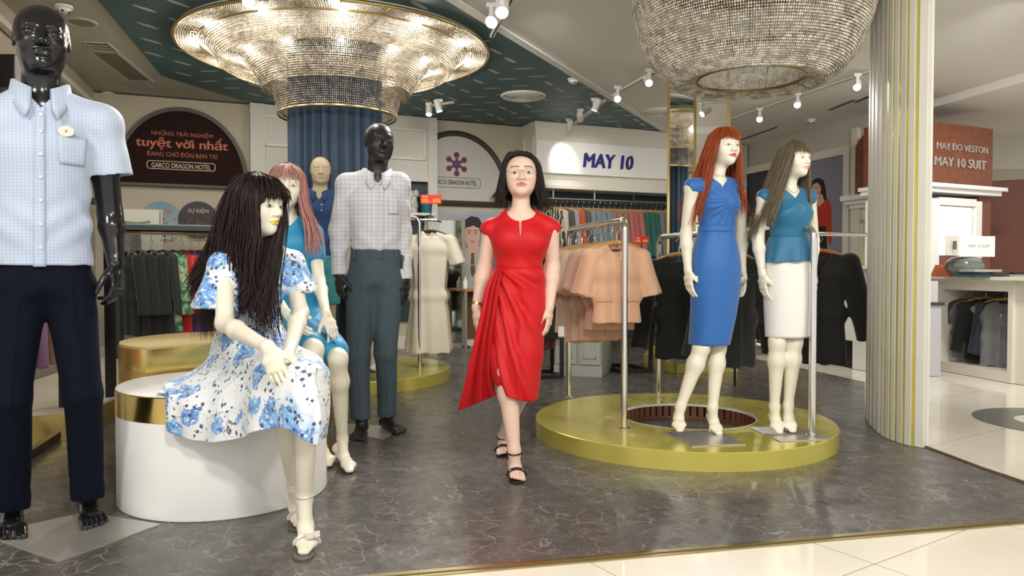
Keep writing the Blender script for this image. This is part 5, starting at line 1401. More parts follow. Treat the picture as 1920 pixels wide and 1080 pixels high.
def seated_floral():
    f = N3((.55, -.84, 0)); r = V3(.84, .55, 0); u = V3(0, 0, 1)
    class G: pass
    G.f, G.r, G.root = f, r, Vector((-1.12, 3.1, 0.004))
    J = dict(head=A3(485, 387, 2.93), H=.222, hf=(.90, -.42, -.04), neck=A3(500, 462, 2.98), chest=A3(482, 525, 3.03), waist=A3(470, 600, 3.12), pelvis=A3(462, 668, 3.18),
             shL=A3(422, 500, 2.90), shR=A3(543, 497, 3.08), elL=A3(421, 606, 2.76), wrL=A3(503, 652, 2.50), elR=A3(563, 585, 3.0), wrR=A3(540, 668, 2.66),
             hipL=A3(462, 680, 3.08), hipR=A3(515, 678, 3.16), knL=A3(577, 700, 2.62), knR=A3(525, 712, 2.66), anL=A3(571, 935, 2.70), anR=A3(553, 915, 2.88), rS=r, rH=r)
    toL = np.array(fl(569, 1036, .018)); toR = np.array(fl(560, 985, .02))
    J.update(toL=toL, baL=toL + V3(-.003, .055, .012), heL=A3(570, 960, 2.745), toR=toR, baR=toR + V3(-.01, .05, .014), heR=A3(548, 935, 2.92),
             hdL=(.34, -.06, -.90), hnL=(-.25, .9, -.1), htL=(.8, -.1, .5), hdR=(.05, -.12, -.95), hnR=(-.2, .9, -.2), htR=(-.9, 0, .1))
    root, fr = slim('mannequin', 'dark haired mannequin in a floral dress seated on the white drum', G, J, .90, lip=(.70, .55, .06), lash=(.15, .12, .10), eye=(.5, .48, .42), floorz=.012, hands=(('L', .22), ('R', .30)), bustk=True, nose=1.0, mouth=.7, hfine=.0024)
    # bodice with wide short sleeves
    D = top_field(J, r, s=.90, g=.014); bust(D, J['chest'], f, r, .78, grow=.018, k=.05)
    D.cap(J['waist'], J['pelvis'], .110, .135, k=.04, u=r, b0=.090, b1=.11)
    eL, eR = A3(404, 578, 2.84), A3(562, 550, 3.06)
    D.cap(J['shL'], eL, .062, .088, k=.035, u=(1, 0, 0), b0=.055, b1=.062); D.cap(J['shR'], eR, .058, .074, k=.035, u=(1, 0, 0), b0=.052, b1=.060)
    for e, sh, x0, sg in ((eL, J['shL'], .12, -1), (eR, J['shR'], .085, 1)):
        dr = N3(e - sh); D.func(planecut(e, N3(dr * .4 - u), x0, J['chest'], r * sg)); D.cap(e - dr * .02, e + dr * .12, .052, k=.004, sub=True)
    nb = J['neck']; D.func(neck_cut(nb, r, f, nb[2] - .085, 1.6, -.02)); D.cap(nb + V3(0, 0, -.012), nb + V3(0, 0, .14), .052, k=.01, sub=True)
    V, Q = D.mesh(.0058); V, Q = displace(V, Q, lambda P: .004 * vn(P * np.array([1, 1, .5]), 26, 3) + .002 * vn(P, 60, 6))
    mk('dress', (V, Q), PRINT, root, world=True)
    # skirt over the lap and the drum
    w0 = [J['waist'] + r * .118 * math.cos(a) - f * .100 * math.sin(a) + V3(0, 0, .01) for a in np.arange(10) * 2 * PI / 10]
    # order: right, ... through the front (towards the viewer) to the left, then the back
    names = 10
    r1 = [A3(*p) for p in ((548, 640, 3.08), (540, 652, 2.93), (510, 662, 2.86), (470, 664, 2.86), (428, 655, 2.95), (398, 648, 3.12), (410, 640, 3.28), (455, 640, 3.34), (500, 640, 3.32), (535, 640, 3.22))]
    r2 = [A3(*p) for p in ((600, 672, 2.86), (606, 686, 2.64), (574, 676, 2.52), (520, 694, 2.56), (450, 706, 2.78), (385, 690, 3.02), (390, 678, 3.34), (450, 676, 3.46), (520, 674, 3.42), (572, 672, 3.20))]
    r3 = [A3(*p) for p in ((610, 715, 2.86), (612, 720, 2.60), (588, 722, 2.47), (520, 742, 2.50), (425, 742, 2.79), (338, 724, 2.95), (345, 706, 3.24), (440, 684, 3.56), (530, 681, 3.52), (598, 694, 3.26))]
    r4 = [A3(*p) for p in ((608, 748, 2.84), (612, 775, 2.60), (598, 780, 2.46), (520, 776, 2.50), (415, 785, 2.78), (312, 738, 2.87), (330, 714, 3.20), (436, 687, 3.60), (534, 684, 3.56), (604, 704, 3.26))]
    r5 = [A3(*p) for p in ((606, 770, 2.84), (604, 826, 2.60), (590, 834, 2.46), (520, 802, 2.50), (404, 829, 2.79), (311, 808, 2.85), (316, 740, 3.10), (432, 689, 3.62), (536, 686, 3.58), (606, 710, 3.26))]
    def fold(th, t):
        am = np.clip(t - .12, 0, 1); return am * (.016 * np.sin(9 * th + 2.2 * np.sin(3 * th) + t * 2) + .009 * np.sin(19 * th + 1 + t * 4)) * (np.sin(th * .5) ** .5 * .6 + .4) * np.where(th > 3.6, .35, 1)
    w0 = [w0[i] for i in (0, 9, 8, 7, 6, 5, 4, 3, 2, 1)]
    # rotate so that index 0 is the picture right
    V, Q = ringloft([w0, r1, r2, r3, r4, r5], 170, 60, fold)
    V[:, 2] = np.where((np.hypot(V[:, 0] - DRUM[0], V[:, 1] - DRUM[1]) < .455), np.maximum(V[:, 2], .512), V[:, 2])
    mk('skirt', (V, Q), PRINT, root, world=True, solid=.003)
    # wig: long dark hair hanging forward
    def fall(phi, p):
        s_ = math.sin(phi); back = math.cos(phi); o = []
        # picture-left direction is the back of this head
        L = .46 + .05 * math.sin(phi * 3 + 1) + (.02 if s_ > 0 else -.08); near = s_ > 0      # s_>0: the side towards the viewer
        for q in range(1, 8):
            t = q / 7
            lat = V3(-.15 * t * (.35 + .65 * max(0, back)) + .07 * t * max(0, -back), 0, 0) + V3(0, (-.16 * t ** .7 if near else .05 * t) * abs(s_), 0)
            o.append(lat + V3(.012 * math.sin(t * 7 + phi * 3), 0, -L * t))
        return o
    wig(root, J['head'] + V3(0, 0, 0), fr, J['H'], (.017, .0075, .0065), fall, phi0=2.22, bang_z=lambda x: .14 - .06 * abs(x), nb=210, ns=1500, rad=.0022, jit=.014, seed=41, curl=.030, rx=.42, ry=.52, rz=.44, name='hair', cvar=.45, cap_face=.52)
    # sandals
    MSa = mat('pearl_white_strap', (.70, .66, .58), .25, .3); MSo = mat('dark_sandal_sole', (.10, .09, .08), .4)
    for sd, dirr in (('L', V3(-.04, -1, 0)), ('R', V3(.15, -1, 0))):
        an, he, ba, to = J['an' + sd], J['he' + sd], J['ba' + sd], J['to' + sd]; o = thing('sandal', None, None); o.parent = root
        d = Vector(to - he); d.z = 0; d.normalize(); w = Vector((d.y, -d.x, 0)); prof = []
        for t, wd in ((-.12, .012), (0, .022), (.3, .022), (.55, .030), (.8, .036), (1.05, .036), (1.2, .026), (1.27, .010)):
            p = Vector(he + (to - he) * t); p.z = max(.003, (he[2] - .034) * max(0, 1 - max(0, t) / .72) + .003); prof.append((p, wd))
        vs = []
        for p, wd in prof: vs += [p - w * wd, p + w * wd, p + w * wd + Vector((0, 0, .009)), p - w * wd + Vector((0, 0, .009))]
        fs = [(0, 1, 2, 3)] + [(4 * i + k, 4 * i + (k + 1) % 4, 4 * i + 4 + (k + 1) % 4, 4 * i + 4 + k) for i in range(len(prof) - 1) for k in range(4)] + [(4 * len(prof) - 1, 4 * len(prof) - 2, 4 * len(prof) - 3, 4 * len(prof) - 4)]
        mk('sole', MB().add(vs, fs), MSo, o, world=True)
        mk('heel', MB().tube([Vector(he) + Vector((0, .012, -.030)), Vector((he[0], he[1] + .03, .001))], [.013, .006], 10), MSo, o, world=True)
        mk('ankle_strap', MB().tube([Vector(an) + Vector((.033 * math.cos(a), .035 * math.sin(a), .012)) for a in np.linspace(0, 2 * PI, 26, endpoint=False)], .0032, 6, closed=True), MSa, o, world=True)
        mk('toe_strap', MB().tube([Vector(ba) + w * (.042 * math.cos(a)) + Vector((0, 0, max(-.010, .026 * math.sin(a)) + .002)) for a in np.linspace(-.15, PI + .15, 14)], .0085, 6), MSa, o, world=True)
        bk = Vector(ba) + w * .012 + Vector((0, -.006, .032)); bk = Vector(ba) + Vector((.014, -.012, .030))
        mk('buckle', MB().box(-.014, -.004, -.011, .014, .004, .011).box(.014, -.003, -.009, .036, .003, .013).xf(Matrix.Translation(bk) @ Matrix.Rotation(-.35, 4, 'X') @ Matrix.Rotation(-.2, 4, 'Y')), MSa, o, world=True, bevel=.002)
        mk('back_strap', MB().tube([Vector(he) + Vector((0, .028, -.02)), Vector(he) + Vector((0, .034, .015)), Vector(an) + Vector((0, .033, .012))], .003, 6), MSa, o, world=True)
def seated_pink():
    f = N3((.42, -.91, 0)); r = V3(.91, .42, 0); u = V3(0, 0, 1)
    class G: pass
    G.f, G.r, G.root = f, r, Vector((-1.3, 3.95, 0.004))
    J = dict(head=A3(538, 350, 3.84), H=.212, hf=(.28, -.955, -.04), neck=A3(540, 408, 3.90), chest=A3(548, 455, 3.92), waist=A3(556, 528, 3.95), pelvis=A3(566, 592, 4.0),
             shL=A3(498, 440, 3.84), shR=A3(588, 438, 3.96), elL=A3(490, 520, 3.7), wrL=A3(540, 590, 3.55), elR=A3(598, 527, 3.88), wrR=A3(612, 590, 3.66),
             hipL=A3(555, 612, 3.9), hipR=A3(590, 612, 3.92), knL=A3(588, 655, 3.50), knR=A3(634, 672, 3.60), anL=A3(598, 815, 3.80), anR=A3(642, 822, 3.78), rS=r, rH=r)
    toR = np.array(fl(655, 883, .02)); toL = np.array(fl(615, 872, .02))
    J.update(toR=toR, baR=toR + V3(-.014, .05, .016), heR=A3(634, 840, 3.84), toL=toL, baL=toL + V3(-.01, .05, .016), heL=A3(596, 835, 3.88),
             hdR=(.35, -.25, -.75), hnR=(-.2, .6, -.7), htR=(-.6, -.5, .3), hdL=(.6, -.3, -.6), hnL=(-.2, .6, -.7), htL=(.3, -.4, .8))
    root, fr = slim('mannequin', 'pink haired mannequin in a bright blue dress seated behind the floral one', G, J, .88, lip=(.72, .55, .05), lash=(.25, .22, .15), eye=(.55, .54, .42), iris=(.2, .2, .1), floorz=.012, hands=(('R', .35), ('L', .3)), nose=.9, mouth=.8)
    MD = mat('cerulean_dress_cloth', (.005, .26, .48), .5, sheen=.2)
    D = top_field(J, r, s=.88, g=.013); bust(D, J['chest'], f, r, .74, grow=.014, k=.04)
    D.cap(J['shR'], A3(592, 480, 3.93), .05, .052, k=.02); D.cap(J['shL'], A3(492, 480, 3.8), .05, .052, k=.02)
    D.cap(J['waist'], J['pelvis'], .106, .150, k=.04, u=r, b0=.088, b1=.125)
    nb = J['neck']; D.func(neck_cut(nb, r, f, nb[2] - .05, 1.1, -.02)); D.cap(nb + V3(0, 0, -.012), nb + V3(0, 0, .14), .05, k=.01, sub=True)
    for sd in ('L', 'R'):
        h, k_ = np.array(J['hip' + sd]), np.array(J['kn' + sd]); D.cap(h, h + (k_ - h) * .80, .088, .072, k=.04)
    V, Q = D.mesh(.007); V, Q = displace(V, Q, lambda P: .004 * vn(P, 22, 4)); mk('dress', (V, Q), MD, root, world=True)
    # flap of the wrap skirt hanging beside the knee
    Pp = [[A3(x, y, Y) for x, y, Y in row] for row in (((592, 598, 3.76), (604, 604, 3.72), (616, 610, 3.70), (626, 618, 3.70)), ((600, 612, 3.66), (612, 622, 3.63), (624, 632, 3.64), (634, 640, 3.66)), ((606, 618, 3.60), (618, 630, 3.58), (630, 645, 3.60), (640, 660, 3.64)))]
    V = np.array(Pp).reshape(-1, 3); idx = np.arange(12).reshape(3, 4); o = mk('skirt_flap', (V, np.stack([idx[:-1, :-1], idx[1:, :-1], idx[1:, 1:], idx[:-1, 1:]], -1).reshape(-1, 4)), MD, root, world=True, solid=.004)
    sb = o.modifiers.new('sub', 'SUBSURF'); sb.levels = 2; sb.render_levels = 2
    def fall(phi, p):
        s_ = math.sin(phi); back = math.cos(phi); L = .34 + .04 * math.sin(phi * 4); o = []
        for q in range(1, 7):
            t = q / 6; o.append(V3(.055 * s_ * t + .02 * math.sin(t * 5 + phi * 2), -.03 * t * (back < 0) + .02 * t * (back > 0), -L * t))
        return o
    wig(root, J['head'], fr, J['H'], (.50, .235, .215), fall, phi0=2.15, bang_z=.13, nb=150, ns=560, rad=.0020, jit=.014, seed=43, curl=.02, name='hair', cvar=.3, cap_face=.50, bbase=(.55, .30, .26))
def hidden_one():
    Y = 6.08; G = Fig(((690 - 960) / 1400 * Y, Y, .1), (.2, -.98)); f, r = np.array(G.f), np.array(G.r)
    J = dict(head=G.pt(702, 352, .03), H=.2, hf=(.3, -.95, 0), neck=G.pt(690, 398), chest=G.pt(688, 425), waist=G.pt(688, 470), pelvis=G.pt(690, 510), shL=G.pt(662, 408), shR=G.pt(717, 408),
             elL=G.pt(648, 462), elR=G.pt(722, 462), wrL=G.pt(651, 512), wrR=G.pt(724, 512), hipL=G.pt(681, 515), hipR=G.pt(701, 515), knL=G.pt(682, 610), knR=G.pt(703, 610), anL=G.pt(681, 678), anR=G.pt(702, 678),
             heL=G.pt(681, 685, -.02), heR=G.pt(702, 685, -.02), baL=G.pt(681, 690, .03), baR=G.pt(703, 690, .03), toL=G.pt(681, 694, .06), toR=G.pt(704, 694, .06))
    root, fr = slim('mannequin', 'cream mannequin in a white dress mostly hidden behind the matt black one', G, J, .86, lip=None, coarse=.011, hfine=.006, floorz=.104)
    MW = mat('off_white_dress_cloth', (.74, .72, .66), .7); vtop(root, J, G, .86, MW, .04, 1.0, zbot=J['waist'][2] - .01, name='bodice')
    secs = [(J['waist'], .104, .084), (G.pt(689, 495), .125, .10), (G.pt(690, 530), .135, .11), (G.pt(692, 592), .15, .13)]
    mk('skirt', loft(secs, 60, lambda th, t: .006 * t * math.sin(9 * th), ax=r, ay=-f, sub=6), MW, root, world=True, solid=.004)
DRUM = (-1.29, 3.35); GDRUM = (-1.51, 3.99)
person(); red_haired(); ash_haired(); tall_black(); black_checked(); polo_man(); seated_floral(); seated_pink(); hidden_one()
# ================================================================== drums and platforms
def drum_white():
    o = thing('display_drum', 'white round display drum with a gold band, seat of the floral mannequin', 'display drum', (DRUM[0], DRUM[1], .004))
    mk('body', MB().lathe([(.0001, 0), (.436, 0), (.44, .004), (.44, .385), (.436, .39)], n=96), M_WHITE, o)
    mk('gold_band', MB().lathe([(.436, .385), (.4415, .388), (.4415, .488), (.438, .492)], n=96), M_BRASS, o, label='polished gold band')
    mk('top', MB().lathe([(.0001, .497), (.432, .497), (.439, .493), (.438, .488)], n=96), M_WHITE, o)
def drum_gold():
    gx, gy = GDRUM; R0 = .53; wx, wy = DRUM; Rw = .452
    def shape(R1, Rb):
        pts = []; n = 160
        for i in range(n):
            a = 2 * PI * i / n; x, y = gx + R1 * math.cos(a), gy + R1 * math.sin(a)
            d = math.hypot(x - wx, y - wy)
            if d < Rb:
                k = Rb / d; # slide onto the notch arc
                x, y = wx + (x - wx) * k, wy + (y - wy) * k
                if math.hypot(x - gx, y - gy) > R1 + 1e-6: continue
            pts.append((x, y))
        # replace points of the gold arc that fell in the notch by an evenly sampled arc
        return pts
    def cres(R1, Rb):
        out = []; n = 200
        for i in range(n):
            a = 2 * PI * i / n; x, y = gx + R1 * math.cos(a), gy + R1 * math.sin(a)
            if math.hypot(x - wx, y - wy) >= Rb: out.append((i, x, y))
        # rotate list to start after the gap
        g = next(k for k in range(len(out)) if (out[k][0] - out[k - 1][0]) % n > 1)
        out = out[g:] + out[:g]; a1 = math.atan2(out[-1][2] - wy, out[-1][1] - wx); a0 = math.atan2(out[0][2] - wy, out[0][1] - wx)
        pts = [(x, y) for _, x, y in out]; da = (a0 - a1) % (2 * PI)
        if da > PI: da -= 2 * PI
        for q in range(1, 40):
            a = a1 + da * q / 40; pts.append((wx + Rb * math.cos(a), wy + Rb * math.sin(a)))
        return pts
    o = thing('display_drum', 'taller gold display drum wrapped behind the white drum', 'display drum', (gx, gy, .004))
    M = Matrix.Translation((-gx, -gy, -.004))
    MGo = mat('satin_gold_laminate', (.66, .46, .12), .32, .85); MGt = mat('pale_gold_top', (.80, .64, .30), .35, .25)
    mk('body', MB().prism(cres(R0, Rw), .004, .515).xf(M), MGo, o, angle=30)
    mk('gold_band', MB().prism(cres(R0 + .002, Rw - .001), .515, .620).xf(M), M_BRASS, o, angle=30, label='mirror polished band')
    mk('top', MB().prism(cres(R0 - .004, Rw + .003), .620, .632).xf(M), MGt, o, angle=30, label='matt pale gold top')
drum_white(); drum_gold()
def ring_platform(cx, cy, Ro, hole, h, lab, slots=True):
    o = thing('round_platform', lab, 'platform', (cx, cy, .004))
    if hole:
        hx, hy, Rh = hole; n = 120
        mb = MB(); vs = []
        for k in range(n):
            a = 2 * PI * k / n; c_, s_ = math.cos(a), math.sin(a)
            vs += [(Ro * c_, Ro * s_, 0), (Ro * c_, Ro * s_, h - .004), ((Ro - .004) * c_, (Ro - .004) * s_, h), (hx + (Rh + .004) * c_, hy + (Rh + .004) * s_, h)]
        mb.add(vs, [(k * 4 + q, ((k + 1) % n) * 4 + q, ((k + 1) % n) * 4 + q + 1, k * 4 + q + 1) for k in range(n) for q in range(3)])
        mk('gold_top', mb, M_OLIVE, o, angle=30)
        mk('hole_rim', MB().lathe([(Rh + .004, h + .001), (Rh, h + .001), (Rh - .001, h - .014), (Rh + .004, h - .014)], (hx, hy, 0), n=90, closed=True), M_WHITE, o, label='white painted rim of the opening')
        st = MB()
        for k in range(56):
            a = 2 * PI * k / 56; M = Matrix.Translation((hx, hy, 0)) @ Matrix.Rotation(a, 4, 'Z'); st.box(Rh + .004, -.016, .012, Rh + .02, .016, h - .014, M=M)
        mk('brown_slats', st, mat('brown_slat_wood', (.20, .075, .035), .6), o, kind='stuff')
        mk('inner_core', MB().lathe([(Rh + .03, 0), (Rh + .03, h - .01)], (hx, hy, 0), n=60), M_BLACK, o)
        mk('bottom_rail', MB().lathe([(Rh, 0), (Rh, .014), (Rh + .02, .014), (Rh + .02, 0)], (hx, hy, 0), n=60, closed=True), MATS['brown_slat_wood'], o)
    else:
        mk('gold_top', MB().lathe([(Ro, 0), (Ro, h - .004), (Ro - .004, h), (.0001, h)], n=110), M_OLIVE, o, angle=30)
    return o
ring_platform(1.03, 4.53, .885, (.05, .05, .405), .096, 'round gold platform with an open centre under the two dressed mannequins')
ring_platform(-1.55, 6.80, .98, None, .100, 'low round gold platform around the curtained column')
# ================================================================== curtained column and chandeliers
def curtain_column():
    cx, cy = (631 - 960) / 1400 * 6.6, 6.6; r0 = .372
    o = thing('curtained_column', 'round column wrapped in pleated slate blue curtain under the big chandelier', 'column', (cx, cy, .104))
    n = 360; rs = random.Random(3); vs = []; hs = CEIL - .02 - .104
    ph = [rs.uniform(-.4, .4) for _ in range(60)]
    for lv in range(3):
        z = hs * lv / 2
        for i in range(n):
            a = 2 * PI * i / n; k = 27 * a + .7 * math.sin(3 * a) + .5 * math.sin(5 * a + 1)
            w = math.sin(k); rr = r0 + .030 * math.copysign(abs(w) ** .7, w) + .010 * math.sin(2.3 * k + lv * .3)
            vs.append((rr * math.cos(a), rr * math.sin(a), z))
    fs = [(l * n + i, l * n + (i + 1) % n, (l + 1) * n + (i + 1) % n, (l + 1) * n + i) for l in range(2) for i in range(n)]
    MC = mat('slate_blue_velvet', (.040, .078, .135), .7, sheen=.25)
    mk('curtain', MB().add(vs, fs), MC, o, angle=180)
    mk('core', MB().lathe([(.33, 0), (.33, hs)], n=40), M_BLACK, o)
    return cx, cy
CX, CY = curtain_column()
def bead_m(name, c, alpha, rough=.12):
    m = mat(name, c, rough, spec=.8); t = NT(m)
    w = t.vor(26.0, None, 'F1', 'Color'); x, y, z = t.xyz(w)
    t.base(t.mix(x, tuple(q * .55 for q in c), tuple(min(1, q * 1.35) for q in c))); t.put(t.b.inputs['Alpha'], alpha); return m
def beads(prof, n, pitch, size, parent, name, m, c=(0, 0, 0), a0=0, a1=2 * PI, seed=1, lab=None, long=1.25, jitter=.15):
    """strings of faceted beads along a profile (r, z) revolved about the axis"""
    rs = np.random.RandomState(seed); P = np.array(prof, float)
    # resample profile
    fine = []
    for i in range(len(P) - 1):
        for t in np.linspace(0, 1, 12, endpoint=False): fine.append(P[i] * (1 - t) + P[i + 1] * t)
    fine.append(P[-1]); fine = np.array(fine); L = np.concatenate([[0], np.cumsum(np.linalg.norm(np.diff(fine, axis=0), axis=1))])
    k = max(2, int(L[-1] / pitch)); s_ = (np.arange(k) + .5) * L[-1] / k; Rr = np.interp(s_, L, fine[:, 0]); Zz = np.interp(s_, L, fine[:, 1])
    dr = np.gradient(Rr); dz = np.gradient(Zz); q = np.hypot(dr, dz) + 1e-9; dr /= q; dz /= q
    Vs = []; base = []
    ang = a0 + (a1 - a0) * (np.arange(n) + .5) / n
    A, I = np.meshgrid(ang, np.arange(k), indexing='ij'); A = A.ravel() + rs.normal(size=A.size) * .0006; I = I.ravel()
    rr, zz, tr, tz = Rr[I], Zz[I], dr[I], dz[I]; ca, sa = np.cos(A), np.sin(A)
    C = np.stack([rr * ca, rr * sa, zz], 1); T = np.stack([tr * ca, tr * sa, tz], 1); S = np.stack([-sa, ca, 0 * sa], 1); N = np.cross(T, S)
    sz = size * (1 + rs.uniform(-jitter, jitter, len(C)))[:, None]; tw = rs.uniform(0, 1.5, len(C))[:, None]; S2 = S * np.cos(tw) + N * np.sin(tw); N2 = N * np.cos(tw) - S * np.sin(tw)
    V = np.stack([C + T * sz * long, C - T * sz * long, C + S2 * sz, C - S2 * sz, C + N2 * sz, C - N2 * sz], 1).reshape(-1, 3) + np.array(c)
    b = np.arange(len(C))[:, None, None] * 6; Q = (np.array([(0, 2, 4), (0, 4, 3), (0, 3, 5), (0, 5, 2), (1, 4, 2), (1, 3, 4), (1, 5, 3), (1, 2, 5)])[None] + b).reshape(-1, 3)
    me = bpy.data.meshes.new(name); me.vertices.add(len(V)); me.vertices.foreach_set('co', V.astype(np.float32).ravel())
    me.loops.add(len(Q) * 3); me.loops.foreach_set('vertex_index', Q.astype(np.int32).ravel()); me.polygons.add(len(Q)); me.polygons.foreach_set('loop_start', np.arange(0, len(Q) * 3, 3, dtype=np.int32))
    me.materials.append(m); me.update(calc_edges=True)
    o = bpy.data.objects.new(name, me); col.objects.link(o); o.parent = parent; o['kind'] = 'stuff'
    if lab: o['label'] = lab
    return o
def arc(r0, z0, r1, z1, bulge, n=9):
    out = []
    dx, dz = r1 - r0, z1 - z0; L = math.hypot(dx, dz)
    for i in range(n):
        t = i / (n - 1); b = bulge * math.sin(PI * t); out.append((r0 + dx * t - dz / L * b, z0 + dz * t + dx / L * b))
    return out
def big_chandelier():
    x, y = CX + .04, CY - .08; o = thing('chandelier', 'huge tiered crystal bead chandelier hanging around the curtained column', 'chandelier', (x, y, CEIL - .012))
    o.location.z = 0; B1 = bead_m('warm_crystal_beads', (.60, .52, .40), 1.0)
    z0 = CEIL - .05
    t1 = arc(1.30, z0, .96, z0 - .16, -.085); t2 = arc(.98, z0 - .08, .62, z0 - .35, -.085); t3 = arc(.64, z0 - .20, .50, z0 - .55, -.03)
    beads(t1, 430, .019, .0068, o, 'outer_bead_tier', B1, seed=1); beads(t2, 330, .018, .0068, o, 'middle_bead_tier', B1, seed=2); beads(t3, 200, .0175, .0068, o, 'inner_bead_tier', B1, seed=3)
    beads(arc(.96, z0 - .16, 1.04, z0 - .01, .02), 300, .022, .0068, o, 'inward_bead_return', B1, seed=4); beads(arc(.62, z0 - .35, .70, z0 - .14, .02), 200, .022, .0068, o, 'inward_bead_return', B1, seed=5)
    def ring(r, z, t=.011, m=M_GOLD, name='gold_ring'): mk(name, MB().lathe([(r + t * math.cos(a), z + t * math.sin(a)) for a in np.linspace(0, 2 * PI, 8, endpoint=False)], n=110, closed=True), m, o)
    ring(1.305, z0 + .01, .014); ring(1.12, z0 + .0, .008); ring(.50, z0 - .55, .009); ring(.465, z0 - .54, .007)
    mk('ceiling_plate', MB().lathe([(.42, CEIL - .03), (1.30, CEIL - .03), (1.30, CEIL - .014), (.42, CEIL - .014)], n=90, closed=True), M_WHITEM, o)
    arms = MB()
    for k in range(12):
        a = 2 * PI * k / 12; arms.cyl((1.28 * math.cos(a), 1.28 * math.sin(a), z0 + .01), (.45 * math.cos(a), .45 * math.sin(a), z0 + .01), .006, 6)
    mk('frame_arms', arms, M_GOLD, o)
    for k in range(12):
        a = 2 * PI * (k + .5) / 12
        for (rr, zz, e) in ((1.14, z0 - .035, 5.0), (.80, z0 - .14, 3.2)):
            p = (x + rr * math.cos(a), y + rr * math.sin(a), zz)
            bb = mk('bulb', MB().ell((rr * math.cos(a), rr * math.sin(a), zz + .03), (.02, .02, .028), 10, 8), M_GLOW, o)
            l = lamp('bulb_light', 'POINT', p, e, (1, .91, .79), .04); l.parent = o; l.location = (p[0] - x, p[1] - y, p[2])
def bowl_chandelier():
    Y = 4.75; x = (1404 - 960) / 1400 * Y; y = Y
    o = thing('chandelier', 'unlit bowl shaped crystal bead chandelier with an open ring at the bottom', 'chandelier', (x, y, 0))
    B2 = bead_m('grey_crystal_beads', (.72, .67, .57), 1.0, .2)
    z0 = CEIL - .02
    prof = [(.745, z0), (.742, z0 - .12), (.725, z0 - .28), (.69, z0 - .42), (.63, z0 - .56), (.55, z0 - .67), (.45, z0 - .73), (.325, z0 - .69)]
    beads(prof, 300, .0165, .0066, o, 'bead_bowl', B2, seed=7, jitter=.25)
    beads([(.325, z0 - .69), (.33, z0 - .64), (.35, z0 - .58)], 130, .016, .006, o, 'bead_inner_lip', B2, seed=8)
    B3 = bead_m('bronze_beads', (.16, .13, .075), 1.0, .3)
    for (rr, zz) in ((.732, z0 - .235), (.729, z0 - .255)):
        beads([(rr - .004, zz), (rr - .005, zz - .012)], 200, .012, .009, o, 'bronze_bead_band', B3, seed=9)
    for (rr, z_) in ((.55, z0 - .03), (.53, z0 - .06), (.42, z0 - .03), (.40, z0 - .06)):
        beads([(rr, z_), (rr, z_ - .024)], 150, .014, .008, o, 'bronze_bead_ring', B3, seed=12)
    def ring(r, z, t, m): mk('gold_ring', MB().lathe([(r + t * math.cos(a), z + t * math.sin(a)) for a in np.linspace(0, 2 * PI, 8, endpoint=False)], n=90, closed=True), m, o)
    MO = mat('olive_brass_rod', (.40, .31, .10), .3, 1.0)
    ring(.325, z0 - .697, .0085, MO); ring(.745, z0, .010, MO)
    st = MB()
    for k in range(8):
        a = 2 * PI * k / 8 + .3; st.tube([(p[0] * math.cos(a) * .985, p[0] * math.sin(a) * .985, p[1]) for p in prof], .003, 5)
    mk('frame_ribs', st, MO, o)
    w = MB()
    for k in range(3):
        a = 2 * PI * k / 3 + .2; w.cyl((.5 * math.cos(a), .5 * math.sin(a), CEIL - .012), (.33 * math.cos(a), .33 * math.sin(a), z0 - .69), .0015, 5)
    mk('hanging_wires', w, M_BLACK, o)
big_chandelier(); bowl_chandelier()

# ================================================================== track lights
def track(p0, p1, lab, m=M_WHITEM):
    a, b = Vector(p0), Vector(p1); d = b - a; o = thing('light_track', lab, 'light track', (a + b) / 2, math.atan2(d.y, d.x)); L = d.length
    o.location.z = CEIL
    mk('rail', MB().box(-L / 2, -.017, -.038, L / 2, .017, -.012), m, o, smooth=False); mk('groove', MB().box(-L / 2, -.007, -.0385, L / 2, .007, -.036), M_DARK, o, smooth=False)
def track_head(px, py, aim, lab, e=60, drop=.13, s=1.0, Yv=None, grp=None):
    """spot head whose lens centre shows at px, py"""
    zc = CEIL - .04 - drop; p = Vector(fl(px, py, zc)); top = Vector((p.x, p.y, CEIL - .036))
    o = thing('track_spotlight', lab, 'spotlight', (p.x, p.y, CEIL - .036), 0, grp)
    o.location.z = p.z; dz = top.z - p.z
    d = (Vector(aim) - p).normalized(); q = d.to_track_quat('-Z', 'Y').to_matrix().to_4x4()
    back = -d * .10 * s
    mk('stem', MB().box(-.014, -.014, back.z * .5, .014, .014, dz).box(-.035, -.016, dz - .03, .035, .016, dz), M_WHITEM, o, smooth=False)
    M = q
    mk('housing', MB().lathe([(.0001, .135), (.030, .135), (.036, .128), (.036, .004), (.0335, .0), (.032, .008), (.0001, .010)], n=24).xf(Matrix.Scale(s, 4)).xf(M), M_WHITEM, o)
    mk('lens', MB().lathe([(.0001, .0015), (.033, .0015), (.0335, .006)], n=24).xf(Matrix.Scale(s, 4)).xf(M), M_GLOW, o, label='glowing white lens')
    l = lamp('spot_light', 'SPOT', p + d * .03, e, (1, .955, .89), .035, aim, 62, .8); l.parent = o; l.location = d * .03
track(fl(922, 62, CEIL), fl(975, -40, CEIL), 'short white track at the moulding above the big chandelier edge')
track(fl(1047, 252, CEIL), fl(1133, 185, CEIL), 'white track on the teal ceiling in front of the sign wall')
track(fl(1148, 174, CEIL), fl(1230, 128, CEIL), 'track left of the bowl chandelier on white ceiling')
track(fl(1362, 222, CEIL), fl(1645, 124, CEIL), 'long white track running to the fluted column')
track(fl(800, 196, CEIL), fl(850, 188, CEIL), 'short track behind the rim of the big chandelier')
track(fl(1862, 328, CEIL) * 1, fl(1925, 318, CEIL) * 1, 'short track at the far right above the suit counter')
pw = (.03, 3.6, 1.2)
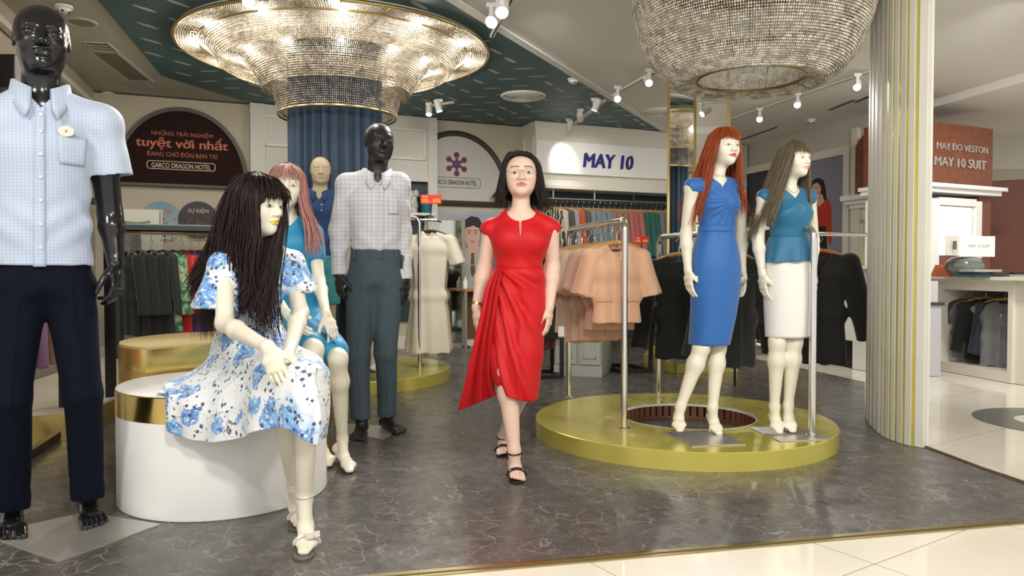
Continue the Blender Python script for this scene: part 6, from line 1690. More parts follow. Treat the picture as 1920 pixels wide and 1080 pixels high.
track_head(921, 42, (-1.0, 3.1, .9), 'white spotlight pointing down beside the glaring one, top centre', 110, s=1.3)
track_head(941, 24, (-.1, 3.5, 1.1), 'glaring spotlight facing the viewer at the top centre', 110, s=1.3)
w0 = BW.w(1.2, 0, 2.1)
track_head(1066, 243, BW.w(xat(1040), 0, 1.9), 'lowest spotlight on the track before the sign wall', 15)
track_head(1088, 226, BW.w(xat(1100), 0, 2.0), 'second spotlight on the track before the sign wall, glaring', 15)
track_head(1114, 207, (.2, 8.4, 1.0), 'third spotlight on the track before the sign wall, turned sideways', 28)
track_head(1158, 186, (1.0, 4.5, .8), 'spotlight at the left end of the bowl chandelier track', 45)
track_head(1217, 156, (1.3, 4.2, .8), 'spotlight touching the left edge of the bowl chandelier', 45)
track_head(1424, 224, (1.1, 4.3, 1.1), 'tilted spotlight between the two dressed mannequins, under the chandelier', 60)
track_head(1495, 197, (1.5, 4.3, 1.0), 'spotlight right of the chandelier ring, pointing down', 50)
track_head(1607, 164, (2.0, 4.6, .8), 'spotlight nearest the fluted column', 16)
track_head(804, 215, (-.9, 7.6, .8), 'left lamp of the pair behind the big chandelier', 22)
track_head(824, 209, (-.3, 8.2, .9), 'right lamp of the pair behind the big chandelier', 22)
track_head(1872, 333, (4.9, 8.2, 1.4), 'small spotlight before the brown wall at the far right', 40)
track_head(466, 4, (-1.6, 2.8, 1.0), 'spotlight cut by the top edge over the big chandelier', 80, s=1.2)
track_head(625, -4, (-1.1, 3.0, .7), 'second spotlight cut by the top edge over the big chandelier', 80, s=1.2)
# dome camera
p = fl(208, 182, CEIL - .02); o = thing('dome_camera', 'white dome security camera in the far left ceiling corner', 'security camera', (p.x + .02, p.y - .1, CEIL))
mk('base', MB().lathe([(.0001, 0), (.065, 0), (.065, -.03), (.055, -.04)], n=24), M_WHITEM, o); mk('dome', MB().ell((0, 0, -.04), (.045, .045, .045), 20, 12), M_BLACK, o)

# ================================================================== fluted screen column
def fluted():
    pxs = [(1621, 780), (1625, 790), (1631, 799), (1638, 807), (1646, 814), (1655, 820), (1665, 825), (1676, 829), (1690, 834), (1707, 838), (1731, 842)]
    P = [fl(*q) for q in pxs]
    base = P[4]; o = thing('fluted_column', 'tall curved column of pale vertical slats with gold gaps', 'column', (base.x, base.y, 0))
    MSl = mat('pale_slat_paint', (.70, .69, .62), .5, noise=.05, nscale=3)
    cxy = Vector((3.35, 5.0, 0)); core = MB()
    for i in range(len(P) - 1):
        a, b = P[i], P[i + 1]; d = (b - a); L = d.length; u = d.normalized(); n = Vector((-u.y, u.x, 0))
        if (cxy - a).dot(n) < 0: n = -n
        g = L * (.27 if i > 4 else .36); a2 = a + u * g; dep = .05
        pts = [a2, b - u * .001, b + n * dep, a2 + n * dep]; mb = MB().prism([(p.x - base.x, p.y - base.y) for p in pts], .005, CEIL - .005); s_ = mk('slat', mb, MSl, o, smooth=False, bevel=.003); fixnormals(s_)
        pts = [a + n * (.003 if i > 4 else .02) + u * .001, a2 + n * (.003 if i > 4 else .02) - u * .001, a2 + n * .04, a + n * .04]; mb = MB().prism([(p.x - base.x, p.y - base.y) for p in pts], .005, CEIL - .005); s_ = mk('gold_strip', mb, MATS['olive_gold_sheet'] if i > 4 else mat('grey_gap', (.22, .23, .21), .6), o, smooth=False); fixnormals(s_)
    e = P[-1]; u = (P[-1] - P[-2]).normalized(); n = Vector((-u.y, u.x, 0)); n = n if (cxy - e).dot(n) > 0 else -n
    # closing side wall behind the last slat and back panel
    pts = [P[0] + Vector((.03, .02, 0)), P[4] + Vector((.09, .14, 0)), e + n * .05 - u * .02, e + n * .08, P[0] + Vector((.2, .16, 0))]
    s_ = mk('core_panel', MB().prism([(p.x - base.x, p.y - base.y) for p in pts], .005, CEIL - .006), MSl, o, smooth=False); fixnormals(s_)
fluted()
# ================================================================== mirrored column with gold edges
def mirror_column():
    A_, B_ = (1255, 700), (1300, 700)
    Yc = 6.9; xl, xm, xr = (1252 - 960) / 1400 * 7.05, (1301 - 960) / 1400 * 6.85, (1364 - 960) / 1400 * 7.25
    pts = [Vector((xl, 7.05, 0)), Vector((xm, 6.85, 0)), Vector((xr, 7.25, 0)), Vector((xl + (xr - xm), 7.45, 0))]
    o = thing('mirrored_column', 'mirror clad column with gold edges behind the red haired mannequin', 'column', (xm, 6.85, 0)); M = Matrix.Translation((-xm, -6.85, 0))
    mk('mirror_panel', MB().prism([(p.x, p.y) for p in pts], .12, CEIL - .02).xf(M), M_MIRROR, o, smooth=False)
    for i, p in enumerate(pts[:3]): mk('gold_edge', MB().box(p.x - .012, p.y - .012, .12, p.x + .012, p.y + .012, CEIL - .02).xf(M), M_GOLD, o, smooth=False)
    c = sum(pts, Vector()) / 4; sl = [fl(1207, 686), fl(1269, 700), fl(1383, 698), fl(1383, 686) + Vector((.1, .6, 0)), fl(1207, 686) + Vector((.25, .9, 0))]
    bs = mk('gold_base', MB().prism([(p.x, p.y) for p in sl], .004, .115).xf(M), M_OLIVE, o, smooth=False); fixnormals(bs)
mirror_column()
# ================================================================== hanging clothes
GM = {}
def garment_mesh(key, w=.19, L=.66, slv=.55, sr=.048, th=.050, flare=.0, res=.012, neck=.05, vdepth=.10, sleeve_flare=1.0, ruff=.0, slant=.22, amp=.006, waist=0.0, open_=True):
    if key in GM: return GM[key]
    D = Field(); X = (1, 0, 0)
    D.cap((0, 0, -.085), (0, 0, -.16), w * .72, w * .86, k=.03, u=X, b0=th * .8, b1=th)
    D.cap((0, 0, -.16), (0, 0, -.16 - (L - .16) * .45), w * .86, w * (.80 - waist), k=.045, u=X, b0=th, b1=th * .9)
    D.cap((0, 0, -.16 - (L - .16) * .45), (0, 0, -L - .06), w * (.80 - waist), w * (.90 + flare), k=.045, u=X, b0=th * .9, b1=th * (1 + flare * 1.5))
    for s_ in (-1, 1):
        D.cap((s_ * .05, 0, -.020), (s_ * w, 0, -.020 - w * .34), .024, .036, k=.02, u=(0, 1, 0), b0=.024, b1=.036)
        if slv:
            e = (s_ * (w + slv * slant), .0, -.06 - slv); D.cap((s_ * w * .97, 0, -.085), e, sr, sr * sleeve_flare, k=.02, u=(0, 1, 0))
            D.func(planecut(e, (s_ * slant, 0, -1), w * .97, (0, 0, 0), V3(s_, 0, 0)))
    D.func(zcut(-L)); D.ell((0, -.01, .012), (.062, .06, .062), .008, sub=True)
    if vdepth: D.func(neck_cut((0, 0, 0), (1, 0, 0), (0, -1, 0), -vdepth, 1.9 if vdepth > .06 else 1.0, -.005))
    V, Q = D.mesh(res); rs = hash(key) % 97
    def dd(P):
        z = -P[:, 2] / L; x = P[:, 0]; o = amp * np.sin(x * 55 + 3 * vn(P * V3(1, 1, .2), 5, rs)) * np.clip(z, 0, 1) + amp * .6 * vn(P * V3(1, 1, .4), 24, rs)
        if open_: o = o - .005 * np.exp(-((x - .008) / .006) ** 2) * (P[:, 1] < 0)
        if ruff: o = o + ruff * np.sin(P[:, 0] * 90 + P[:, 1] * 120) * np.exp(-((P[:, 2] + .06 + slv) / .05) ** 2) * (np.abs(x) > w * .9)
        return o
    GM[key] = displace(V, Q, dd); return GM[key]
GP = {}
def hanger(loc, rz, m, lab, grp, label=None):
    k = ('h', m.name)
    if k not in GP:
        o = thing('clothes_hanger', lab, 'hanger', loc, rz, grp); b = MB()
        for s_ in (-1, 1): b.tube([(0, 0, .0), (s_ * .05, 0, -.006), (s_ * .12, 0, -.028), (s_ * .185, 0, -.062)], [.013, .013, .014, .017], 8)
        mk('shoulder_bar', b, m, o); mk('hook', MB().tube([(0, 0, .0), (0, 0, .045), (.010, 0, .062), (.024, 0, .074), (.020, 0, .096), (0, 0, .104), (-.020, 0, .094), (-.024, 0, .080)], .0024, 6), M_STEEL, o)
        GP[k] = o; return o
    return dup(GP[k], loc, rz, lab, grp)
def hang(key, loc, rz, m, name, lab, cat, grp, hm=None, hl=None, extra=None, **kw):
    """a garment whose neck point hangs at loc, on its own hanger (hook .104 above)"""
    k = (name, key)
    if k not in GP:
        V, Q = garment_mesh(key, **kw); me = mk(name, (V, Q), m, None); me.location = (0, 0, 0)
        # keep the neck point as origin
        d = me.data; co = np.zeros(len(d.vertices) * 3); d.vertices.foreach_get('co', co); co = co.reshape(-1, 3); lo = V.min(0); hi = V.max(0); co += np.array([(lo[0] + hi[0]) / 2, (lo[1] + hi[1]) / 2, lo[2]]); d.vertices.foreach_set('co', co.astype(np.float32).ravel()); d.update()
        GP[k] = me; o = me
    else: o = GP[k].copy(); col.objects.link(o)
    setmat(o, m); o.location = loc; o.rotation_euler = (0, 0, rz); tag(o, lab, cat, grp)
    if extra: extra(o)
    if hm is not None: hanger((loc[0], loc[1], loc[2] + .004), rz, hm, hl or ('hanger of the ' + lab)[:200], None)
    return o
def cloth(name, c, r=.75, **kw): return mat(name, c, r, sheen=.2, **kw)
def pipe_rack(lab, p_near, p_far, zf0, zf1, ztop, both=True, m=M_STEEL, r=.019):
    """polished pipe rail: two uprights joined by a rail with rounded corners"""
    a, b = Vector(p_near), Vector(p_far); o = thing('clothes_rail', lab, 'clothes rail', (a.x, a.y, zf0)); O = Vector((a.x, a.y, zf0)); pts = []
    d = (b - a); d.z = 0; d.normalize(); R_ = .06
    pts = [(a.x, a.y, zf0 + .004), (a.x, a.y, ztop - R_)] + [tuple(Vector((a.x, a.y, ztop - R_)) + d * R_ * (1 - math.cos(t)) + Vector((0, 0, R_ * math.sin(t)))) for t in (.3, .6, .9, 1.2, 1.5)]
    pts2 = [(b.x, b.y, zf1 + .004), (b.x, b.y, ztop - R_)] + [tuple(Vector((b.x, b.y, ztop - R_)) - d * R_ * (1 - math.cos(t)) + Vector((0, 0, R_ * math.sin(t)))) for t in (.3, .6, .9, 1.2, 1.5)]
    mk('pipe', MB().tube([Vector(p) - O for p in (pts + (pts2[::-1] if both else [tuple(b + Vector((0, 0, ztop - b.z)))]))], r, 16), m, o)
    for (q, z) in ((a, zf0), (b, zf1)) if both else ((a, zf0),):
        mk('floor_flange', MB().lathe([(.0001, .007), (.030, .007), (.036, .003), (.036, 0), (.0001, 0)], n=20).xf(Matrix.Translation((q.x - O.x, q.y - O.y, z - O.z))), m, o)
        for k in range(3): mk('flange_screw', MB().lathe([(.0001, .010), (.004, .0095), (.005, .007)], n=8).xf(Matrix.Translation((q.x - O.x + .027 * math.cos(k * 2.1 + .4), q.y - O.y + .027 * math.sin(k * 2.1 + .4), z - O.z))), m, o)
    return o, d
# ---- peach jackets, rack A
pA0, pA1 = fl(1170, 803, .10), Vector((.40, 5.24, .10))
zt = at(1168, 412, pA0.y).z
rackA, dA_ = pipe_rack('polished pipe clothes rail carrying the peach jackets', pA0, pA1, .10, .10, zt)
yawA = math.atan2(dA_.x, -dA_.y) + PI
yawA = math.atan2(dA_.y, dA_.x) - PI / 2
MP = cloth('peach_crepe', (.68, .41, .26)); MP2 = cloth('dusty_peach_crepe', (.58, .36, .26)); MP3 = cloth('pale_peach_crepe', (.66, .49, .36))
JK = dict(w=.168, L=.50, slv=.24, sr=.051, th=.048, sleeve_flare=1.16, ruff=.004, res=.0075, vdepth=.085, slant=.24, amp=.004, flare=.08)
ordn = ['front', 'second', 'third', 'fourth', 'fifth', 'sixth', 'seventh']
for i in range(7):
    q = pA0 + dA_ * (.13 + .128 * i); q.z = zt - .128
    L = (.46, .51, .58, .60, .62, .60, .58)[i]; m = (MP, MP2, MP2, MP3, MP2, MP3, MP3)[i]; kw = dict(JK, L=L)
    if i in (1, 4): kw.update(slv=.22, sr=.060, sleeve_flare=1.2, ruff=.010)
    o = hang('peach%d' % i, q, yawA + (.05, -.08, .04, -.05, .08, 0, .05)[i], m, 'short_sleeve_jacket', ordn[i] + ' peach short sleeve jacket on the polished pipe rail, counted from the upright', 'jacket', 'peach jackets on the pipe rail', M_WOOD, 'wooden hanger of the ' + ordn[i] + ' peach jacket on the pipe rail', **kw)
    if i < 3:
        V, Q = GM['peach%d' % i]
        for s_ in (-1, 1):
            b = MB(); pts = [onto(V, None, V3(s_ * .085 + dx, -.0, -L * .72), V3(0, -1, 0), .014) for dx in (-.045, -.02, .0, .02, .045)]
            b.tube([Vector(p) + Vector((0, -.002, 0)) for p in pts], .0045, 6); mk('pocket_welt', b, m, o)
        pl = [onto(V, None, V3(.008, 0, -z), V3(0, -1, 0), .012) for z in np.linspace(.10, L - .02, 14)]
        mk('front_edge', MB().tube([Vector(p) + Vector((0, -.001, 0)) for p in pl], .0028, 6), m, o)
        mk('neck_label', MB().box(-.022, .018, -.048, .022, .020, -.036).box(-.007, .017, -.058, .007, .019, -.048), mat('black_label', (.02, .02, .02), .6), o, smooth=False)
t0 = pA0 + dA_ * .42; b = MB().box(-.018, -.001, -.03, .018, .001, .03); tg = mk('price_tag', b.xf(Matrix.Translation((t0.x - .24, t0.y - .05, .62))), M_WHT); tag(tg, 'small white price tag hanging below a peach jacket hem', 'price tag')
# ---- rack B with black jackets
pB0, pB1 = fl(1522, 818, .10), fl(1234, 746, .10); ztB = .5 * (at(1537, 434, pB0.y).z + at(1234, 437, pB1.y).z)
rackB, dB_ = pipe_rack('polished pipe clothes rail behind the two dressed mannequins', pB0, pB1, .10, .10, ztB)
yawB = math.atan2(dB_.y, dB_.x) - PI / 2
MK = cloth('black_suiting', (.010, .011, .012), .85); MHR = mat('terracotta_hanger', (.50, .14, .06), .45)
SK = dict(w=.20, L=.70, slv=.56, sr=.055, th=.05, res=.009, vdepth=.16, slant=.16)
def onB(t, zz=.128): q = pB0 + dB_ * t; q.z = ztB - zz; return q
hang('suit', onB(1.12), yawB - .25, MK, 'suit_jacket', 'black jacket at the left end of the rail behind the red haired mannequin', 'jacket', 'black jackets on the second rail', M_WOOD, 'wooden hanger in the black jacket left of the red haired mannequin', **SK)
hang('suit', onB(.62), yawB - .1, MK, 'suit_jacket', 'black jacket on the rail between the two dressed mannequins', 'jacket', 'black jackets on the second rail', MHR, 'terracotta hanger seen between the two dressed mannequins', **SK)
# coat on its own rail behind
cC = Vector(at(1542, 466, 5.25)); pC0 = Vector((cC.x - .30, 5.28, .004)); pC1 = Vector((cC.x + .62, 5.62, .004))
ztC = cC.z + .11
oC = thing('clothes_rail', 'low steel rail holding the long black coat beside the fluted column', 'clothes rail', (pC0.x, pC0.y, .004))
dC = (pC1 - pC0).normalized()
mk('pipe', MB().tube([(0, 0, .0), (0, 0, ztC - .064), tuple(dC * .03 + Vector((0, 0, ztC - .02))), tuple(dC * .06 + Vector((0, 0, ztC - .004))), tuple(dC * .92 + Vector((0, 0, ztC - .004))), tuple(dC * .98 + Vector((0, 0, ztC - .06))), tuple(dC * .98)], .014, 10), M_STEEL, oC)
CK = dict(w=.205, L=.80, slv=.56, sr=.070, th=.06, res=.009, vdepth=.18, slant=.20, flare=.05)
hang('coat', (cC.x, cC.y + .06, ztC - .124), -.42, MK, 'coat', 'long black coat with wide cuffs hanging beside the fluted column', 'coat', None, MHR, 'terracotta hanger inside the long black coat', **CK)
# darker suits further back between the mannequins
rK = BW
for i, (px, Y, L) in enumerate(((1388, 6.5, .95), (1404, 6.7, .98), (1422, 6.9, 1.0), (1440, 7.1, 1.0))):
    q = at(px, 430, Y); q.z = 1.36; k = dict(SK, L=L, w=.19)
    hang('suitlong%d' % (i % 2), q, -.9 + .1 * i, MK, 'suit_jacket', 'dark suit on a far rack seen between the dressed mannequins, number %s from the left' % ('one', 'two', 'three', 'four')[i], 'suit', 'dark suits far behind', M_WOOD, 'hanger of the dark suit number %s seen between the mannequins' % ('one', 'two', 'three', 'four')[i], **k)
pD = at(1380, 430, 6.35), at(1452, 430, 7.3)
oD = thing('clothes_rail', 'far black rail holding dark suits behind the dressed mannequins', 'clothes rail', (pD[0].x, pD[0].y, .004)); d = Vector((pD[1].x - pD[0].x, pD[1].y - pD[0].y, 0))
mk('pipe', MB().tube([(0, 0, 0), (0, 0, 1.455), tuple(d + Vector((0, 0, 1.455))), tuple(d)], .012, 8), M_BLACK, oD)

# ================================================================== sign wall, right part: header, blazers
HO = -.42
x0, x1 = BW.p(1004, 300, HO)[0], xat(1262, HO) + .35
zb0 = BW.p(1120, 357, HO)[1]; 
Sw('wall_back', MB().box(x0, HO, zb0, x1, 0, CEIL - .014), M_CREAM)
Sw('wall_back', MB().box(x0 - .02, HO, 0, x0 + .05, 0, zb0).box(x0 + .05, -.05, 0, x1, -.01, zb0), M_DKTEAL)
Sw('trim_7', MB().box(x0 - .012, HO - .02, zb0 - .0, x1, HO, zb0 + .04).box(x0 - .012, HO - .012, CEIL - .10, x1, HO, CEIL - .02).box(x0 - .014, HO + .05, zb0 + .1, x0, -.05, zb0 + .13).box(x0 - .014, HO + .05, CEIL - .2, x0, -.05, CEIL - .17).box(x0 - .014, HO + .05, zb0 + .1, x0, HO + .08, CEIL - .17).box(x0 - .014, -.08, zb0 + .1, x0, -.05, CEIL - .17), M_CREAM)
def board_px(fr, tl, br, yo, cy=None): xa_, za_ = fr.p(*tl, yo); xb_, zb_ = fr.p(*br, yo); return xa_, za_, xb_, zb_
xa_, za_ = BW.p(1022, 262, HO - .05); xb_, zb_ = BW.p(1250, 348, HO - .05); zlo = BW.p(1022, 324, HO - .05)[1]
zhi = za_
o = frame_thing('shop_sign', 'white sign board with slanted navy letters on the cream header', 'sign', BW, (xa_ + xb_) / 2, HO, zlo)
w_ = (xb_ - xa_) / 2 + .12; h_ = zhi - zlo
mk('board', MB().box(-w_, -.05, 0, w_, 0, h_), M_WHITE, o, bevel=.006)
xl, zl = BW.p(1094, 300, HO - .05); xr_, _ = BW.p(1186, 305, HO - .05)
t_ = textmesh('MAY 10', width=xr_ - xl, height=BW.p(1140, 291, HO - .05)[1] - BW.p(1140, 317, HO - .05)[1], ext=.012, bold=.045, shear=.12)
mk('lettering', shift(t_, (xl + xr_) / 2 - (xa_ + xb_) / 2, -.052, BW.p(1140, 303, HO - .05)[1] - zlo), M_NAVY, o, smooth=False, label='navy slanted bold letters')
# rod and the blazers
zr = zb0 - .11
o = frame_thing('wall_rail', 'long steel wall rail under the white sign header', 'clothes rail', BW, (x0 + x1) / 2, HO + .17, zr)
mk('bar', MB().cyl((-(x1 - x0) / 2 + .05, 0, 0), ((x1 - x0) / 2, 0, 0), .014, 10), M_STEEL, o)
for k in range(4): mk('bracket', MB().box(-.01, -.01, 0, .01, .01, .11).xf(Matrix.Translation((-.9 + .62 * k, 0, 0))), M_STEEL, o, smooth=False)
BC = [('zebra striped cream', (.45, .40, .30)), ('cream', (.62, .55, .40)), ('charcoal', (.07, .075, .075)), ('mauve grey', (.34, .31, .34)), ('orange', (.52, .09, .015)), ('dark plaid', (.055, .065, .07)), ('grey blue', (.20, .25, .27)), ('grey blue', (.20, .25, .28)),
      ('steel grey', (.19, .23, .25)), ('grey blue', (.21, .26, .29)), ('tan', (.30, .17, .11)), ('tan', (.31, .18, .12)), ('light brown', (.28, .16, .11)), ('dusty pink', (.40, .12, .11)), ('dusty red', (.38, .10, .09)), ('dusty pink', (.40, .12, .11)),
      ('bottle green', (.015, .11, .085)), ('bottle green', (.015, .12, .09)), ('dark green', (.012, .09, .07)), ('mid grey', (.15, .155, .165)), ('mid grey', (.16, .165, .175)), ('slate grey', (.13, .14, .155)), ('stone grey', (.22, .215, .19)), ('stone grey', (.23, .22, .195))]
BK = dict(w=.165, L=.70, slv=.58, sr=.046, th=.045, res=.013, vdepth=.14, slant=.10)
xs0, xs1 = xat(1028, HO + .2), xat(1254, HO + .2)
for i, (nm, c) in enumerate(BC):
    x = xs0 + (xs1 - xs0) * i / (len(BC) - 1); q = BW.w(x, HO + .17, zr - .125)
    num = ['first', 'second', 'third', 'fourth', 'fifth', 'sixth', 'seventh', 'eighth', 'ninth', 'tenth', 'eleventh', 'twelfth', 'thirteenth', 'fourteenth', 'fifteenth', 'sixteenth', 'seventeenth', 'eighteenth', 'nineteenth', 'twentieth', 'twenty first', 'twenty second', 'twenty third', 'twenty fourth'][i]
    if i == 0:
        m = cloth('zebra_cloth', c); t = NT(m); t.base(t.mix(t.mapr(t.math('SINE', t.math('MULTIPLY', t.math('ADD', t.xyz()[0], t.math('MULTIPLY', t.noise(9, 2), .08)), 150)), -.1, .1), (.03, .025, .02), (.55, .5, .38)))
    elif i == 5:
        m = grid_mat('dark_plaid_cloth', c, (.14, .15, .15), .05, .07)
    else: m = cloth(nm.replace(' ', '_') + '_wool', c)
    hang('blazer%d' % (i % 3), q, BW.yaw - R(58) + random.uniform(-.08, .08), m, 'blazer', '%s blazer, %s from the left on the wall rail under the white sign' % (nm, num), 'blazer', 'blazers under the white sign', M_WOOD, 'hanger of the %s blazer from the left under the white sign' % num, **dict(BK, amp=.006))
# lower shelf with folded things under the blazers
o = frame_thing('wall_shelf', 'dark wall shelf below the blazers under the white sign', 'shelf', BW, (x0 + x1) / 2, HO + .22, .78)
mk('board', MB().box(-(x1 - x0) / 2 + .06, -.2, 0, (x1 - x0) / 2, .16, .03), M_CREAM, o, smooth=False)
sc_ = [(.01, .01, .012), (.42, .04, .03), (.02, .10, .09), (.10, .10, .11), (.45, .40, .32), (.02, .03, .07)]
for i in range(9):
    x = x0 + .35 + i * .235; b = MB(); b.box(-.10, -.13, 0, .10, .13, .035 + .012 * (i % 3))
    c = BW.w(x, HO + .22, .81); s_ = mk('folded_clothes', b.xf(Matrix.Translation(c) @ Matrix.Rotation(BW.yaw, 4, 'Z')), cloth('folded%d' % (i % 6), sc_[i % 6]), bevel=.012)
    tag(s_, 'folded garment on the shelf under the blazers, %s from the left' % ['first', 'second', 'third', 'fourth', 'fifth', 'sixth', 'seventh', 'eighth', 'ninth'][i], 'folded garment', 'folded clothes under the blazers')
# black trousers / skirts on a low rail beneath
o = frame_thing('low_rail', 'low rail with dark skirts beneath the wall shelf', 'clothes rail', BW, (x0 + x1) / 2, HO + .22, .70)
mk('bar', MB().cyl((-(x1 - x0) / 2 + .05, 0, 0), ((x1 - x0) / 2, 0, 0), .011, 8), M_STEEL, o)
for i in range(10):
    x = x0 + .3 + i * .21; c = BW.w(x, HO + .22, .69); b = MB()
    b.add(*(lambda L: (L[0], L[1]))((lambda: ([(sx * (.02 + .05 * q), sy * (.10 + .01 * q), -.08 - .36 * q) for q in (0, 1) for sx, sy in ((-1, -1), (1, -1), (1, 1), (-1, 1))], [(0, 1, 2, 3), (4, 7, 6, 5), (0, 4, 5, 1), (1, 5, 6, 2), (2, 6, 7, 3), (3, 7, 4, 0)]))()))
    b.cyl((0, 0, -.08), (0, 0, .0), .003, 6)
    s_ = mk('skirt', b.xf(Matrix.Translation(c) @ Matrix.Rotation(BW.yaw, 4, 'Z')), cloth('lowskirt%d' % (i % 4), [(.01, .01, .012), (.012, .014, .03), (.09, .02, .02), (.02, .07, .07)][i % 4]), bevel=.008)
    tag(s_, ('black', 'ink blue', 'maroon', 'petrol')[i % 4] + ' skirt on the low rail beneath the wall shelf, %s from the left' % ['first', 'second', 'third', 'fourth', 'fifth', 'sixth', 'seventh', 'eighth', 'ninth', 'tenth'][i], 'skirt', 'dark skirts on the low rail')
# sale tags
def sale_tag(px, py, Y, w, lab, rz=.0, post=None):
    p = at(px, py, Y); o = thing('sale_sign', lab, 'sign', (p.x, p.y, p.z), rz); h = w * .44
    mk('board', MB().box(-w / 2, -.006, -h / 2, w / 2, 0, h / 2), M_REDT, o, bevel=.003)
    mk('offer_text', shift(textmesh('10% - 50%', width=w * .86, height=h * .42, ext=.002, bold=.02), 0, -.007, -h * .14), M_YELT, o, smooth=False)
    mk('sale_text', shift(textmesh('SALE', width=w * .24, height=h * .2, ext=.002), -w * .27, -.007, h * .30), M_WHT, o, smooth=False)
    if post: mk('post', MB().cyl((0, .002, -h / 2), (0, .002, -h / 2 - post), .004, 8), M_BLACK, o)
    return o

# black frame racks and cabinet behind the person
def frame_rack(p, rz, w, d, h, lab, t=.016, m=M_BLACK):
    o = thing('frame_rack', lab, 'clothes rack', p, rz)
    for x in (-w / 2, w / 2):
        for y in (-d / 2, d / 2): mk('upright', MB().box(x - t, y - t, 0, x + t, y + t, h), m, o, smooth=False)
        for z_ in (0, h - 2 * t): mk('side_rail', MB().box(x - t, -d / 2 + t, z_, x + t, d / 2 - t, z_ + 2 * t), m, o, smooth=False)
    for y in (-d / 2, d / 2):
        for z_ in (0, h - 2 * t): mk('cross_rail', MB().box(-w / 2 + t, y - t, z_, w / 2 - t, y + t, z_ + 2 * t), m, o, smooth=False)
    mk('hanging_bar', MB().cyl((-w / 2, 0, h - .03), (w / 2, 0, h - .03), .010, 8), M_STEEL, o); return o
fp = fl(1178, 700, 0); frame_rack((fp.x, fp.y + .22, .004), .35, .30, .48, 1.12, 'black square tube rack behind the peach jackets')
sale_tag(1203, 450, fp.y + .30, .15, 'red sale tag over the lilac blouse behind the peach jackets', .2, .09)
fp2 = fl(1012, 712, 0); frame_rack((fp2.x - .0, fp2.y + .20, .004), .2, .34, .36, 1.05, 'black square tube rack directly behind the person in red')
ML = cloth('lilac_crepe', (.42, .27, .48)); q = at(1214, 470, 6.55); q.z = 1.0
for j, (c, nm, dx, dy, L) in enumerate(((ML, 'lilac blouse', .07, -.10, .66), (cloth('white_blouse_cloth', (.75, .73, .70)), 'white blouse', .10, .02, .68), (cloth('maroon_cloth', (.10, .012, .012)), 'maroon top', -.07, -.05, .58), (cloth('ink_blue_cloth', (.015, .02, .035)), 'ink blue top', .01, -.14, .55), (MK, 'black top', -.1, .1, .6))):
    hang('bg%d' % (j % 3), (fp.x + dx, fp.y + .22 + dy, 1.02 - .03), .5 - .15 * j, c, 'blouse', nm + ' hanging on the black rack behind the peach jackets', 'blouse', None, M_CREAM, 'pale hanger of the ' + nm + ' behind the peach jackets', w=.17, L=L, slv=.30, sr=.05, th=.04, res=.014, vdepth=.06, slant=.2)
for j in range(3): hang('bg%d' % j, (fp2.x + .0 + .08 * j - .08, fp2.y + .2, .93), .3 + .1 * j, (MATS['maroon_cloth'], MATS['maroon_cloth'], MK)[j], 'blouse', ('maroon top nearest the person on the rack behind her', 'middle maroon top on the rack behind the person', 'black top on the rack behind the person')[j], 'blouse', None, M_CREAM, ('pale hanger of the nearest maroon top behind the person', 'pale hanger of the middle maroon top behind the person', 'pale hanger of the black top behind the person')[j], w=.17, L=.5)
cb0, cb1 = fl(1040, 704, 0), fl(1128, 708, 0); yaw = math.atan2(cb1.y - cb0.y, cb1.x - cb0.x); cw = (cb1 - cb0).length
o = thing('cabinet', 'low grey green cabinet with two panelled doors behind the peach jackets', 'cabinet', ((cb0.x + cb1.x) / 2, (cb0.y + cb1.y) / 2, .004), yaw)
mk('carcass', MB().box(-cw / 2, 0, .0, cw / 2, .5, .72), M_GREYCAB, o, bevel=.004); mk('plinth', MB().box(-cw / 2 - .004, -.012, 0, cw / 2 + .004, 0, .10), M_GREYCAB, o, smooth=False)
mk('countertop', MB().box(-cw / 2 - .02, -.03, .72, cw / 2 + .02, .52, .75), M_CREAM, o, bevel=.004)
for s_ in (-1, 1):
    dr_ = mk('door', MB().box(min(0, s_ * cw / 2) + .012, -.016, .11, max(0, s_ * cw / 2) - .012, 0, .70), M_GREYCAB, o, bevel=.002)
    cxx = s_ * cw / 4; fw = cw / 4 - .05; b = MB()
    for (a, b_, c, d) in ((-fw, .17, fw, .185), (-fw, .62, fw, .635), (-fw, .17, -fw + .015, .635), (fw - .015, .17, fw, .635)): b.box(cxx + a, -.022, b_, cxx + c, -.014, d)
    mk('panel_moulding', b, M_GREYCAB, dr_, smooth=False); mk('knob', MB().ell((s_ * .035, -.028, .42), (.009, .012, .009), 10, 6), M_STEEL, dr_)
# ================================================================== sign wall, left part
def arch_poly(x0, x1, z0, ztop, n=30, k=.0):
    cx = (x0 + x1) / 2; hw = (x1 - x0) / 2; pts = [(x0, z0), (x1, z0)]
    zs = z0 + k
    for i in range(n + 1):
        a = PI * i / n; pts.append((cx + hw * math.cos(a), zs + (ztop - zs) * math.sin(a) ** .92))
    return pts
def prism_arch(pts, y0, y1, m, name, parent, **kw):
    from mathutils.geometry import tessellate_polygon
    n = len(pts); b = MB(); tr = tessellate_polygon([[Vector((p[0], p[1], 0)) for p in pts]])
    vs = [(p[0], y0, p[1]) for p in pts] + [(p[0], y1, p[1]) for p in pts]
    b.add(vs, [tuple(t) for t in tr] + [tuple(n + i for i in t[::-1]) for t in tr] + [(i, (i + 1) % n, n + (i + 1) % n, n + i) for i in range(n)])
    o = mk(name, b, m, parent, smooth=False, **kw); fixnormals(o); return o
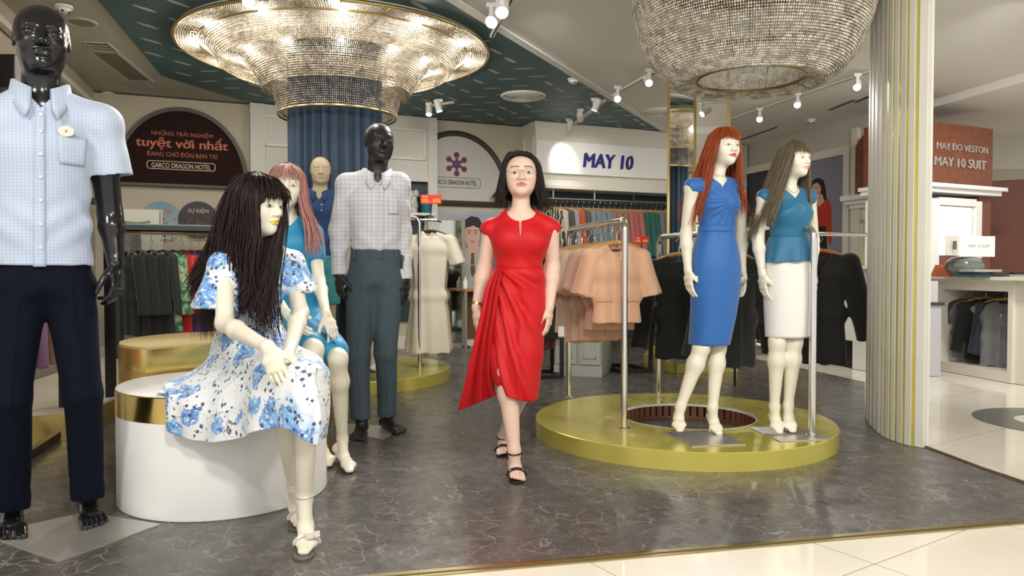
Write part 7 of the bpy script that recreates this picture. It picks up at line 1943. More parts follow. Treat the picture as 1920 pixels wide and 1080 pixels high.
def ring_strip(pts, w, y0, y1, m, name, parent):
    n = len(pts); c = Vector((sum(p[0] for p in pts) / n, 0, sum(p[1] for p in pts) / n)); b = MB()
    inn = []
    for i, p in enumerate(pts):
        a, q = Vector(pts[i - 1]), Vector(pts[(i + 1) % n]); t = (Vector(p) - a).normalized() + (q - Vector(p)).normalized(); t.normalize(); nn = Vector((-t.y, t.x))
        if nn.dot(Vector((c.x, c.z)) - Vector(p)) < 0: nn = -nn
        inn.append((p[0] + nn.x * w, p[1] + nn.y * w))
    vs = [(p[0], y0, p[1]) for p in pts] + [(p[0], y0, p[1]) for p in inn] + [(p[0], y1, p[1]) for p in pts] + [(p[0], y1, p[1]) for p in inn]; fs = []
    for i in range(n):
        j = (i + 1) % n; fs += [(i, j, n + j, n + i), (2 * n + i, 3 * n + i, 3 * n + j, 2 * n + j), (i, 2 * n + i, 2 * n + j, j), (n + i, n + j, 3 * n + j, 3 * n + i)]
    o = mk(name, b.add(vs, fs), m, parent, smooth=False); fixnormals(o); return o
def wall_text(parent, fr, s, pl, pr, ox, oz, yo, m, hpx=None, **kw):
    """lettering whose left and right ends show at pixels pl, pr (x, y, x, y)"""
    xl, zl = fr.p(*pl, yo); xr, zr = fr.p(*pr, yo); h = None
    if hpx: h = abs(fr.p(pl[0], pl[1] - hpx / 2, yo)[1] - fr.p(pl[0], pl[1] + hpx / 2, yo)[1])
    return mk('lettering', shift(textmesh(s, width=xr - xl, height=h, **kw), (xl + xr) / 2 - ox, yo, (zl + zr) / 2 - oz), m, parent, smooth=False)
def pill(parent, fr, tl, br, ox, oz, yo, m, t=.012):
    x0, z1 = fr.p(*tl, yo); x1, z0 = fr.p(*br, yo); zm = (z0 + z1) / 2; h = (z1 - z0) / 2; r = h * .7; pts = []
    for (cx, cz, a0) in ((x1 - r, zm + h - r, 0), (x0 + r, zm + h - r, 90), (x0 + r, zm - h + r, 180), (x1 - r, zm - h + r, 270)):
        for k in range(6): a = R(a0 + 18 * k); pts.append((cx + r * math.cos(a) - ox, cz + r * math.sin(a) - oz))
    ring_strip(pts, t, yo, yo - .004, m, 'outline', parent)
# big dark arch
xA0, xA1 = BW.p(212, 345, -.05)[0], BW.p(466, 355, -.05)[0]; zA0 = BW.p(340, 351, -.05)[1]; zA1 = BW.p(350, 202, -.05)[1]
o = frame_thing('arch_sign', 'dark arched sign with orange Vietnamese lettering on the left wall', 'sign', BW, (xA0 + xA1) / 2, -.002, zA0); oxA, ozA = (xA0 + xA1) / 2, zA0
pts = [(x - oxA, z - ozA) for x, z in arch_poly(xA0, xA1, zA0, zA1, k=.02)]
prism_arch(pts, -.04, 0, M_MAROON, 'board', o); ring_strip(pts, .045, -.065, -.0, M_DARK, 'frame', o)
yo = -.042
wall_text(o, BW, 'NHỮNG TRẢI NGHIỆM', (284, 246), (399, 258), oxA, ozA, yo, M_ORANGE, 12)
wall_text(o, BW, 'tuyệt vời nhất', (255, 264), (427, 275), oxA, ozA, yo, M_ORANGE, 28, bold=.028)
wall_text(o, BW, 'ĐANG CHỜ ĐÓN BẠN TẠI', (275, 287), (407, 295), oxA, ozA, yo, M_ORANGE, 13)
wall_text(o, BW, 'GARCO DRAGON HOTEL', (284, 308), (395, 315), oxA, ozA, yo, M_CREAMT, 9, bold=.012)
pill(o, BW, (275, 300), (404, 322), oxA, ozA, yo, M_CREAMT, .007)
# round pictures under it
def disc(px, py, rpx, lab, m, txt, tm, yo=-.02):
    x, z = BW.p(px, py, yo); r = (BW.p(px + rpx, py, yo)[0] - x); o = frame_thing('round_poster', lab, 'poster', BW, x, 0, z); q = Matrix.Rotation(PI / 2, 4, 'X')
    mk('border', MB().lathe([(.0001, 0), (r, 0), (r, .018), (.0001, .018)], n=48).xf(q), mat('grey_poster_border', (.40, .40, .38), .5), o)
    mk('picture', MB().lathe([(.0001, .020), (r * .95, .020)], n=48).xf(q), m, o)
    mk('lettering', shift(textmesh(txt, width=r * .95, ext=.002, bold=.01), 0, -.021, r * .48), tm, o, smooth=False)
mt = mat('sky_crowd_print', (.3, .45, .5), .5); t = NT(mt); x, y, z = t.xyz(); spk = t.vor(28.0, t.mapping(scale=(1, .01, 1)), 'F1'); sc = t.xyz(t.vor(28.0, t.mapping(scale=(1, .01, 1)), 'F1', 'Color'))
cc = t.mix(t.mapr(z, -.15, .18), (.42, .44, .44), (.16, .32, .38)); crowd = t.math('MULTIPLY', t.mapr(spk, .34, .42, 1, 0), t.mapr(z, .03, .06, 1, 0)); pc = t.mix(t.math('GREATER_THAN', sc[0], .6), (.45, .07, .05), (.05, .05, .07)); t.base(t.mix(crowd, cc, pc))
disc(302, 415, 42, 'round pale blue TOUR poster with a crowd under the dark arch', mt, 'TOUR', mat('coral_lettering', (.50, .13, .08), .5))
mt = mat('dark_event_print', (.05, .03, .03), .5); t = NT(mt); x, y, z = t.xyz(); d = t.vor(24.0, t.mapping(scale=(1, .01, 1)), 'F1'); c = t.mix(t.math('MULTIPLY', t.mapr(d, .2, .3, 1, 0), t.mapr(z, -.02, .02, 1, 0)), (.035, .02, .022), (.40, .03, .03)); t.base(c)
disc(372, 413, 40, 'round dark event poster right of the TOUR poster', mt, 'SỰ KIỆN', M_CREAMT, -.03)
# second arch with emblem
xB0, xB1 = BW.p(818, 380, -.03)[0] - .95, BW.p(952, 392, -.03)[0]; zB0 = BW.p(880, 382, -.03)[1]; zB1 = BW.p(855, 250, -.03)[1]
xB0 = 2 * BW.p(856, 250, -.03)[0] - xB1; xcl = xb + .01
o = frame_thing('arch_sign', 'pale arched sign with a flower emblem on the wall behind the person', 'sign', BW, (xB0 + xB1) / 2, -.002, zB0); oxB, ozB = (xB0 + xB1) / 2, zB0
full = arch_poly(xB0, xB1, zB0, zB1, k=.0)
pts = [(max(x, xcl) - oxB, z - ozB) for x, z in full]
cl = []
for p in pts:
    if not cl or (abs(cl[-1][0] - p[0]) + abs(cl[-1][1] - p[1])) > 1e-4: cl.append(p)
lt = [p for p in cl if p[0] <= xcl - oxB + 1e-6]; ct = max(p[1] for p in lt)
cl = [p for p in cl if p[0] > xcl - oxB + 1e-6]; cl = [(xcl - oxB, 0)] + cl + [(xcl - oxB, ct)]
MPA = mat('pale_sign_board', (.50, .50, .46), .5)
prism_arch(cl, -.028, 0, MPA, 'board', o)
arc_pts = [Vector((p[0], -.03, p[1])) for p in cl if p[1] > .01]; mk('frame', MB().tube(arc_pts, .036, 8).tube([(cl[0][0], -.03, .0), (cl[1][0], -.03, .0)], .036, 8), M_DARK, o)
ex, ez = BW.p(856, 308, -.03)
er = BW.p(877, 308, -.03)[0] - ex; em = MB(); eo = MB()
def petal_pts(sc):
    P = []; 
    for k in range(120):
        a = 2 * PI * k / 120 + PI / 6; r_ = er * (.64 + .36 * math.cos(6 * (a))); r_ = max(r_, er * .38); P.append((r_ * sc * math.cos(a) + ex - oxB, r_ * sc * math.sin(a) + ez - ozB))
    return P
eb = MB()
for nm, s_, y_, m_ in (('emblem_outline', 1.14, -.031, mat('emblem_orange', (.70, .20, .04), .5)), ('emblem', 1.0, -.034, mat('emblem_navy', (.05, .035, .16), .5))):
    b = MB()
    for k in range(6):
        a = PI / 2 + k * PI / 3; c_ = (ex - oxB + er * .78 * math.cos(a), ez - ozB + er * .78 * math.sin(a)); d = Vector((math.cos(a), math.sin(a))); n_ = Vector((-d.y, d.x)); hw = er * .085 * (1 if s_ == 1 else 1.7)
        g = er * (.0 if s_ == 1 else .06)
        b.lathe([(.0001, 0), (er * .22 + g, 0), (er * .22 + g, .003)], n=16); b.v[-48:] = [(c_[0] + v[0], y_ + v[2], c_[1] + v[1]) for v in b.v[-48:]]
        o2 = Vector((ex - oxB, ez - ozB)); p = [o2 + n_ * hw, o2 - n_ * hw, o2 - n_ * hw + d * er * .8, o2 + n_ * hw + d * er * .8]; b.add([(q.x, y_ - .001, q.y) for q in p], [(0, 1, 2, 3)])
    b.lathe([(.0001, 0), (er * .34 * s_, 0), (er * .34 * s_, .003)], n=20); b.v[-60:] = [(ex - oxB + v[0], y_ + v[2], ez - ozB + v[1]) for v in b.v[-60:]]
    mk(nm, b, m_, o, smooth=False)
q = textmesh('QT', width=er * .34, ext=.001); mk('monogram', shift(q, ex - oxB, -.039, ez - ozB), MATS['emblem_orange'], o, smooth=False)
wall_text(o, BW, 'GARCO DRAGON HOTEL', (812, 338), (894, 346), oxB, ozB, -.031, M_DARK, 9, bold=.015)
pill(o, BW, (800, 330), (901, 354), oxB, ozB, -.03, M_DARK, .005)
# poster of a man, below
xp0, zp1 = BW.p(757, 392, -.035); xp1, zp0 = BW.p(950, 655, -.035); xp0 = xb + .02
o = frame_thing('wall_poster', 'large grey blue poster of a man in a pale jacket behind the mirror', 'poster', BW, xp0, 0, zp0); w_, h_ = xp1 - xp0, zp1 - zp0
mp = mat('hazy_sea_print', (.28, .33, .40), .5); t = NT(mp); z = t.xyz()[2]; t.base(t.mix(t.mapr(t.math('ADD', t.math('DIVIDE', z, h_), t.math('MULTIPLY', t.noise(5, 3, t.mapping(scale=(.4, 1, 3))), .25)), .65, 1.15), (.08, .10, .13), (.40, .42, .50)))
mk('print', MB().box(0, -.02, 0, w_, 0, h_), mp, o, smooth=False)
def P2(px, py): a, b_ = BW.p(px, py, -.03); return a - xp0, b_ - zp0
def blob(name, pxs, m, y=-.024):
    pts = [P2(*p) for p in pxs]; b = MB(); n = len(pts); b.add([(p[0], y, p[1]) for p in pts] + [(p[0], -.019, p[1]) for p in pts], [tuple(range(n))] + [(i, (i + 1) % n, n + (i + 1) % n, n + i) for i in range(n)]); mk(name, b, m, o, smooth=False)
def oval(cx, cy, rx, ry, n=22): return [(cx + rx * math.cos(2 * PI * k / n), cy + ry * math.sin(2 * PI * k / n)) for k in range(n)]
MF = mat('printed_skin', (.62, .38, .29), .5); MHb = mat('printed_black', (.015, .013, .014), .5)
blob('printed_jacket', [(868, 470), (880, 462), (896, 460), (912, 470), (924, 500), (926, 640), (866, 640)], mat('printed_cream', (.45, .42, .36), .5), -.0225)
blob('printed_neck', [(878, 455), (898, 455), (897, 470), (886, 478), (878, 470)], MF, -.0232); blob('printed_face', oval(886, 441, 14.5, 24), MF, -.024)
blob('printed_hair', [(869, 442), (868, 425), (872, 412), (884, 405), (898, 408), (904, 420), (903, 440), (899, 428), (888, 423), (874, 427)], MHb, -.0248)
for (ex_, ey_) in ((880, 437), (892, 437)): blob('printed_eye', oval(ex_, ey_, 2.8, 1.0, 10), MHb, -.0248); blob('printed_brow', [(ex_ - 4, ey_ - 5), (ex_ + 4, ey_ - 5.5), (ex_ + 4, ey_ - 4), (ex_ - 4, ey_ - 3.6)], MHb, -.0248)
blob('printed_mouth', oval(886, 453, 4.2, 1.4, 10), mat('printed_lip', (.40, .12, .10), .5), -.0248); blob('printed_tie', [(884, 474), (889, 474), (891, 510), (886, 520), (882, 508)], mat('printed_brown', (.14, .08, .05), .5), -.0248)
# leaning mirror stand
pm = fl(834, 652, 0)
o = thing('standing_mirror', 'tall mirror in a pale frame standing left of the man poster', 'mirror', (pm.x, pm.y, .004), BW.yaw); mh, mw = 1.66, .27
b = MB(); b.box(-mw, -.02, 0, -mw + .04, .02, mh).box(mw - .04, -.02, 0, mw, .02, mh).box(-mw + .04, -.02, mh - .04, mw - .04, .02, mh).box(-mw + .04, -.02, 0, mw - .04, .02, .05); mk('frame', b, mat('champagne_frame', (.42, .40, .33), .35, .6), o, smooth=False)
mk('glass', MB().box(-mw + .04, -.008, .05, mw - .04, .004, mh - .04), mat('grey_green_mirror', (.55, .58, .53), .06, 1.0), o, smooth=False)
mk('foot', MB().box(-mw - .02, -.16, 0, -mw + .04, .16, .02).box(mw - .04, -.16, 0, mw + .02, .16, .02), M_DARK, o, smooth=False)
# small counter under the poster with a box and bottle
pc = fl(884, 652, 0); o = thing('side_table', 'small wooden counter below the man poster', 'table', (pc.x, pc.y, .004), BW.yaw)
mk('tabletop', MB().box(-.16, -.2, .72, .2, .2, .75), mat('amber_wood', (.42, .17, .06), .4), o, smooth=False)
for x in (-.14, .18):
    for y in (-.18, .18): mk('leg', MB().box(x - .015, y - .015, 0, x + .015, y + .015, .72), MATS['champagne_frame'], o, smooth=False)
mk('back_panel', MB().box(-.13, .16, .1, .17, .17, .7), mat('dark_amber_wood', (.16, .07, .03), .5), o, smooth=False)
q = Vector((pc.x, pc.y, .754)) + BW.u * -.08; s_ = mk('bottle', MB().lathe([(.0001, 0), (.03, 0), (.032, .01), (.032, .09), (.012, .115), (.012, .15), (.0001, .15)], n=16).xf(Matrix.Translation(q)), M_WHT); tag(s_, 'small white bottle on the wooden counter below the man poster', 'bottle')
q = Vector((pc.x, pc.y, .754)) + BW.u * .06; bb = MB()
for (a, c) in (((-.1, -.06), (.1, -.06)), ((-.1, .06), (.1, .06)), ((-.1, -.06), (-.1, .06)), ((.1, -.06), (.1, .06))):
    for z in (0.006, .30): bb.cyl((*a, z), (*c, z), .005, 6)
for x in (-.1, .1):
    for y in (-.06, .06): bb.cyl((x, y, 0), (x, y, .305), .005, 6)
s_ = mk('wire_stand', bb.xf(Matrix.Translation(q) @ Matrix.Rotation(BW.yaw, 4, 'Z')), mat('pale_cyan_wire', (.35, .48, .50), .4)); tag(s_, 'pale wire display stand on the wooden counter below the man poster', 'display stand')
# ---- white dresses on a pipe rail
a_ = fl(787, 690, .10); a_.z = 0.104; zt = at(790, 407, a_.y).z; b_ = Vector((a_.x - .55, a_.y - .02, .104))
o, dW = pipe_rack('steel clothes rail carrying white dresses on the low gold platform', a_, b_, .104, .104, zt, r=.017)
MDW = cloth('ivory_crepe', (.70, .66, .55)); MDN = cloth('nude_crepe', (.55, .42, .32))
WD = dict(w=.185, L=1.12, slv=.24, sr=.052, th=.055, res=.010, vdepth=.09, sleeve_flare=1.3, flare=.16, waist=.10, open_=False, amp=.008, slant=.28, ruff=.004)
yW = .10
sale_tag(808, 374, a_.y - .02, .19, 'red sale sign over the white dresses on the rail', .12, .10).children[0]
ss = [ob for ob in col.objects if ob.get('label') == 'red sale sign over the white dresses on the rail'][0]
mk('bracket', MB().cyl((0, .002, -.14), (a_.x + .0 - ss.location.x, a_.y - ss.location.y, zt - ss.location.z), .004, 8), M_BLACK, ss)
arm = at(806, 410, 6.9)
for i, (px, dy, m, nm) in enumerate(((806, .0, MDW, 'front white dress'), (795, .12, MDW, 'second white dress'), (812, .22, MDN, 'nude dress behind the white ones'))):
    q = at(px, 420, a_.y + .05 + dy); q.z = zt - .125
    hang('dress%d' % (i % 2), q, yW + .1 * i, m, 'dress', nm + ' hanging beside the steel upright under the red sale sign', 'dress', None, M_BLACK, 'black hanger of the ' + nm, **WD)
ext = MB().tube([(0, 0, 0), (.34, .12, 0), (.36, .36, 0)], .012, 8); s_ = mk('side_arm', ext.xf(Matrix.Translation(Vector((a_.x - .2, a_.y + .0, zt - .02)) - Vector((a_.x, a_.y, .104)))), M_STEEL, o)
# ---- shelf niche things behind the matt black mannequin
o = frame_thing('wall_shelf', 'narrow shelf in the dark niche behind the matt black mannequin', 'shelf', BW, xat(775), -.12, zat(770, 400, -.1))
mk('board', MB().box(-.32, -.12, -.03, .22, .09, 0), M_CREAM, o, smooth=False)
q = BW.w(xat(768), -.16, zat(770, 400, -.1) + .002); b = MB(); b.lathe([(.0001, 0), (.05, 0), (.07, .1), (.05, .18), (.03, .2)], n=14).ell((-.02, 0, .22), (.05, .05, .06), 10, 8).ell((.04, 0, .24), (.04, .04, .05), 10, 8); s_ = mk('vase', b.xf(Matrix.Translation(q)), mat('marbled_white', (.5, .5, .47), .4, noise=.5, nscale=30)); tag(s_, 'white flower ornament in the dark niche left of the sale sign', 'ornament')
q = BW.w(xat(793), -.16, zat(770, 400, -.1) + .002); s_ = mk('cup', MB().lathe([(.0001, 0), (.065, 0), (.085, .22), (.08, .22), (.06, .01), (.0001, .01)], n=20).xf(Matrix.Translation(q)), mat('teal_glaze', (.01, .14, .18), .3)); tag(s_, 'teal cup shaped box in the dark niche beside the sale sign', 'box')

# ================================================================== left rack with glass shelf
LF = FR(*BW.w(0, -1.15, 0).xy, BW.yaw)
xg0, zg = LF.p(222, 424); xg1, _ = LF.p(470, 430); L_ = xg1 - xg0
o = frame_thing('garment_display', 'black framed clothes display with a glass top shelf on the left', 'clothes rack', LF, (xg0 + xg1) / 2, 0, .004); hz = zg
mk('glass_shelf', MB().box(-L_ / 2, -.22, hz, L_ / 2, .22, hz + .012), mat('green_glass', (.22, .42, .36), .08, alpha=.85), o, smooth=False)
mk('shelf_beam', MB().box(-L_ / 2, -.22, hz - .045, L_ / 2, -.19, hz).box(-L_ / 2, .19, hz - .045, L_ / 2, .22, hz), M_BLACK, o, smooth=False)
mk('hanging_bar', MB().cyl((-L_ / 2, 0, hz - .07), (L_ / 2, 0, hz - .07), .011, 8), M_GOLD, o)
for x in (-L_ / 2, L_ / 2): mk('side_frame', MB().box(x - .02, -.22, 0, x + .02, -.18, hz).box(x - .02, .18, 0, x + .02, .22, hz).box(x - .02, -.18, 0, x + .02, .18, .04), M_BLACK, o, smooth=False)
mk('base_shelf', MB().box(-L_ / 2, -.2, .05, L_ / 2, .2, .08), M_WHITE, o, smooth=False)
mg = cloth('green_print_satin', (.10, .30, .16), .4); t = NT(mg); v = t.noise(14, 4, t.warp(8, .1), .6); t.base(t.mix(t.mapr(v, .42, .50), (.02, .16, .09), t.mix(t.mapr(v, .52, .60), (.18, .42, .24), (.50, .55, .30))))
LG = [(240, MK, 'black', .80), (262, MK, 'black', .82), (283, MK, 'black', .84), (303, cloth('charcoal_cloth', (.02, .022, .022)), 'charcoal', .84), (322, mg, 'green leaf print', .78), (340, cloth('scarlet_satin', (.58, .015, .02), .4), 'scarlet', .82), (356, cloth('violet_satin', (.115, .035, .34), .4), 'violet', .86), (371, cloth('petrol_satin', (.01, .13, .20), .4), 'petrol blue', .72),
      (386, cloth('ochre_satin', (.50, .18, .01), .4), 'ochre', .92), (402, cloth('lime_satin', (.45, .50, .12), .5), 'lime yellow', .92), (420, cloth('rose_satin', (.5, .2, .2), .5), 'rose', .8)]
nms = ['first', 'second', 'third', 'fourth', 'fifth', 'sixth', 'seventh', 'eighth', 'ninth', 'tenth', 'eleventh']
for i, (px, m, c, L) in enumerate(LG):
    x = LF.p(px, 440)[0]; q = LF.w(x, 0, hz - .07 - .165)
    hang('left%d' % (i % 3), q, LF.yaw - R(52) + random.uniform(-.1, .1), m, 'blouse', '%s long sleeve garment, %s from the left under the glass shelf' % (c, nms[i]), 'garment', 'garments under the glass shelf', None, w=.165, L=L - .05 * 0, slv=.55, sr=.048, th=.045, res=.011, vdepth=.08, slant=.14, amp=.007) if False else hang('left%d' % (i % 3) + ('s' if L < .79 else ''), q, LF.yaw - R(52) + random.uniform(-.1, .1), m, 'long_sleeve_top', '%s long sleeve garment, %s from the left under the glass shelf' % (c, nms[i]), 'garment', 'garments under the glass shelf', M_STEEL, 'steel hanger of the %s garment under the glass shelf' % nms[i], w=.165, L=L, slv=.55, sr=.048, th=.045, res=.011, vdepth=.08, slant=.14, amp=.007)
    mk('hanger_neck', MB().tube([(0, 0, .10), (0, 0, .165)], .003, 6), M_STEEL, bpy.data.objects[col.objects[-1].name] if False else [ob for ob in col.objects if ob.get('label') == 'steel hanger of the %s garment under the glass shelf' % nms[i]][0])
q = LF.w(LF.p(252, 408)[0], .05, hz + .014); s_ = mk('storage_box', MB().box(-.22, -.12, 0, .22, .12, .14).xf(Matrix.Translation(q) @ Matrix.Rotation(LF.yaw, 4, 'Z')), mat('pale_box', (.55, .53, .46), .5), bevel=.005); tag(s_, 'long pale box lying on the glass shelf', 'box')
q = LF.w(LF.p(262, 412)[0], -.15, hz + .014); s_ = mk('tool', MB().tube([(-.14, 0, .02), (0, 0, .012), (.1, 0, .03)], .012, 6).xf(Matrix.Translation(q) @ Matrix.Rotation(LF.yaw, 4, 'Z')), mat('olive_plastic', (.20, .24, .12), .5)); tag(s_, 'small olive tool on the glass shelf before the pale box', 'tool')
x, z = BW.p(255, 455, -.04); o = frame_thing('wall_cabinet', 'pale electrical cabinet on the wall behind the left garments', 'cabinet', BW, x, 0, z - .35)
mk('box', MB().box(-.27, -.05, 0, .27, 0, .72), M_PANEL, o, bevel=.004); mk('window', MB().box(-.16, -.056, .2, .05, -.05, .55), mat('grey_window', (.16, .17, .17), .2), o, smooth=False)
# ================================================================== far left: plinth, frame rack, peach clothes
b = MB(); p = [(-3.05, 4.15), (-2.52, 4.42), (-3.02, 7.4), (-3.9, 7.2), (-3.3, 4.2)]
o = thing('display_plinth', 'long low plinth with a cream top and gold side at the far left', 'plinth', (-3.0, 5.5, .004))
M = Matrix.Translation((3.0, -5.5, 0)); mk('base', MB().prism(p, 0, .15).xf(M), M_BRASS, o, smooth=False); mk('top', MB().prism([(x, y) for x, y in p], .15, .165).xf(M), M_TILE, o, smooth=False)
def sq(p0, p1, t=.02): # square tube
    a, c = Vector(p0), Vector(p1); d = c - a; q = d.to_track_quat('Z', 'Y').to_matrix().to_4x4(); return MB().box(-t, -t, 0, t, t, d.length).xf(Matrix.Translation(a) @ q)
o = thing('frame_rack', 'tall black square tube rack behind the tall gloss black mannequin', 'clothes rack', (-2.75, 4.3, .004)); O = Vector((2.75, -4.3, -.004))
pA, pB, pC, pD_ = fl(92, 872), fl(122, 815), fl(208, 792), fl(-60, 940)
for nm, q in (('upright', pB), ('upright', pC), ('upright', pC + Vector((-.10, .20, 0))), ('upright', pD_)):
    mk(nm, sq((q.x, q.y, .004), (q.x, q.y, 1.45), .022).xf(Matrix.Translation(O)), M_BLACK, o, smooth=False)
for (q0, q1, z) in ((pB, pD_, .03), (pB, pC, 1.43), (pB, pD_, 1.43), (pC, pC + Vector((-.10, .20, 0)), .03)):
    mk('rail', sq((q0.x, q0.y, z), (q1.x, q1.y, z), .02).xf(Matrix.Translation(O)), M_BLACK, o, smooth=False)
for i, (px, c, nm, L) in enumerate(((-20, 'peach_crepe', 'peach', .84), (30, 'peach_crepe', 'salmon', .84), (62, 'lilac_crepe', 'lilac', .80), (84, 'peach_crepe', 'bright peach', .90), (94, 'black_suiting', 'black', .6))):
    q0, q1 = pB, pD_; 
    Yv = pB.y + (pD_.y - pB.y) * max(0, (104 - px)) / 165; q = at(px, 300, Yv); q.z = 1.43 - .13
    hang('far%d' % (i % 2), q, -.75, MATS[c], 'dress', nm + ' garment on the far left black rack behind the tall mannequin', 'garment', None, M_WOOD, 'hanger of the ' + nm + ' garment on the far left rack', w=.17, L=L, slv=.30, sr=.05, th=.045, res=.013, vdepth=.06, slant=.2)
# black box of unknown use high at the far left
w_ = at(22, 138, 5.3)
o = mk('black_wall_box', MB().box(w_.x - .22, 5.2, w_.z - .12, w_.x + .085, 5.42, w_.z + .11), M_BLACK, bevel=.006); tag(o, 'black box mounted on the left wall behind the tall mannequin head', 'speaker')
# ================================================================== right side: poster wall, suit shop
xr0, _ = RW.p(1395, 400, -.03); xr1, _ = RW.p(1582, 400, -.03); 
ztp = RW.p(1582, 290, -.03)[1]; zbt = .25
o = frame_thing('wall_poster', 'tall lavender poster of a woman in a red shirt on the right wall', 'poster', RW, xr0, 0, zbt)
w_ = xr1 - xr0; ml = mat('lavender_print', (.24, .235, .30), .5); mk('print', MB().box(0, -.02, 0, w_, 0, ztp - zbt), ml, o, smooth=False)
mk('printed_dark_strip', MB().box(0, -.021, 0, w_ * .42, -.019, (ztp - zbt)), mat('dark_lavender_print', (.055, .05, .07), .5), o, smooth=False)  # darker lavender left part of the poster print
def P3(px, py): a, b2 = RW.p(px, py, -.03); return a - xr0, b2 - zbt
def blob3(name, pxs, m, y=-.024):
    pts = [P3(*p) for p in pxs]; b = MB(); n = len(pts)
    from mathutils.geometry import tessellate_polygon
    tr = tessellate_polygon([[Vector((p[0], p[1], 0)) for p in pts]]); b.add([(p[0], y, p[1]) for p in pts], [tuple(t) for t in tr]); mk(name, b, m, o, smooth=False)
blob3('printed_hair', [(1519, 352), (1523, 338), (1533, 333), (1543, 338), (1547, 352), (1549, 372), (1552, 384), (1540, 380), (1524, 378), (1519, 366)], MHb, -.0225)
blob3('printed_face', oval(1530, 355, 8.5, 14), MF, -.0235); blob3('printed_neck', [(1530, 366), (1541, 364), (1545, 378), (1534, 388), (1528, 378)], MF, -.0232)
blob3('printed_hair_front', [(1520, 350), (1524, 338), (1533, 334), (1541, 340), (1544, 356), (1541, 362), (1538, 350), (1532, 342), (1525, 345)], MHb, -.0245)
blob3('printed_mouth', oval(1529.5, 362.5, 2.4, 1.3, 10), mat('printed_lip', (.4, .1, .1)), -.0245)
for e_ in (1526.5, 1533): blob3('printed_eye', oval(e_, 352, 1.8, .8, 8), MHb, -.0245)
blob3('printed_shirt', [(1522, 384), (1530, 376), (1536, 384), (1543, 374), (1555, 376), (1558, 392), (1559, 452), (1554, 460), (1549, 440), (1548, 424), (1520, 424), (1518, 408), (1522, 396)], mat('printed_red', (.48, .035, .012), .5), -.023)
blob3('printed_trousers', [(1518, 424), (1548, 424), (1550, 470), (1552, 520), (1514, 520)], MHb, -.0228)
fr_ = MB()
for (a, c, d, e) in ((w_, 0, w_ + .10, ztp - zbt + .10), (-.08, ztp - zbt, w_, ztp - zbt + .10), (w_ + .14, -.2, w_ + .24, ztp - zbt + .3)): fr_.box(a, -.05, c, d, 0, e)
for v in range(len(fr_.v)): pass
mk('white_frame', fr_, M_CREAM, o, smooth=False)
# suit shop: left flank with cornice, veneer panel and a lit green window
def rbox(name, tl, br, y0, y1, m, parent, ox, oz, **kw):
    xa2, za2 = RW.p(*tl, y0); xb2, zb2 = RW.p(*br, y0); return mk(name, MB().box(xa2 - ox, y0, zb2 - oz, xb2 - ox, y1, za2 - oz), m, parent, smooth=False, **kw)
x0r = RW.p(1598, 400, -.12)[0]; o = frame_thing('shop_pilaster', 'white pilaster front of the suit shop with a veneer panel left of the fluted column', 'shop front', RW, x0r, -.0, .004)
W_ = .55
mk('panel_above', MB().prism_xz([(.04, 1.90), (W_, 1.90), (W_, 2.62), (.16, 2.62), (.04, 2.50)], -.12, -.01), M_BROWN, o, smooth=False, label='red brown veneer panel')
mk('cornice', MB().box(-.10, -.22, 1.84, W_, 0, 1.90).box(-.06, -.18, 1.79, W_, 0, 1.84).box(-.02, -.15, 1.74, W_, 0, 1.79), M_WHITE, o, smooth=False)
mk('pilaster', MB().box(.0, -.13, 0, .13, 0, 1.74).box(.13, -.10, 1.60, W_, 0, 1.74).box(.13, -.11, 1.56, .17, 0, 1.60).box(.13, -.11, 0, .165, 0, 1.6), M_CREAM, o, smooth=False)
mgw = mat('sunlit_garden_window', (.1, .3, .05), .4); t = NT(mgw); z = t.xyz()[2]; n_ = t.noise(9, 4); cg = t.mix(t.mapr(n_, .4, .6), (.04, .16, .01), (.55, .70, .12)); cg = t.mix(t.mapr(z, 1.1, 1.5), cg, (.25, .25, .16)); t.base((0.02, 0.02, 0.02, 1)); t.put(t.b.inputs['Emission Color'], cg); t.b.inputs['Emission Strength'].default_value = .9
mk('garden_window', MB().box(.17, -.04, .55, W_, -.02, 1.56), mgw, o, smooth=False, label='bright window with green leaves outside')
# low white cabinets left of the column
cb = fl(1598, 692, 0); o = thing('low_cabinet', 'low white cabinet with an open cube left of the fluted column', 'cabinet', (cb.x, cb.y, .004), RW.yaw)
mk('carcass', MB().box(-.5, 0, .28, .0, .45, .85), M_WHITE, o, smooth=False); mk('tower', MB().box(0, 0, 0, .42, .45, .60).box(0, 0, .60, .03, .45, 1.0).box(.39, 0, .60, .42, .45, 1.0).box(0, .02, 1.0, .42, .45, 1.03).box(.03, .42, .6, .39, .45, 1.0), M_WHITE, o, smooth=False)
mk('dark_recess', MB().box(-.5, .05, .0, .0, .40, .27), M_BLACK, o, smooth=False)
mk('wooden_sideboard', MB().box(-2.4, .1, .15, -.52, .5, .75), mat('pale_sideboard_wood', (.50, .40, .28), .45), o, smooth=False)
q = Vector((cb.x, cb.y, 1.04)) + RW.u * .18 + RW.n * .2; s_ = mk('telephone', MB().box(-.09, -.07, 0, .09, .07, .05).ell((0, 0, .07), (.10, .03, .03), 12, 8).xf(Matrix.Translation(q) @ Matrix.Rotation(RW.yaw, 4, 'Z')), mat('red_white_plastic', (.55, .12, .10), .4)); tag(s_, 'small red and white object on top of the low white cabinet', 'object')
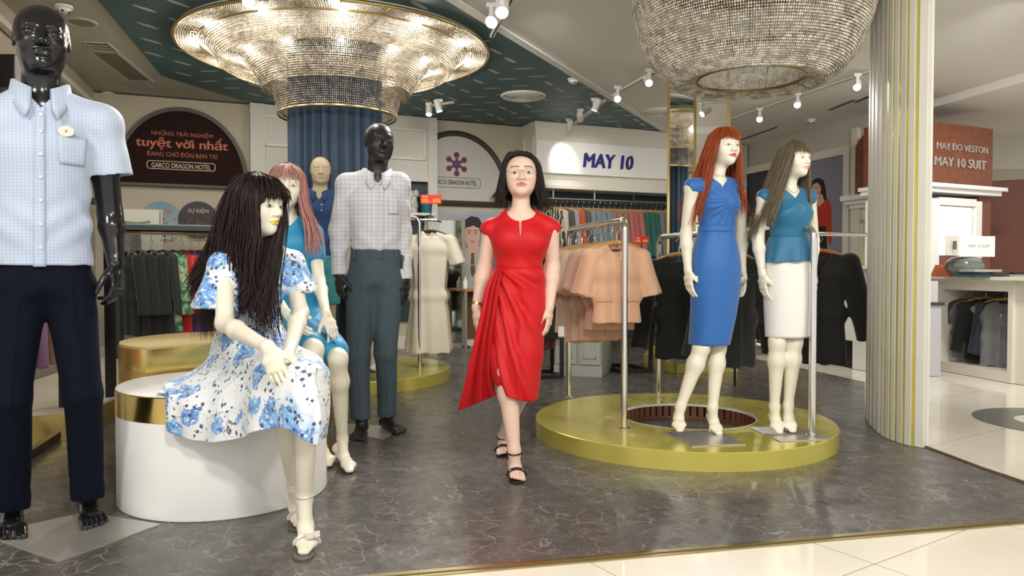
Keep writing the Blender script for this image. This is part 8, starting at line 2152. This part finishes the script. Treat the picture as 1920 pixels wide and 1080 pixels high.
# office chair base behind the ash haired mannequin
pc = fl(1422, 668, 0); o = thing('office_chair', 'dark office chair on chrome castors behind the ash haired mannequin', 'chair', (pc.x, pc.y + .12, .004))
mk('seat', MB().box(-.22, -.2, .42, .22, .22, .50), MK, o, bevel=.03); mk('backrest', MB().box(-.2, .18, .5, .2, .24, .95), MK, o, bevel=.03); mk('gas_lift', MB().cyl((0, 0, .1), (0, 0, .42), .025, 10), M_STEEL, o)
for k in range(5):
    a = 2 * PI * k / 5 + .4; l = mk('base_arm', MB().tube([(0, 0, .13), (.15 * math.cos(a), .15 * math.sin(a), .115), (.27 * math.cos(a), .27 * math.sin(a), .075)], [.022, .016, .012], 8), M_STEEL, o)
    mk('castor', MB().cyl((.27 * math.cos(a) - .015, .27 * math.sin(a), .028), (.27 * math.cos(a) + .015, .27 * math.sin(a), .028), .026, 12), M_BLACK, l)
# booth with the suit shop name
SF = FR(4.50, 8.05, R(26))
xs, zs = SF.p(1752, 228); xe, ze = SF.p(1862, 243)
o = frame_thing('suit_booth', 'red brown booth with raised silver suit shop lettering and a white cornice', 'shop front', SF, xs - .35, 0, .004); oxs = xs - .35
zt_ = .5 * (zs + ze); zc = SF.p(1800, 352)[1]
mk('name_panel', MB().box(0, 0, zc, xe - oxs, .6, zt_), M_BROWN, o, smooth=False)
mk('cornice', MB().box(-.06, -.14, zc - .03, xe - oxs + .06, .62, zc + .01).box(-.03, -.09, zc - .08, xe - oxs + .03, .61, zc - .03), M_WHITE, o, smooth=False)
xf1 = SF.p(1757, 400)[0] - oxs; xf2 = SF.p(1826, 400)[0] - oxs; zf = SF.p(1790, 376)[1]
mk('white_frame', MB().box(xf1 - .5, -.03, .0, xf1, .5, zf).box(xf2, -.03, 0, xf2 + .10, .5, zf).box(xf1, -.03, zf - .06, xf2, .5, zf + .02), M_WHITE, o, smooth=False)
mk('back_panel', MB().box(xf1, .02, .6, xf2, .05, zf - .06), M_BROWN, o, smooth=False)
mk('side_panel', MB().box(xf2 + .1, .01, 0, xe - oxs, .5, zc - .08), M_BROWN2, o, smooth=False)
xi1, zi1 = SF.p(1762, 387, .0); xi2, zi2 = SF.p(1821, 480, .0)
mk('lit_picture', MB().box(xi1 - oxs, .0, zi2, xi2 - oxs, .02, zi1), mat('lamplight_glow_white', (.8, .8, .8), .4, emit=(1, .98, .93), es=1.1), o, smooth=False, label='white picture with lamplight added as glow')  # emission stands in for lamplight falling on the picture
M_SIL = mat('silver_letters', (.62, .60, .54), .3, .7)
def stext(s, l, r, h):
    xl, zl = SF.p(*l, -.0); xr, zr = SF.p(*r, -.0); hh = SF.p(l[0], l[1] - h / 2)[1] - SF.p(l[0], l[1] + h / 2)[1]; mk('lettering', shift(textmesh(s, width=xr - xl, height=hh, ext=.016, bold=.006), (xl + xr) / 2 - oxs, -.005, (zl + zr) / 2), M_SIL, o, smooth=False)
stext('MAY ĐO VESTON', (1754, 272), (1849, 284), 13); stext('MAY 10 SUIT', (1750, 301), (1846, 312), 17)
# cabinet with suits in plastic
a_, b_ = fl(1773, 697), fl(1896, 720); cy_ = math.atan2(b_.y - a_.y, b_.x - a_.x); CL = (b_ - a_).length
o = thing('suit_cabinet', 'open cream cabinet holding plastic wrapped suits at the right edge', 'cabinet', (a_.x, a_.y, .004), cy_)
H_ = .93; D_ = .75
mk('side', MB().box(CL - .05, .0, 0, CL, D_, H_ - .03), M_CREAM, o, smooth=False); mk('side', MB().box(-.12, .0, 0, -.07, D_, H_ - .03), M_CREAM, o, smooth=False)
mk('bottom', MB().box(-.07, .0, 0, CL - .05, D_, .09), M_CREAM, o, smooth=False); mk('back', MB().box(-.07, D_ - .03, .09, CL - .05, D_, H_ - .03), M_BLACK, o, smooth=False)
mk('front_rail', MB().box(-.07, -.0, H_ - .13, CL - .05, .04, H_ - .03), M_CREAM, o, smooth=False)
mk('top', MB().box(-.20, -.07, H_ - .03, CL + .55, D_ + .03, H_).box(-.17, -.04, H_ - .05, CL + .03, D_, H_ - .03), M_CREAM, o, smooth=False)
mk('panel', MB().box(CL, .03, 0, CL + .52, D_, H_ - .03), M_CREAM, o, smooth=False); mk('suit_bar', MB().cyl((-.07, D_ * .45, H_ - .10), (CL - .05, D_ * .45, H_ - .10), .010, 8), M_STEEL, o)
MPl = mat('clear_garment_plastic', (.55, .57, .58), .12, alpha=.28, spec=1.0)
mm = Matrix.Translation((a_.x, a_.y, 0)) @ Matrix.Rotation(cy_, 4, 'Z')
for i, (t_, m_, nm) in enumerate(((.02, cloth('dark_grey_suiting', (.03, .033, .04)), 'leftmost plastic wrapped suit'), (.20, MK, 'unwrapped dark suit'), (CL - .36, cloth('midnight_suiting', (.012, .016, .03)), 'foremost midnight suit'))):
    q = mm @ Vector((t_, D_ * .34, H_ - .205)); h_ = hang('cab', q, -.55 - .05 * i, m_, 'cabinet_suit', nm + ' hanging inside the cream cabinet', 'suit', 'suits in the cream cabinet', M_WOOD, 'wooden hanger of the ' + nm + ' in the cabinet', w=.20, L=.60, slv=.46, sr=.050, th=.05, res=.012, vdepth=.14, slant=.10)
    if nm != 'unwrapped dark suit':
        V, Q = garment_mesh('bag', w=.235, L=.625, slv=0, th=.085, res=.016, vdepth=0, open_=False, amp=.012)
        bg_ = MB(); c_ = mk('plastic_cover', (V, Q), MPl, h_)
# things on the cabinet top
g0 = at(1808, 516, 6.95); g0.z = H_ + .008
o = thing('glass_bowl', 'round lidded cut glass bowl on the cream cabinet', 'bowl', g0)
MGl = mat('smoky_glass', (.16, .19, .18), .08, alpha=.75, spec=1.0, bump=.8, bscale=40)
mk('bowl', MB().lathe([(.0001, 0), (.11, 0), (.155, .05), (.165, .10), (.15, .13), (.145, .13)], n=32), MGl, o); mk('lid', MB().lathe([(.155, .13), (.12, .165), (.05, .185), (.03, .19), (.035, .205), (.045, .22), (.03, .235), (.0001, .24)], n=32), MGl, o)
s0 = at(1816, 462, 6.85); o = thing('desk_sign', 'white two sided counter sign standing above the glass bowl', 'sign', (s0.x, s0.y, H_ + .004), .12)
zz = s0.z - H_; mk('front_board', MB().box(-.10, -.008, zz - .10, .26, .008, zz + .09), M_WHITE, o, bevel=.003); mk('side_board', MB().box(-.24, -.008, -.09, 0, .008, .09).xf(Matrix.Translation((-.10, 0, zz)) @ Matrix.Rotation(.5, 4, 'Z')), M_CREAM, o, bevel=.003)
mk('post', MB().cyl((-.05, .02, 0), (-.05, .02, zz - .09), .008, 8).box(-.12, -.04, 0, .02, .08, .008), M_BLACK, o)
mk('mark', MB().box(-.20, -.012, -.035, -.19, -.007, .03).box(-.175, -.012, -.035, -.165, -.007, .03).box(-.15, -.012, -.035, -.14, -.007, .03).box(-.20, -.012, .03, -.14, -.007, .04).xf(Matrix.Translation((-.06, 0, zz)) @ Matrix.Rotation(.5, 4, 'Z')), M_DARK, o, smooth=False)
mk('lettering', shift(textmesh('MAY 10 SUIT', width=.22, ext=.002), .10, -.009, zz), mat('grey_letters', (.45, .45, .43), .5), o, smooth=False)
o = mk('lamp_shade', MB().lathe([(.055, .11), (.10, 0)], n=24).lathe([(.0001, .11), (.055, .11)], n=24).xf(Matrix.Translation(at(1766, 512, 7.05) * 1)), mat('terracotta_shade', (.42, .10, .03), .5)); tag(o, 'small terracotta cone on the cream cabinet left of the glass bowl', 'ornament'); o.location.z = H_ + .002
bcol = [(.01, .07, .065), (.012, .015, .02), (.45, .42, .36), (.02, .05, .05), (.10, .05, .04), (.30, .29, .26), (.01, .012, .015)]
for i, (px, zz, w, d, h, rz) in enumerate(((1838, 0, .15, .11, .022, .2), (1838, .023, .14, .10, .020, .35), (1838, .044, .13, .10, .022, .1), (1874, 0, .16, .12, .020, .5), (1874, .021, .14, .10, .018, .2), (1905, 0, .16, .12, .022, .1), (1905, .023, .15, .1, .02, .3))):
    q = at(px, 515, 6.75); b = MB().box(-w, -d, 0, w, d, h); s_ = mk('book', b.xf(Matrix.Translation((q.x, q.y, H_ + .002 + zz)) @ Matrix.Rotation(rz, 4, 'Z')), mat('book_cover_%d' % i, bcol[i], .5), bevel=.002)
    tag(s_, ('lowest sample book of the stack beside the glass bowl', 'middle sample book of the stack beside the glass bowl', 'topmost teal sample book beside the glass bowl', 'lower sample book of the middle stack on the cabinet', 'upper sample book of the middle stack on the cabinet', 'lower sample book at the right end of the cabinet', 'upper black sample book at the right end of the cabinet')[i], 'book', 'sample books on the cream cabinet')
gb0, gb1 = fl(1738, 706), fl(1768, 704); o = thing('counter', 'plain pale grey counter between the fluted column and the suit cabinet', 'counter', (gb0.x - .02, gb0.y, .004), .05)
mk('body', MB().box(-.12, 0, 0, .15, .5, .66), mat('lavender_grey_laminate', (.55, .55, .60), .4), o, smooth=False); mk('top', MB().box(-.14, -.02, .66, .17, .52, .69), mat('dark_glass_top', (.05, .06, .06), .1), o, smooth=False)
# brown wall beyond
S('wall_far', MB().prism([(5.6, 10.2), (7.9, 8.6), (7.95, 8.7), (5.65, 10.3)], 0, 2.15), M_BROWN2, smooth=False)
